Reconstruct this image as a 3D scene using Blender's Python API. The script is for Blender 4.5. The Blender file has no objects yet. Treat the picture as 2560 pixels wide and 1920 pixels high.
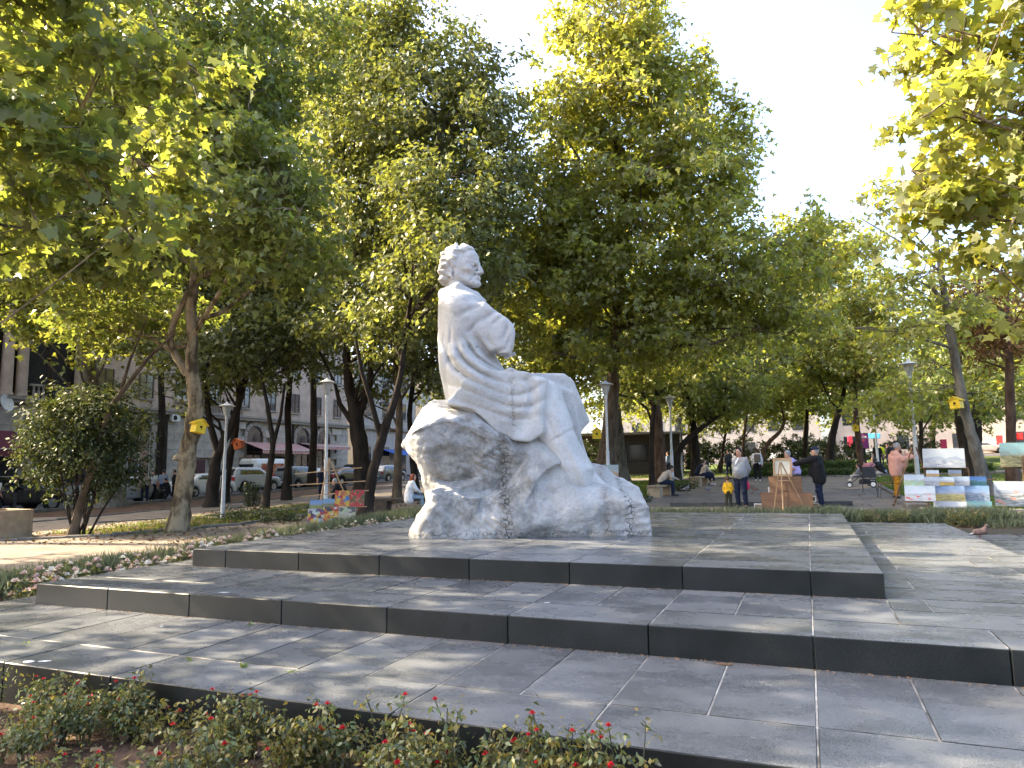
import bpy, bmesh, math, random
import numpy as np
from mathutils import Vector, Matrix
sc = bpy.context.scene
C = sc.collection
RD = math.radians
# ---------------------------------------------------------------- camera
F, CX, CY = 1776.0, 1280.0, 960.0          # focal length and centre in photograph pixels (2560 x 1920)
CAMZ = 1.648
def _n(v):
    v = np.array(v, float); return v/np.linalg.norm(v)
Yc = _n((2020-CX, -(1160-CY), -F))
Xc = _n((CX+3150, 1246-CY, F)); Xc = _n(Xc-Yc*Xc.dot(Yc)); Zc = np.cross(Xc, Yc)
R = np.stack([Xc, Yc, Zc])                 # world axes (x along the steps, y away, z up) seen from the camera
CAM = np.array((0, 0, CAMZ))
cd = bpy.data.cameras.new('camera'); cam = bpy.data.objects.new('camera', cd); C.objects.link(cam)
M = Matrix.Identity(4)
for i in range(3):
    for j in range(3): M[i][j] = float(R[i][j])
M[2][3] = CAMZ
cam.matrix_world = M
cd.sensor_width = 36; cd.lens = 36*F/2560; cd.clip_end = 1500; cd.clip_start = .05
sc.camera = cam
def ray(px, py): return R@np.array(((px-CX)/F, -(py-CY)/F, -1.0))
GA, GX, GY = -0.06, 0.013, 0.022           # the park slopes gently up to the back and to the right
def gz(x, y): return GA+GX*x+GY*y
def ong(px, py):
    d = ray(px, py); t = (GA-CAMZ)/(d[2]-GX*d[0]-GY*d[1]); return CAM+d*t
def at(px, py, dep): return CAM+ray(px, py)*dep
def gat(px, dep):
    """the spot of ground at a depth from the camera, under image column px"""
    p = at(px, 1165, dep); return np.array((p[0], p[1], gz(p[0], p[1])))
def proj(p):
    c = R.T@(np.array(p, float)-CAM); return CX+F*c[0]/-c[2], CY-F*c[1]/-c[2], -c[2]
FW = R@np.array((0, 0, -1.0)); FWH = _n((FW[0], FW[1], 0)); RT = np.array((FWH[1], -FWH[0], 0))
# ---------------------------------------------------------------- light
SUN_EL = RD(36); SUN_DIR = _n((-.985, -.13, 0))
SUNV = np.array((SUN_DIR[0]*math.cos(SUN_EL), SUN_DIR[1]*math.cos(SUN_EL), math.sin(SUN_EL)))
w = bpy.data.worlds.new('World'); sc.world = w; w.use_nodes = True
nt = w.node_tree; nt.nodes.clear()
sky = nt.nodes.new('ShaderNodeTexSky'); sky.sky_type = 'NISHITA'; sky.sun_disc = False
sky.sun_elevation = SUN_EL; sky.sun_rotation = math.atan2(SUN_DIR[0], SUN_DIR[1])
sky.air_density = .75; sky.dust_density = 4.5; sky.ozone_density = .7
bg = nt.nodes.new('ShaderNodeBackground'); bg.inputs[1].default_value = 0.15
wo = nt.nodes.new('ShaderNodeOutputWorld')
nt.links.new(sky.outputs[0], bg.inputs[0]); nt.links.new(bg.outputs[0], wo.inputs[0])
sl = bpy.data.lights.new('sun', 'SUN'); sl.energy = 4.0; sl.angle = RD(.53); sl.color = (1, .84, .60)
so = bpy.data.objects.new('sun', sl); C.objects.link(so)
so.rotation_euler = Vector(tuple(SUNV)).to_track_quat('Z', 'Y').to_euler()
so.location = tuple(SUNV*60)
vs = sc.view_settings
vs.view_transform = 'Standard'; vs.look = 'None'; vs.gamma = 1; vs.use_curve_mapping = False; vs.exposure = 2.72
sc.render.engine = 'CYCLES'
cy = sc.cycles
cy.use_denoising = True; cy.max_bounces = 8; cy.diffuse_bounces = 4; cy.glossy_bounces = 3
cy.transmission_bounces = 6; cy.transparent_max_bounces = 6; cy.use_adaptive_sampling = True; cy.adaptive_threshold = .02
cy.sample_clamp_indirect = 6
try: cy.denoiser = 'OPENIMAGEDENOISE'
except Exception: pass
# ---------------------------------------------------------------- materials
MATS = {}
def lin(c):
    return tuple(((x/255)/12.92 if x/255 <= .04045 else ((x/255+.055)/1.055)**2.4) for x in c)
def pm(name, col, rough=.75, var=.18, scale=6, bump=0.0, bscale=60, spec=.3, metal=0, col2=None, co='Object',
       stretch=(1, 1, 1), rnd=0.0, coat=0, detail=6, mixlo=.35, mixhi=.65, trans=0, emit=0):
    """principled material: base colour broken up by noise, optional fine relief and per-object tone"""
    if name in MATS: return MATS[name]
    m = bpy.data.materials.new(name); m.use_nodes = True; MATS[name] = m
    n = m.node_tree; b = n.nodes['Principled BSDF']; L = n.links.new
    b.inputs['Roughness'].default_value = rough; b.inputs['Metallic'].default_value = metal
    b.inputs['Specular IOR Level'].default_value = spec
    if coat: b.inputs['Coat Weight'].default_value = coat; b.inputs['Coat Roughness'].default_value = .05
    if trans: b.inputs['Transmission Weight'].default_value = trans
    tc = n.nodes.new('ShaderNodeTexCoord'); mp = n.nodes.new('ShaderNodeMapping'); mp.inputs['Scale'].default_value = stretch
    if co == 'World':
        g = n.nodes.new('ShaderNodeNewGeometry'); L(g.outputs['Position'], mp.inputs[0])
    else: L(tc.outputs[co], mp.inputs[0])
    nz = n.nodes.new('ShaderNodeTexNoise'); nz.inputs['Scale'].default_value = scale; nz.inputs['Detail'].default_value = detail
    nz.inputs['Roughness'].default_value = .62
    L(mp.outputs[0], nz.inputs['Vector'])
    rp = n.nodes.new('ShaderNodeValToRGB')
    c1 = tuple(max(0, c*(1-var)) for c in col); c2 = col2 if col2 else tuple(min(1, c*(1+var)) for c in col)
    rp.color_ramp.elements[0].position = mixlo; rp.color_ramp.elements[1].position = mixhi
    rp.color_ramp.elements[0].color = (*c1, 1); rp.color_ramp.elements[1].color = (*c2, 1)
    L(nz.outputs[0], rp.inputs[0]); out = rp.outputs[0]
    if rnd:
        oi = n.nodes.new('ShaderNodeObjectInfo'); mr = n.nodes.new('ShaderNodeMapRange')
        mr.inputs[3].default_value = 1-rnd; mr.inputs[4].default_value = 1+rnd
        L(oi.outputs['Random'], mr.inputs[0]); hs = n.nodes.new('ShaderNodeHueSaturation')
        L(mr.outputs[0], hs.inputs['Value']); L(out, hs.inputs['Color']); out = hs.outputs[0]
    L(out, b.inputs['Base Color'])
    if bump:
        bz = n.nodes.new('ShaderNodeTexNoise'); bz.inputs['Scale'].default_value = bscale; bz.inputs['Detail'].default_value = 4
        L(mp.outputs[0], bz.inputs['Vector'])
        bp = n.nodes.new('ShaderNodeBump'); bp.inputs['Strength'].default_value = bump; bp.inputs['Distance'].default_value = .02
        L(bz.outputs[0], bp.inputs['Height']); L(bp.outputs[0], b.inputs['Normal'])
    if emit:
        b.inputs['Emission Color'].default_value = (*col, 1); b.inputs['Emission Strength'].default_value = emit
    return m
def leafmat(name, col, tcol, rough=.45, trans=.45, hue=.03, val=.45, gloss=.06):
    """thin leaf: diffuse + translucent + a little sheen; tone differs from leaf to leaf"""
    if name in MATS: return MATS[name]
    m = bpy.data.materials.new(name); m.use_nodes = True; MATS[name] = m
    n = m.node_tree; n.nodes.clear(); L = n.links.new
    g = n.nodes.new('ShaderNodeNewGeometry')
    def vary(c):
        mr = n.nodes.new('ShaderNodeMapRange'); mr.inputs[3].default_value = 1-val; mr.inputs[4].default_value = 1+val
        L(g.outputs['Random Per Island'], mr.inputs[0])
        mu = n.nodes.new('ShaderNodeMath'); mu.operation = 'MULTIPLY'; mu.inputs[1].default_value = 7.31
        L(g.outputs['Random Per Island'], mu.inputs[0]); fr = n.nodes.new('ShaderNodeMath'); fr.operation = 'FRACT'; L(mu.outputs[0], fr.inputs[0])
        mh = n.nodes.new('ShaderNodeMapRange'); mh.inputs[3].default_value = .5-hue; mh.inputs[4].default_value = .5+hue; L(fr.outputs[0], mh.inputs[0])
        hs = n.nodes.new('ShaderNodeHueSaturation'); hs.inputs['Color'].default_value = (*c, 1)
        L(mr.outputs[0], hs.inputs['Value']); L(mh.outputs[0], hs.inputs['Hue']); return hs.outputs[0]
    d = n.nodes.new('ShaderNodeBsdfDiffuse'); L(vary(col), d.inputs[0])
    t = n.nodes.new('ShaderNodeBsdfTranslucent'); L(vary(tcol), t.inputs[0])
    mx = n.nodes.new('ShaderNodeMixShader'); mx.inputs[0].default_value = trans
    L(d.outputs[0], mx.inputs[1]); L(t.outputs[0], mx.inputs[2]); o = mx.outputs[0]
    if gloss:
        gl = n.nodes.new('ShaderNodeBsdfGlossy'); gl.inputs['Roughness'].default_value = rough; gl.inputs[0].default_value = (1, .97, .85, 1)
        m2 = n.nodes.new('ShaderNodeMixShader'); m2.inputs[0].default_value = gloss*.5
        L(o, m2.inputs[1]); L(gl.outputs[0], m2.inputs[2]); o = m2.outputs[0]
    oo = n.nodes.new('ShaderNodeOutputMaterial'); L(o, oo.inputs[0]); return m
def glassmat(name, col=(.03, .035, .04), rough=.06):
    return pm(name, col, rough=rough, var=.3, scale=2, spec=.8)
# ---------------------------------------------------------------- mesh helpers
class MB:
    """collects verts and faces (with a material slot each) for one mesh object"""
    def __init__(s): s.v = []; s.f = []; s.m = []
    def add(s, vs, fs, mi=0):
        k = len(s.v); s.v += [tuple(map(float, v)) for v in vs]; s.f += [tuple(i+k for i in f) for f in fs]; s.m += [mi]*len(fs); return s
    def box(s, a, b, mi=0):
        x0, y0, z0 = a; x1, y1, z1 = b
        return s.add([(x0,y0,z0),(x1,y0,z0),(x1,y1,z0),(x0,y1,z0),(x0,y0,z1),(x1,y0,z1),(x1,y1,z1),(x0,y1,z1)],
                     [(0,3,2,1),(4,5,6,7),(0,1,5,4),(1,2,6,5),(2,3,7,6),(3,0,4,7)], mi)
    def cbox(s, a, b, c=.01, mi=0):
        """box with chamfered edges"""
        x0, y0, z0 = a; x1, y1, z1 = b; vs = []
        for z, e in ((z0, c), (z0+c, 0), (z1-c, 0), (z1, c)):
            x, X, y, Y = x0+e, x1-e, y0+e, y1-e; k = c if e == 0 else c*.4
            vs += [(x+k,y,z),(X-k,y,z),(X,y+k,z),(X,Y-k,z),(X-k,Y,z),(x+k,Y,z),(x,Y-k,z),(x,y+k,z)]
        fs = [tuple(range(7,-1,-1)), tuple(range(24,32))]
        for l in range(3):
            for i in range(8):
                j = (i+1) % 8; fs.append((l*8+i, l*8+j, l*8+8+j, l*8+8+i))
        return s.add(vs, fs, mi)
    def prism(s, pts, y0, y1, mi=0, axes=(0, 1, 2)):
        """polygon pts (a, b) extruded along the third axis"""
        n = len(pts); vs = []
        for y in (y0, y1):
            for a, b in pts:
                q = [0, 0, 0]; q[axes[0]] = a; q[axes[2]] = b; q[axes[1]] = y; vs.append(q)
        fs = [tuple(range(n)), tuple(range(2*n-1, n-1, -1))]+[(i+n, (i+1) % n+n, (i+1) % n, i) for i in range(n)]
        return s.add(vs, fs, mi)
    def tube(s, pts, rad, seg=8, mi=0, cap=True):
        pts = [np.array(p, float) for p in pts]; n = len(pts)
        if not hasattr(rad, '__len__'): rad = [rad]*n
        k = len(s.v); up = None
        for i, p in enumerate(pts):
            d = pts[min(i+1, n-1)]-pts[max(i-1, 0)]; d = d/(np.linalg.norm(d)+1e-9)
            if up is None:
                up = np.array((1, 0, 0)) if abs(d[2]) > .8 else np.array((0, 0, 1))
            a = np.cross(up, d); a = a/(np.linalg.norm(a)+1e-9); b = np.cross(d, a); up = b if abs(d[2]) <= .8 else np.cross(d, np.cross(b, d)); up = b
            up = np.cross(d, a)*1.0
            for j in range(seg):
                t = 2*math.pi*j/seg; q = p+rad[i]*(math.cos(t)*a+math.sin(t)*b); s.v.append(tuple(q))
            up = a if False else up
        for i in range(n-1):
            for j in range(seg):
                j2 = (j+1) % seg; s.f.append((k+i*seg+j, k+i*seg+j2, k+(i+1)*seg+j2, k+(i+1)*seg+j)); s.m.append(mi)
        if cap:
            s.f.append(tuple(k+j for j in range(seg-1, -1, -1))); s.m.append(mi)
            s.f.append(tuple(k+(n-1)*seg+j for j in range(seg))); s.m.append(mi)
        return s
    def lathe(s, prof, seg=16, c=(0, 0, 0), mi=0):
        k = len(s.v)
        for r, z in prof:
            for j in range(seg):
                t = 2*math.pi*j/seg; s.v.append((c[0]+r*math.cos(t), c[1]+r*math.sin(t), c[2]+z))
        for i in range(len(prof)-1):
            for j in range(seg):
                j2 = (j+1) % seg; s.f.append((k+i*seg+j, k+i*seg+j2, k+(i+1)*seg+j2, k+(i+1)*seg+j)); s.m.append(mi)
        s.f.append(tuple(k+j for j in range(seg-1, -1, -1))); s.m.append(mi)
        e = k+(len(prof)-1)*seg; s.f.append(tuple(e+j for j in range(seg))); s.m.append(mi); return s
    def ball(s, c, r, seg=10, rings=7, mi=0):
        if not hasattr(r, '__len__'): r = (r, r, r)
        k = len(s.v)
        for i in range(rings+1):
            p = math.pi*i/rings
            for j in range(seg):
                t = 2*math.pi*j/seg
                s.v.append((c[0]+r[0]*math.sin(p)*math.cos(t), c[1]+r[1]*math.sin(p)*math.sin(t), c[2]+r[2]*math.cos(p)))
        for i in range(rings):
            for j in range(seg):
                j2 = (j+1) % seg; s.f.append((k+i*seg+j, k+(i+1)*seg+j, k+(i+1)*seg+j2, k+i*seg+j2)); s.m.append(mi)
        return s
    def xf(s, mat):
        s.v = [tuple(mat@Vector(v)) for v in s.v]; return s
    def mesh(s, name, mats, smooth=False):
        me = bpy.data.meshes.new(name); me.from_pydata(s.v, [], s.f)
        for m in (mats if isinstance(mats, (list, tuple)) else [mats]): me.materials.append(m)
        if any(s.m): me.polygons.foreach_set('material_index', s.m)
        if smooth: me.polygons.foreach_set('use_smooth', [True]*len(me.polygons))
        me.update(); return me
    def build(s, name, mats, parent=None, smooth=False, loc=None, rz=0):
        return link(name, s.mesh(name, mats, smooth), parent, loc, rz)
def link(name, me, parent=None, loc=None, rz=0):
    o = bpy.data.objects.new(name, me); C.objects.link(o)
    if parent is not None: o.parent = parent
    if loc is not None: o.location = tuple(map(float, loc))
    if rz: o.rotation_euler = (0, 0, rz)
    return o
def tag(o, label=None, cat=None, group=None, kind=None):
    if label: o['label'] = label
    if cat: o['category'] = cat
    if group: o['group'] = group
    if kind: o['kind'] = kind
    return o
def thing(name, label, cat, loc=(0, 0, 0), rz=0, group=None):
    o = link(name, None, None, loc, rz); return tag(o, label, cat, group)
def smoothed(o, ang=40):
    me = o.data; me.polygons.foreach_set('use_smooth', [True]*len(me.polygons))
    try: me.set_sharp_from_angle(angle=RD(ang))
    except Exception: pass
    return o
def dup(root, loc=None, rz=None, label=None, group=None, scale=None):
    r = root.copy(); C.objects.link(r)
    if loc is not None: r.location = tuple(map(float, loc))
    if rz is not None: r.rotation_euler = (0, 0, rz)
    if scale: r.scale = (scale,)*3 if not hasattr(scale, '__len__') else scale
    if label: r['label'] = label
    if group: r['group'] = group
    for ch in list(root.children):
        c = ch.copy(); C.objects.link(c); c.parent = r
        for g in ch.children:
            d = g.copy(); C.objects.link(d); d.parent = c
    return r
def npmesh(name, V, faces_k, mats, nper, smooth=False):
    """big mesh of equal n-gons: V (N*nper,3), polygon i uses verts i*nper.."""
    me = bpy.data.meshes.new(name); nv = len(V); nf = nv//nper
    me.vertices.add(nv); me.vertices.foreach_set('co', np.ascontiguousarray(V, dtype=np.float32).ravel())
    me.loops.add(nv); me.loops.foreach_set('vertex_index', np.arange(nv, dtype=np.int32))
    me.polygons.add(nf); me.polygons.foreach_set('loop_start', np.arange(0, nv, nper, dtype=np.int32))
    try: me.polygons.foreach_set('loop_total', np.full(nf, nper, dtype=np.int32))
    except Exception: pass
    for m in (mats if isinstance(mats, (list, tuple)) else [mats]): me.materials.append(m)
    me.update(calc_edges=True); return me
def qmesh(name, V, Q, mats, smooth=True):
    """quad mesh from numpy arrays"""
    me = bpy.data.meshes.new(name); nf = len(Q); k = Q.shape[1]
    me.vertices.add(len(V)); me.vertices.foreach_set('co', np.ascontiguousarray(V, dtype=np.float32).ravel())
    me.loops.add(nf*k); me.loops.foreach_set('vertex_index', np.ascontiguousarray(Q, dtype=np.int32).ravel())
    me.polygons.add(nf); me.polygons.foreach_set('loop_start', np.arange(0, nf*k, k, dtype=np.int32))
    try: me.polygons.foreach_set('loop_total', np.full(nf, k, dtype=np.int32))
    except Exception: pass
    if smooth: me.polygons.foreach_set('use_smooth', np.ones(nf, dtype=bool))
    for m in (mats if isinstance(mats, (list, tuple)) else [mats]): me.materials.append(m)
    me.update(calc_edges=True); return me
# ---------------------------------------------------------------- implicit surfaces
def nets(D, org, h):
    """naive surface nets of a distance grid -> verts, quads"""
    S = D < 0
    c = S[:-1,:-1,:-1].astype(np.int8)
    for i, j, k in ((1,0,0),(0,1,0),(0,0,1),(1,1,0),(1,0,1),(0,1,1),(1,1,1)):
        c = c+S[i:S.shape[0]-1+i, j:S.shape[1]-1+j, k:S.shape[2]-1+k]
    act = (c > 0) & (c < 8); idx = np.argwhere(act); n = len(idx)
    if n == 0: return np.zeros((0, 3)), np.zeros((0, 4), int)
    ids = -np.ones(act.shape, np.int64); ids[act] = np.arange(n)
    acc = np.zeros((n, 3)); cnt = np.zeros(n)
    cor = [(i, j, k) for i in (0, 1) for j in (0, 1) for k in (0, 1)]
    val = {q: D[idx[:,0]+q[0], idx[:,1]+q[1], idx[:,2]+q[2]] for q in cor}
    for q in cor:
        for ax in range(3):
            if q[ax]: continue
            p = list(q); p[ax] = 1; p = tuple(p); a, b = val[q], val[p]; m = (a < 0) != (b < 0)
            t = np.where(m, a/np.where(np.abs(a-b) < 1e-12, 1, a-b), 0)
            pt = np.array(q, float)[None]+t[:,None]*(np.array(p)-np.array(q))[None]
            acc += pt*m[:,None]; cnt += m
    V = (idx+acc/cnt[:,None])*h+np.array(org)
    Qs = []
    for ax in range(3):
        a, b = (ax+1) % 3, (ax+2) % 3
        sl0 = [slice(None)]*3; sl1 = [slice(None)]*3; sl0[ax] = slice(0, -1); sl1[ax] = slice(1, None)
        e = S[tuple(sl0)] != S[tuple(sl1)]
        pos = np.argwhere(e)
        ok = (pos[:,a] > 0) & (pos[:,b] > 0) & (pos[:,a] < D.shape[a]-1) & (pos[:,b] < D.shape[b]-1); pos = pos[ok]
        inside0 = S[pos[:,0], pos[:,1], pos[:,2]]
        o = []
        for da, db in ((-1,-1),(0,-1),(0,0),(-1,0)):
            q = pos.copy(); q[:,a] += da; q[:,b] += db; o.append(ids[q[:,0], q[:,1], q[:,2]])
        o = np.stack(o, 1); o[~inside0] = o[~inside0][:, ::-1]; Qs.append(o)
    Q = np.concatenate(Qs); return V, Q[(Q >= 0).all(1)]
def grid(lo, hi, h):
    lo = np.array(lo, float); hi = np.array(hi, float); ax = [np.arange(lo[i], hi[i]+h, h, dtype=np.float32) for i in range(3)]
    return np.meshgrid(*ax, indexing='ij'), lo
def smin(a, b, k):
    if k <= 0: return np.minimum(a, b)
    h = np.clip(.5+.5*(b-a)/k, 0, 1); return b+(a-b)*h-k*h*(1-h)
def smax(a, b, k): return -smin(-a, -b, k)
def cone(P, a, b, ra, rb):
    """tapered capsule"""
    a = np.array(a, float); b = np.array(b, float); d = b-a; L2 = max((d*d).sum(), 1e-9)
    X, Y, Z = P[0]-a[0], P[1]-a[1], P[2]-a[2]
    t = np.clip((X*d[0]+Y*d[1]+Z*d[2])/L2, 0, 1)
    return np.sqrt((X-t*d[0])**2+(Y-t*d[1])**2+(Z-t*d[2])**2)-(ra+(rb-ra)*t)
def ell(P, c, r):
    X, Y, Z = (P[0]-c[0])/r[0], (P[1]-c[1])/r[1], (P[2]-c[2])/r[2]
    k0 = np.sqrt(X*X+Y*Y+Z*Z); k1 = np.sqrt((X/r[0])**2+(Y/r[1])**2+(Z/r[2])**2)+1e-9
    return k0*(k0-1)/k1
def poly2(U, W, pts):
    """signed distance to a polygon in two coordinates"""
    pts = np.array(pts, float); n = len(pts); d = np.full(U.shape, 1e9, np.float32); ins = np.zeros(U.shape, bool)
    for i in range(n):
        a, b = pts[i], pts[(i+1) % n]; e = b-a; wx, wy = U-a[0], W-a[1]
        t = np.clip((wx*e[0]+wy*e[1])/max(e.dot(e), 1e-12), 0, 1)
        d = np.minimum(d, (wx-t*e[0])**2+(wy-t*e[1])**2)
        c = ((a[1] <= W) != (b[1] <= W)) & (U < (b[0]-a[0])*(W-a[1])/((b[1]-a[1]) if b[1] != a[1] else 1e-9)+a[0]); ins ^= c
    d = np.sqrt(d); return np.where(ins, -d, d)
_rs = np.random.RandomState(5); _LAT = _rs.rand(32, 32, 32).astype(np.float32)
def vnoise(P, s):
    p = np.asarray(P, float)*s; i = np.floor(p).astype(int); f = p-i; f = f*f*(3-2*f); r = 0
    for a in (0, 1):
        for b in (0, 1):
            for c in (0, 1):
                wgt = (f[...,0] if a else 1-f[...,0])*(f[...,1] if b else 1-f[...,1])*(f[...,2] if c else 1-f[...,2])
                r = r+wgt*_LAT[(i[...,0]+a) % 32, (i[...,1]+b) % 32, (i[...,2]+c) % 32]
    return r*2-1
def fbm(P, s, o=4):
    r = 0; a = 1
    for k in range(o): r = r+a*vnoise(np.asarray(P)+k*7.7, s*2**k); a *= .5
    return r
def vnormals(V, Q):
    n = np.cross(V[Q[:,2]]-V[Q[:,0]], V[Q[:,3 if Q.shape[1] > 3 else 2]]-V[Q[:,1]]); N = np.zeros_like(V)
    for k in range(Q.shape[1]):
        for c in range(3): N[:,c] += np.bincount(Q[:,k], n[:,c], len(V))
    return N/(np.linalg.norm(N, axis=1, keepdims=True)+1e-12)
def vsmooth(V, Q, it=1, lam=.5):
    E = np.concatenate([Q[:, [k, (k+1) % Q.shape[1]]] for k in range(Q.shape[1])]); E = np.concatenate([E, E[:, ::-1]])
    cn = np.bincount(E[:,0], minlength=len(V)).astype(float)+1e-9
    for _ in range(it):
        A = np.stack([np.bincount(E[:,0], V[E[:,1], c], len(V)) for c in range(3)], 1)/cn[:,None]; V = V+lam*(A-V)
    return V
def setattr_f(me, name, arr):
    a = me.attributes.new(name, 'FLOAT', 'POINT'); a.data.foreach_set('value', np.ascontiguousarray(arr, dtype=np.float32))
# ================================================================ ground, paths, platform
PX0, PX1, PY0, PY1 = -8.62, 3.95, 3.73, 16.53      # footprint of the lowest step
m_soil = pm('soil', (.075, .048, .032), .95, .45, 3, .9, 30, .1, co='World')
m_path = pm('path_paving', (.155, .125, .095), .85, .28, 1.7, .35, 60, .25, co='World')
m_pathgrey = pm('plaza_paving', (.125, .108, .088), .8, .26, 1.3, .3, 70, .3, co='World', rnd=.09)
m_asph = pm('asphalt', (.05, .05, .052), .9, .25, 4, .4, 120, .25, co='World')
m_kerb = pm('kerb_stone', (.13, .122, .11), .85, .25, 5, .4, 60, .25, rnd=.1)
def sheet(name, pts, dz, mat, parent=None):
    """flat sheet on the sloping ground"""
    mb = MB(); mb.add([(x, y, gz(x, y)+dz) for x, y in pts], [tuple(range(len(pts)))])
    return tag(mb.build(name, mat), kind='structure')
B = 420
mb = MB()
for x0, x1, y0, y1 in ((-B, B, -60, PY0), (-B, PX0, PY0, PY1), (PX1, B, PY0, PY1), (-B, B, PY1, B)):
    mb.add([(x, y, gz(x, y)) for x, y in ((x0, y0), (x1, y0), (x1, y1), (x0, y1))], [(0, 1, 2, 3)])
tag(mb.build('ground', m_soil), kind='structure')
# paths on the left run parallel to the platform
sheet('path', [(-11.75, -30), (-11.75, 20), (-11.6, 30), (-11.6, 60), (-15.6, 60), (-15.9, 17), (-17.6, 14), (-20.5, 12.2), (-30, 9.5), (-30, -30)], .006, m_path)
sheet('cross_path', [(-60, 9), (-22.4, 17.4), (-22.2, 21), (-60, 14)], .010, m_path)
sheet('far_path', [(-22.0, 8), (-18.6, 21.5), (-17.6, 60), (-24.5, 60), (-26.5, 8)], .014, m_path)
sheet('road', [(-44, -60), (-44, 400), (-33.2, 400), (-33.2, -60)], .008, m_asph)
sheet('pavement', [(-47.2, -60), (-47.2, 400), (-44, 400), (-44, -60)], .10, m_pathgrey)
# plaza behind the platform with its paving slabs
plz = sheet('plaza', [(-11.6, 19.6), (2.55, 18.2), (2.55, 43.2), (-5.8, 44.2), (-5.4, 24.5), (-11.6, 23.0)], .006, m_pathgrey)
sheet('cross_walk', [(-11.4, 43.9), (60, 42.9), (60, 47.5), (-30, 48.5), (-30, 44.5)], .010, m_pathgrey)
sheet('side_walk', [(2.55, 17.3), (60, 17.3), (60, 19.9), (2.55, 19.9)], .010, m_pathgrey)
sheet('far_road', [(-33, 92), (90, 88), (90, 104), (-33, 108)], .012, m_asph)
sheet('far_pavement', [(-33, 52), (60, 51), (60, 56.5), (-33, 57.5)], .012, m_pathgrey)
rng = random.Random(3)
pm_slab = MB(); pm_slab.cbox((-.5, -.5, -.03), (.5, .5, 0), .006)
me_ps = {}
def paving(parent, x0, x1, y0, y1, lx, ly):
    y = y0; r = 0
    while y < y1-.01:
        x = x0-(lx*.5 if r % 2 else 0)
        while x < x1-.01:
            a, b = max(x, x0), min(x+lx, x1)
            if b-a > .08:
                k = (round(b-a, 2), ly)
                if k not in me_ps:
                    q = MB(); q.cbox((-(b-a)/2+.006, -ly/2+.006, -.03), ((b-a)/2-.006, ly/2-.006, 0), .005); me_ps[k] = q.mesh('paving_slab', m_pathgrey)
                cx, cyy = (a+b)/2, y+ly/2
                o = link('paving_slab', me_ps[k], parent, (cx, cyy, gz(cx, cyy)+.016+rng.random()*.004))
                o.rotation_euler = (math.atan(GY), -math.atan(GX), 0)
            x += lx
        y += ly; r += 1
paving(plz, -5.3, 2.5, 20.6, 31.2, 1.05, .62)
m_lawn = pm('lawn_turf', (.055, .085, .018), .95, .45, 3, .8, 50, .1, co='World', col2=(.09, .12, .03))
sheet('lawn', [(2.75, 20.1), (60, 19.95), (60, 42.7), (2.75, 43.0)], .016, m_lawn)
sheet('left_lawn', [(-11.6, 23.4), (-5.75, 24.9), (-6.0, 43.9), (-11.6, 43.9)], .016, m_lawn)
sheet('back_lawn', [(-30, 48.8), (60, 47.7), (60, 50.8), (-30, 51.8)], .016, m_lawn)
sheet('street_lawn', [(-33, 58), (60, 57), (60, 86), (-33, 90)], .016, m_lawn)
def kerb(pts, h=.10, wd=.14, name='kerb', seglen=1.1, mat=None):
    """row of kerb stones along a polyline, each stone its own part"""
    root = tag(link(name, None), kind='structure')
    n = 0
    for (xa, ya), (xb, yb) in zip(pts[:-1], pts[1:]):
        L = math.hypot(xb-xa, yb-ya); k = max(1, round(L/seglen)); ang = math.atan2(yb-ya, xb-xa)
        q = MB(); q.cbox((-L/k/2+.005, -wd/2, -.15), (L/k/2-.005, wd/2, h), .012); me = q.mesh('kerb_stone', mat or m_kerb)
        for i in range(k):
            t = (i+.5)/k; x, y = xa+(xb-xa)*t, ya+(yb-ya)*t
            o = link('kerb_stone', me, root, (x, y, gz(x, y)+rng.uniform(-.008, .008)), ang+rng.uniform(-.004, .004))
    return root
kerb([(-16.0, 24), (-15.9, 17), (-17.6, 14), (-20.5, 12.2), (-27, 10.2)], .07)
kerb([(-22.6, 17.4), (-18.8, 21.5), (-17.7, 45)], .06)
kerb([(-24.6, 50), (-26.6, 12)], .06)
kerb([(-33.1, 8), (-33.1, 62)], .14, .2, seglen=1.6)
kerb([(-5.5, 24.6), (-5.9, 44)], .09)
kerb([(2.62, 20.0), (2.62, 42.9)], .09)
kerb([(2.62, 20.0), (14, 20.0)], .09)
kerb([(-5.8, 44.0), (10, 43.0)], .09)
# low dark kerb across the plaza
m_dark = pm('dark_granite_low', (.03, .031, .032), .5, .25, 12, .1, 90, .4)
lk = thing('low_kerb', 'low dark granite kerb lying across the paving behind the easel', 'kerb', (0, 0, 0))
for i in range(5):
    x0 = -4.0+i*1.02; q = MB(); q.cbox((x0+.004, 22.3, gz(x0, 22.3)-.1), (x0+1.016, 22.75, gz(x0, 22.3)+.16), .012); q.build('kerb_stone', m_dark, lk)

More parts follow.
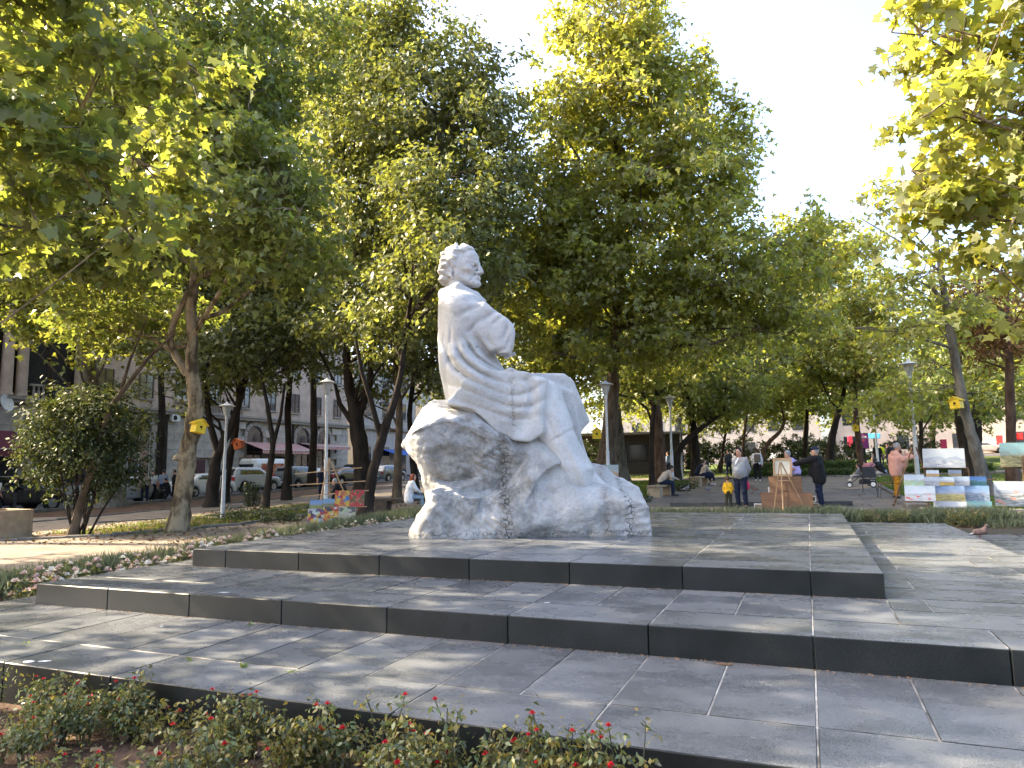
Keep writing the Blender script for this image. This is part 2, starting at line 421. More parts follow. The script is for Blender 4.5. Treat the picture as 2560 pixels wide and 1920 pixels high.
# ---------------------------------------------------------------- granite platform
def granite(name, dust, rough, base=(.030, .035, .034)):
    m = bpy.data.materials.new(name); m.use_nodes = True; n = m.node_tree; b = n.nodes['Principled BSDF']; L = n.links.new
    g = n.nodes.new('ShaderNodeNewGeometry'); oi = n.nodes.new('ShaderNodeObjectInfo')
    mp = n.nodes.new('ShaderNodeMapping'); mp.inputs['Scale'].default_value = (1, 1.7, 1); L(g.outputs['Position'], mp.inputs[0])
    sm = n.nodes.new('ShaderNodeVectorMath'); sm.operation = 'ADD'; L(mp.outputs[0], sm.inputs[0])
    cb = n.nodes.new('ShaderNodeCombineXYZ'); mu = n.nodes.new('ShaderNodeMath'); mu.operation = 'MULTIPLY'; mu.inputs[1].default_value = 37
    L(oi.outputs['Random'], mu.inputs[0]); L(mu.outputs[0], cb.inputs[2]); L(cb.outputs[0], sm.inputs[1])
    nz = n.nodes.new('ShaderNodeTexNoise'); nz.inputs['Scale'].default_value = 1.6; nz.inputs['Detail'].default_value = 6; nz.inputs['Roughness'].default_value = .55
    L(sm.outputs[0], nz.inputs[0])
    fine = n.nodes.new('ShaderNodeTexNoise'); fine.inputs['Scale'].default_value = 190; fine.inputs['Detail'].default_value = 3; L(g.outputs['Position'], fine.inputs[0])
    r1 = n.nodes.new('ShaderNodeValToRGB'); e = r1.color_ramp.elements
    e[0].position = .34; e[1].position = .68
    e[0].color = (*base, 1); e[1].color = (*tuple(x+dust for x in base), 1)
    L(nz.outputs[0], r1.inputs[0])
    r2 = n.nodes.new('ShaderNodeMapRange'); r2.inputs[1].default_value = .35; r2.inputs[2].default_value = .65; r2.inputs[3].default_value = .5; r2.inputs[4].default_value = 1.5
    L(fine.outputs[0], r2.inputs[0])
    r3 = n.nodes.new('ShaderNodeMapRange'); r3.inputs[3].default_value = .87; r3.inputs[4].default_value = 1.13; L(oi.outputs['Random'], r3.inputs[0])
    m1 = n.nodes.new('ShaderNodeMath'); m1.operation = 'MULTIPLY'; L(r2.outputs[0], m1.inputs[0]); L(r3.outputs[0], m1.inputs[1])
    hs = n.nodes.new('ShaderNodeHueSaturation'); L(m1.outputs[0], hs.inputs['Value']); L(r1.outputs[0], hs.inputs['Color']); L(hs.outputs[0], b.inputs['Base Color'])
    rr = n.nodes.new('ShaderNodeMapRange'); rr.inputs[3].default_value = rough-.09; rr.inputs[4].default_value = rough+.2; L(nz.outputs[0], rr.inputs[0])
    L(rr.outputs[0], b.inputs['Roughness']); b.inputs['Specular IOR Level'].default_value = .5 if dust > .05 else .25
    bp = n.nodes.new('ShaderNodeBump'); bp.inputs['Strength'].default_value = .10; bp.inputs['Distance'].default_value = .004; L(fine.outputs[0], bp.inputs['Height']); L(bp.outputs[0], b.inputs['Normal'])
    return m
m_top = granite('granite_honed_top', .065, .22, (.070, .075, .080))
m_side = granite('granite_shaded_side', .011, .40, (.0038, .0054, .0047))  # riser shade is put into this colour; the paler tops also have dust
m_mort = pm('pale_joint_mortar', (.24, .23, .21), .95, .7, 3.5, .3, 80, .1, co='World')
plat = thing('stepped_platform', 'three-stepped dark grey granite platform carrying the white statue', 'platform', (0, 0, 0))
LZ = (.24, .46, .68)
STEP = ((PX0, PX1, PY0, PY1), (-8.07, 2.40, 5.50, 16.15), (-7.50, .56, 7.15, 15.40))
SID = [0]
sl_cache = {}
prng = random.Random(11)
def block(par, name, x0, x1, y0, y1, z0, z1, g=.003):
    lx, ly, lz = x1-x0, y1-y0, z1-z0; k = (round(lx, 3), round(ly, 3), round(lz, 3), g)
    if k not in sl_cache:
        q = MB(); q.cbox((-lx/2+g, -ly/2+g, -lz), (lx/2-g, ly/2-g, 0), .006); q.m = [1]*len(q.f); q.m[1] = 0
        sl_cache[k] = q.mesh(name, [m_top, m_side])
    o = link(name, sl_cache[k], par, ((x0+x1)/2, (y0+y1)/2, z1+prng.uniform(-.0012, .0012)))
    return o
gx = [-.04+.575*i for i in range(-30, 12)]
def cuts(a, b, step, org=-.04):
    c = [a]+[org+step*i for i in range(-40, 40) if a+.06 < org+step*i < b-.06]+[b]; return list(zip(c[:-1], c[1:]))
for lv, (x0, x1, y0, y1) in enumerate(STEP):
    zt = LZ[lv]; zb = -.45 if lv == 0 else LZ[lv-1]-.005
    q = MB(); q.box((x0+.06, y0+.06, zb-.05), (x1-.06, y1-.06, zt-.004))
    st = q.build('step', m_mort, plat)
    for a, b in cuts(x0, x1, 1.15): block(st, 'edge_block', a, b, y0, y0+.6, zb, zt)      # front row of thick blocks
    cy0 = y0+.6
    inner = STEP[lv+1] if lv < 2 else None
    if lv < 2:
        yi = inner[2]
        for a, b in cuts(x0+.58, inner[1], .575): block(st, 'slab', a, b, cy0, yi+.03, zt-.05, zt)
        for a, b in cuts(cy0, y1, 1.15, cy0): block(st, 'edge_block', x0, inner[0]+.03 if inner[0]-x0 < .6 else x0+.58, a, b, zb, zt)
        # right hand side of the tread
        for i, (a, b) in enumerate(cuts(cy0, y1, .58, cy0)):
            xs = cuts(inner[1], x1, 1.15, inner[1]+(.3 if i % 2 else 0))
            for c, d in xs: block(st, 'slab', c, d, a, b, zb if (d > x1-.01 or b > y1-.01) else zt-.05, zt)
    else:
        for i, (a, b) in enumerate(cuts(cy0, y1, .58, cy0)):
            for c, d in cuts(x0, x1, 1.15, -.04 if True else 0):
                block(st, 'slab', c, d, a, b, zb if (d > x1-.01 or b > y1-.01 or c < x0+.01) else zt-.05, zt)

# old tar smear on the middle riser, loose grit along the foot of the risers
def onriser(px, py, y):
    d = ray(px, py); return CAM+d*(y/d[1])
p = onriser(1163, 1572, PY0); p = onriser(1163, 1572, STEP[1][2]); q = MB(); n_ = 14
q.add([(p[0]+(.030+.012*math.sin(5*a))*math.cos(a), STEP[1][2]+.001, p[2]+.055*math.sin(a)) for a in [2*math.pi*i/n_ for i in range(n_)]], [tuple(range(n_-1, -1, -1))]); q.build('tar_smear', pm('tar', (.003, .003, .003), .5), plat)
m_grit = pm('grit', (.16, .10, .06), .95, .4, 20)
for lv in (0, 1):
    rs = np.random.RandomState(lv); yy = STEP[lv+1][2]; q = MB()
    for i in range(420):
        x = rs.uniform(STEP[lv+1][0], STEP[lv+1][1]); y = yy-abs(rs.normal())*.018-.004; r = rs.uniform(.002, .007); q.ball((x, y, LZ[lv]+r*.4), (r*1.6, r, r*.7), 5, 3)
    tag(q.build('grit', m_grit, plat), kind='stuff')
# ================================================================ the marble statue
SP0 = np.array((-3.75, 9.95, LZ[2]))+.42*FWH        # foot of the middle of the statue
SU, SV = RT, FWH                            # it sits in profile: u to the right, v away
def SL(zx, zy, v=0.0):
    """a point of the profile (measured on an enlargement of the photograph) -> u, w in metres on the plane v"""
    px, py = 980+zx*.4943, 560+zy*.4943; d = ray(px, py)
    t = ((SP0-CAM).dot(SV)+v)/d.dot(SV); p = CAM+d*t-SP0; return float(p.dot(SU)), float(p[2])
def SLs(pts, v=0.0): return [SL(x, y, v) for x, y in pts]
def prof(pts, v=0.0):
    a = np.array(SLs(pts, v)); o = np.argsort(a[:,0]); return a[o,0], a[o,1]
def marble(name, rough=.55):
    m = bpy.data.materials.new(name); m.use_nodes = True; n = m.node_tree; b = n.nodes['Principled BSDF']; L = n.links.new
    tc = n.nodes.new('ShaderNodeTexCoord')
    def nz(s, d=6, r=.6):
        x = n.nodes.new('ShaderNodeTexNoise'); x.inputs['Scale'].default_value = s; x.inputs['Detail'].default_value = d; x.inputs['Roughness'].default_value = r
        L(tc.outputs['Object'], x.inputs[0]); return x.outputs[0]
    def ramp(i, p0, c0, p1, c1):
        r = n.nodes.new('ShaderNodeValToRGB'); e = r.color_ramp.elements; e[0].position = p0; e[1].position = p1; e[0].color = (*c0, 1); e[1].color = (*c1, 1); L(i, r.inputs[0]); return r.outputs[0]
    def mix(f, a, c):
        x = n.nodes.new('ShaderNodeMixRGB'); L(f, x.inputs[0]); L(a, x.inputs[1])
        if isinstance(c, tuple): x.inputs[2].default_value = (*c, 1)
        else: L(c, x.inputs[2])
        return x.outputs[0]
    base = ramp(nz(2.2), .32, (.37, .362, .340), .66, (.51, .50, .482))
    spk = ramp(nz(28, 4), .52, (1, 1, 1), .72, (.72, .71, .69))
    mm = n.nodes.new('ShaderNodeMixRGB'); mm.blend_type = 'MULTIPLY'; mm.inputs[0].default_value = .7; L(base, mm.inputs[1]); L(spk, mm.inputs[2]); col = mm.outputs[0]
    def att(nm):
        a = n.nodes.new('ShaderNodeAttribute'); a.attribute_name = nm; return a.outputs['Fac']
    def math_(op, a, c):
        x = n.nodes.new('ShaderNodeMath'); x.operation = op; x.use_clamp = True; L(a, x.inputs[0])
        if isinstance(c, float): x.inputs[1].default_value = c
        else: L(c, x.inputs[1])
        return x.outputs[0]
    dirt = math_('MULTIPLY', att('dirt'), ramp(nz(5, 7, .7), .36, (0, 0, 0), .62, (1, 1, 1)))
    col = mix(dirt, col, (.155, .147, .130))
    tan = math_('MULTIPLY', att('tan'), ramp(nz(4, 6), .4, (0, 0, 0), .6, (1, 1, 1)))
    col = mix(tan, col, (.25, .19, .135))
    # crack network that follows the veins of the block
    vo = n.nodes.new('ShaderNodeTexVoronoi'); vo.feature = 'DISTANCE_TO_EDGE'; vo.inputs['Scale'].default_value = 13
    wv = n.nodes.new('ShaderNodeMixRGB'); wv.inputs[0].default_value = .12; L(tc.outputs['Object'], wv.inputs[1])
    wn = n.nodes.new('ShaderNodeTexNoise'); wn.inputs['Scale'].default_value = 7; L(tc.outputs['Object'], wn.inputs[0]); L(wn.outputs['Color'], wv.inputs[2]); L(wv.outputs[0], vo.inputs['Vector'])
    ck = math_('MULTIPLY', ramp(vo.outputs['Distance'], .02, (1, 1, 1), .085, (0, 0, 0)), att('vein'))
    col = mix(ck, col, (.075, .066, .050)); L(col, b.inputs['Base Color'])
    b.inputs['Roughness'].default_value = rough; b.inputs['Specular IOR Level'].default_value = .35
    b.inputs['Subsurface Weight'].default_value = 0
    bm_ = n.nodes.new('ShaderNodeBump'); bm_.inputs['Strength'].default_value = .8; bm_.inputs['Distance'].default_value = .022
    hh = n.nodes.new('ShaderNodeMath'); hh.operation = 'MULTIPLY'; n2 = n.nodes.new('ShaderNodeMath'); n2.operation = 'MULTIPLY_ADD'; n2.inputs[1].default_value = 2.2; L(nz(17, 8, .68), n2.inputs[0]); L(nz(45, 5, .7), n2.inputs[2]); L(n2.outputs[0], hh.inputs[0]); L(att('rough'), hh.inputs[1])
    h2 = n.nodes.new('ShaderNodeMath'); h2.operation = 'SUBTRACT'; L(hh.outputs[0], h2.inputs[0]); L(ck, h2.inputs[1])
    L(h2.outputs[0], bm_.inputs['Height']); L(bm_.outputs[0], b.inputs['Normal']); return m
m_marb = marble('white_marble')
statue = thing('marble_statue', 'large white marble statue of a robed man seated on a rough rock', 'statue', SP0, math.atan2(SU[1], SU[0]))
def sfield(lo, hi, h): (U, Y, W), o = grid(lo, hi, h); return (U, Y, W), o
uL, _ = SL(40, 1500); uR, wR = SL(1330, 1580); _, wT = SL(300, 60)
# ---- rock
def rock():
    (U, Y, W), o = sfield((uL-.05, -1.0, -.05), (uR+.05, 1.1, 2.3), .0245)
    P = np.stack([U, Y, W], -1)
    YN = -.82
    lipx, lipw = prof([(30,1160),(68,1125),(150,1030),(250,992),(330,996),(430,1056),(520,1100),(575,1118),(600,1190),(625,1335),(700,1352),(800,1362),(880,1390),(960,1402),(1060,1390),(1150,1398),(1240,1408),(1322,1428)], YN)
    rx, rw = prof([(30,1190),(68,1125),(110,1045),(160,950),(215,912),(290,898),(420,905),(540,955),(640,980),(720,985),(800,1040),(880,1120),(940,1200),(985,1236),(1020,1222),(1090,1240),(1140,1285),(1210,1312),(1262,1342),(1274,1392),(1305,1402),(1322,1424)], .1)
    lip = np.interp(U[:,0,0], lipx, lipw)[:,None,None]; rid = np.interp(U[:,0,0], rx, rw)[:,None,None]
    t = np.clip((Y-YN)/.85, 0, 1); bend = t**(.8-.42*np.clip((U-SL(330,0)[0])/.25, 0, 1)*np.clip((SL(900,0)[0]-U)/.3, 0, 1))
    top = lip+(rid-lip)*bend
    # second knee of the ledge: the toe block stays low at the near side
    top = top-np.clip(Y-.35, 0, 2)*.35
    d = (W-top)*.62
    # near face: bulges under the lip on the left, planar at the ledge
    big = np.clip((SL(600,0)[0]-U)/.5, 0, 1)
    hn = np.clip(W/np.maximum(lip, .3), 0, 1)
    yn = YN+big*(.035*np.sin(hn*3.1)+.10*np.clip(hn-.6, 0, 1)*(hn < .98))-(1-big)*.03*hn
    d = smax(d, (yn-Y)*.9, .022)
    d = smax(d, Y-.92+.18*hn, .08)
    # left silhouette
    lx, lw = np.array(SLs([(95,1600),(97,1540),(130,1490),(185,1405),(172,1270),(150,1212),(98,1150),(66,1122),(60,900)])).T
    left = np.interp(W, lw[np.argsort(lw)], lx[np.argsort(lw)])
    left = left+np.clip(-Y-.25, 0, 1)*.25*np.clip(1-W/1.6, 0, 1)*1.3+np.clip(Y-.2, 0, 1)*.4
    d = smax(d, (left-U)*.85, .06)
    d = smax(d, U-(SL(1312,1500,-.8)[0]-.012*np.sin(W*4)), .02)
    d = smax(d, -W-.03, .0)
    # facets: chips knocked off the boulder
    rs = np.random.RandomState(8)
    for (zx, zy, yy, nrm, dep) in ((300,1080,-.85,(-.1,-.8,-.62),.05),(430,1120,-.85,(.25,-.8,-.5),.045),(200,1300,-.8,(-.5,-.85,.1),.05),(330,1450,-.85,(.1,-.9,.42),.035),
                                   (750,1500,-.85,(.1,-.85,-.5),.03),(950,1460,-.86,(-.1,-.9,.4),.04),(700,1420,-.86,(-.3,-.9,.3),.03),(110,1120,-.5,(-.7,-.5,-.5),.06)):
        u, w_ = SL(zx, zy, yy); nn = _n(nrm); pl = (U-u)*nn[0]+(Y-yy)*nn[1]+(W-w_)*nn[2]+dep*.0
        rad = np.sqrt((U-u)**2+(W-w_)**2+(Y-yy)**2); d = np.where(rad < .75, smax(d, pl-.02-.16*np.clip(rad-.28, 0, 1), .03), d)
    d = d+.045*fbm(P, 1.7, 3).astype(np.float32)*np.clip((W)/.2, .2, 1)
    V, Q = nets(d.astype(np.float32), o, .0245)
    N = vnormals(V, Q)
    zx = (V[:,0]); a600 = SL(600,0)[0]; a1080 = SL(1090,0,-.8)[0]; a350 = SL(330,0)[0]
    nearf = np.clip(-N[:,1]*1.6-.2, 0, 1)
    # chisel grooves
    def groove(ax, az, f): return np.abs(np.sin((V[:,0]*ax+V[:,2]*az)*f+2.5*vnoise(V, 3)))-.5
    m1 = nearf*np.clip((V[:,0]-a350)/.3, 0, 1)*np.clip((a600-V[:,0])/.15, 0, 1)
    m2 = nearf*np.clip((V[:,0]-a1080)/.12, 0, 1)
    m3 = (1-nearf)*np.clip(N[:,2], 0, 1)
    V = V+N*(m1*.020*groove(.62, .78, 34)+m2*.020*groove(-.25, .97, 36)+m3*.016*vnoise(V, 13)+nearf*.040*fbm(V, 4.2, 4)+.005*vnoise(V, 24))[:,None]
    me = qmesh('rock_base', V, Q, m_marb)
    setattr_f(me, 'dirt', np.clip(nearf*(.95-.45*np.clip((V[:,0]-a600)/.4, 0, 1))*np.clip(.72+1.0*fbm(V, 1.6, 3), 0, 1)+.10, 0, 1))
    u0 = SL(575,1350,-.8)[0]; u1 = SL(1195,1480,-.8)[0]; u2 = SL(1090,1480,-.8)[0]
    wob = .05*vnoise(V, 3)
    vein = np.clip(1.25-np.abs(V[:,0]-u0+wob+.02*(V[:,2]-.6))/.085, 0, 1)*(V[:,1] < -.1)+np.clip(1.2-np.abs(V[:,0]-u1+wob)/.07, 0, 1)+np.clip(.9-np.abs(V[:,0]-u2+wob)/.06, 0, 1)*nearf
    vein += np.clip(1-np.abs(V[:,2]-.05-.03*vnoise(V, 4))/.05, 0, 1)*nearf*.8
    tx, tw = SL(310,928)
    vein += np.clip(1.1-np.hypot(V[:,0]-tx, V[:,2]-tw)/.3, 0, 1)*(1-nearf)*.6
    setattr_f(me, 'vein', np.clip(vein, 0, 1)); setattr_f(me, 'rough', np.full(len(V), 1.0))
    tan = np.clip(1-np.abs(V[:,0]-u0)/.16, 0, 1)*np.clip(1.1-V[:,2]/.9, 0, 1)*nearf+np.clip(1-np.abs(V[:,0]-u2)/.12, 0, 1)*nearf*.8+np.clip(1-V[:,2]/.12, 0, 1)*.5
    setattr_f(me, 'tan', np.clip(tan, 0, 1)); return link('rock_base', me, statue)
rock()
# ---- seated figure
def loft(P, rows):
    """stack of ellipses: rows of (w, u0, u1, yc, yh)"""
    U, Y, W = P; r = np.array(sorted(rows)); w_ = r[:,0]
    I = lambda k: np.interp(W, w_, r[:,k])
    uc = (I(1)+I(2))/2; uh = np.maximum((I(2)-I(1))/2, .01); yc = I(3); yh = np.maximum(I(4), .01)
    k = np.sqrt(((U-uc)/uh)**2+((Y-yc)/yh)**2); d = (k-1)*np.minimum(uh, yh)
    return np.maximum(d, np.maximum(w_[0]-W, W-w_[-1]))
def figure():
    h = .0222
    u0, _ = SL(225, 600); u1, w0 = SL(1180, 1400); _, w1 = SL(300, 285)
    (U, Y, W), o = sfield((u0-.08, -.95, w0-.1), (u1+.12, .95, w1+.05), h); P = (U, Y, W)
    def row(zy, x0, x1, yh, yc=0.0, v=-.0):
        a, w_ = SL(x0, zy, v); b, _ = SL(x1, zy, v); return (w_, a, b, yc, yh)
    d = loft(P, [row(352,262,412,.26),row(372,246,436,.44),(row(400,238,468,.58)),row(450,235,490,.66),row(520,234,505,.68),row(600,234,512,.67),row(680,240,530,.66),row(760,252,580,.68),row(840,268,640,.72),row(905,284,650,.70),row(960,330,640,.62)])
    # collar
    for s in (-1, 1):
        a, b, c = SL(262,362), SL(330,346), SL(425,372)
        d = smin(d, cone(P, (a[0]+.03, s*.10, a[1]), (b[0]+.02, s*.25, b[1]), .085, .085), .06)
        d = smin(d, cone(P, (b[0]+.02, s*.25, b[1]), (c[0], s*.16, c[1]), .085, .06), .06)
        e = SL(462,398); d = smin(d, cone(P, (c[0], s*.16, c[1]), (e[0], s*.10, e[1]), .05, .045), .05)
    a = SL(258,362); d = smin(d, cone(P, (a[0]+.03, -.1, a[1]), (a[0]+.03, .1, a[1]), .09, .09), .05)
    # arms folded over the chest, wide sleeves
    for s in (-1, 1):
        v = s*.46; sh = SL(345,425,v); el = SL(540,575,v); e0 = SL(560,575)
        arm = cone(P, (sh[0], s*.44, sh[1]), (el[0], s*.48, el[1]), .215, .17)
        arm = smin(arm, cone(P, (e0[0], s*.46, e0[1]), (e0[0]+.02, -s*.02, e0[1]-.02), .16, .15), .10)
        pg = SLs([(360,420),(470,402),(522,446),(584,488),(612,516),(618,560),(608,632),(590,664),(555,660),(496,648),(450,585),(380,520)], s*.5)
        slv = smax(poly2(U, W, pg), np.abs(Y-s*.50)-.16, .10); arm = smin(arm, slv-.012, .06)
        d = smin(d, arm, .07)
    # lap, thighs, knees
    for s, knee, rk in ((-1, (792,858), .195), (1, (868,838), .20)):
        y = s*.36; hp = SL(430,838,y); kn = SL(*knee, y)
        d = smin(d, cone(P, (hp[0], s*.3, hp[1]), (kn[0], y, kn[1]), .34, rk), .14)
    # near shin under the robe, flaring to the hem
    d = smin(d, loft(P, [*[row(zy, a_, b_, hh, -.40, -.40) for zy, a_, b_, hh in ((822,752,838,.14),(860,742,858,.19),(950,728,892,.25),(1030,735,918,.28),(1100,752,942,.30),(1180,778,985,.31),(1240,808,1022,.32),(1300,845,1018,.30),(1350,865,1005,.25))]]), .07)
    # far knee drape with its cut corner
    pg = SLs([(640,770),(700,766),(868,768),(905,795),(935,860),(992,1002),(938,1062),(890,960),(760,900),(640,900)], .35)
    dr = smax(poly2(U, W, pg)+.05, np.abs(Y-.36)-.20, .05); d = smin(d, dr-.06, .06)
    pg2 = SLs([(760,800),(900,860),(950,1100),(1000,1250),(880,1300),(800,1100)], .30)
    d = smin(d, np.maximum(poly2(U, W, pg2), np.abs(Y-.22)-.26)-.01, .08)
    # cloth falling between lap and rock on the near side
    pg3 = SLs([(290,905),(420,790),(600,745),(775,800),(752,930),(748,1048),(690,1085),(600,1075),(545,1050),(500,1010),(430,935)], -.5)
    d = smin(d, np.maximum(poly2(U, W, pg3), np.abs(Y+.12)-.52)-.03, .08)
    # foot showing under the hem
    ft = SL(985,1335,-.42); to = SL(1120,1368,-.45); hl = SL(1005,1300,-.42)
    foot = smin(cone(P, (hl[0], -.40, hl[1]), (to[0], -.43, to[1]), .13, .07), ell(P, (to[0]-.02, -.43, to[1]+.01), (.16, .14, .06)), .08)
    d = smin(d, foot, .03)
    # ---- folds cut into the cloth
    cu, cw = SL(590,600); r = np.hypot(U-cu, (W-cw)*1.05); th = np.arctan2(W-cw, U-cu)
    wob = .05*np.sin(3.1*th+1.3)+.03*np.sin(U*5+W*3)
    side = np.clip((-Y-.25)/.2, 0, 1)
    ang = np.clip((-.35-th)/.4, 0, 1)*np.clip((th+3.05)/.25, 0, 1)
    rad = np.clip((r-.42)/.12, 0, 1)*np.clip((1.42-r)/.25, 0, 1)
    mask = side*ang*rad*np.clip((SL(760,0)[0]-U)/.3, 0, 1)
    wn = vnoise(np.stack([U, Y, W], -1), 2.2); f = 2*np.abs(np.sin((r+wob+.07*wn)*np.pi/.19))**.62-1; f = -f*(.75+.5*np.sin(th*3+r*4))
    d = d+mask*.040*f
    # broad hanging U fold beside the near knee
    c2u, c2w = SL(640,880,-.5); r2 = np.hypot((U-c2u)*1.25, (W-c2w)*.62); d = d+side*.03*np.cos(np.clip((r2-.24)/.05, -3.1, 3.1))*(r2 > .12)*(W < c2w+.25)*np.clip((U-SL(575,0)[0])/.08, 0, 1)*np.clip((SL(745,0)[0]-U)/.08, 0, 1)
    # hem line and long folds on the shin
    a = SL(800,1095,-.5); b = SL(918,1030,-.5); e = np.array(b)-np.array(a); nn = np.array((-e[1], e[0]))/np.hypot(*e)
    hd = (U-a[0])*nn[0]+(W-a[1])*nn[1]; shm = np.clip((U-SL(752,0)[0])/.05, 0, 1)*(Y < -.1)
    d = d+shm*np.where((hd > -.30) & (hd < 0), .022*np.exp(hd/.10), 0)
    d = d+shm*.012*np.sin((U*.92+W*.38)*2*np.pi/.20)*np.clip((SL(0,1080)[1]-W)/.3, 0, 1)*np.clip((W-.35)/.1, 0, 1)
    # vertical folds down the back
    bk = np.clip((SL(300,0)[0]-U)/.08, 0, 1); d = d+bk*.024*np.sin(Y*2*np.pi/.17+W*.8)*np.clip((SL(0,560)[1]-W)/.5, 0, 1)
    # sleeve creases
    for (x0, y0, x1, y1, amp, wd) in ((420,520,545,430,.03,.045),(330,470,470,405,.02,.05),(590,500,560,600,.032,.035),(470,560,520,640,.025,.05),(500,650,600,630,.02,.03),(250,670,330,700,.012,.03),(560,470,500,520,.02,.03),(455,470,380,560,.022,.03),(300,520,290,640,.016,.03),(350,560,420,650,.018,.03),(262,480,258,640,.014,.025),(600,560,575,640,.022,.025),(800,900,880,1010,.012,.03),(770,960,850,1120,.014,.03),(880,1080,960,1220,.014,.03)):
        a = np.array(SL(x0, y0, -.6)); b = np.array(SL(x1, y1, -.6)); e = b-a; t = np.clip(((U-a[0])*e[0]+(W-a[1])*e[1])/e.dot(e), 0, 1)
        dd = np.hypot(U-a[0]-t*e[0], W-a[1]-t*e[1]); d = d+side*1.45*amp*np.exp(-(dd/(wd*.8))**2)*np.sin(np.pi*np.clip(t, .05, .95))
    # crack across the waist
    V, Q = nets(d.astype(np.float32), o, h); V = vsmooth(V, Q, 1, .2); N = vnormals(V, Q)
    V = V+N*(.004*fbm(V, 7, 3))[:,None]
    # tool marks in the hollows of the lap
    ca, cb_ = SL(500,900,-.6); mk = np.clip(1.2-np.hypot((V[:,0]-ca)/.42, (V[:,2]-cb_)/.42), 0, 1)*np.clip(-N[:,1], 0, 1)
    V = V+N*(mk*.007*(np.abs(np.sin((V[:,0]*.25+V[:,2]*.97)*75+3*vnoise(V, 5)))-.5))[:,None]
    me = qmesh('seated_figure', V, Q, m_marb)
    low = np.clip((SL(0,1080)[1]-V[:,2])/.5, 0, 1)*0
    setattr_f(me, 'dirt', np.clip(.10+.30*fbm(V, 1.5, 3), 0, .4)); setattr_f(me, 'rough', np.full(len(V), .30))
    ww = SL(0,668)[1]; uv = SL(597,0,-.5)[0]
    v1 = np.clip(1.1-np.abs(V[:,2]-ww-.04*vnoise(V, 3))/.06, 0, 1)*np.clip((SL(500,0)[0]-V[:,0])/.1, 0, 1)
    v2 = np.clip(1.1-np.abs(V[:,0]-uv+.02*vnoise(V, 3))/.035, 0, 1)*(V[:,2] < SL(0,760)[1])*(N[:,1] < -.2)
    setattr_f(me, 'vein', np.clip(v1*.5+v2*.6, 0, 1)*np.clip(.5+1.2*vnoise(V, 6), 0, 1))
    hu, hw = SL(510,690); setattr_f(me, 'tan', np.clip(1.1-np.hypot(V[:,0]-hu, V[:,2]-hw)/.12, 0, 1)+np.clip(1-np.hypot(V[:,0]-SL(560,1020,-.5)[0], V[:,2]-SL(0,1000,-.5)[1])/.35, 0, 1)*.5)
    return link('seated_figure', me, statue)
fig = figure()
# rolled paper end sticking out of the sleeve
a = SL(600,668,-.2); b = SL(627,655,-.2)
q = MB(); q.tube([(a[0]-.1, -.25, a[1]-.02), (b[0]-.01, -.28, b[1]-.01)], [.035, .03], 6); pp = q.build('rolled_paper', m_marb, fig)
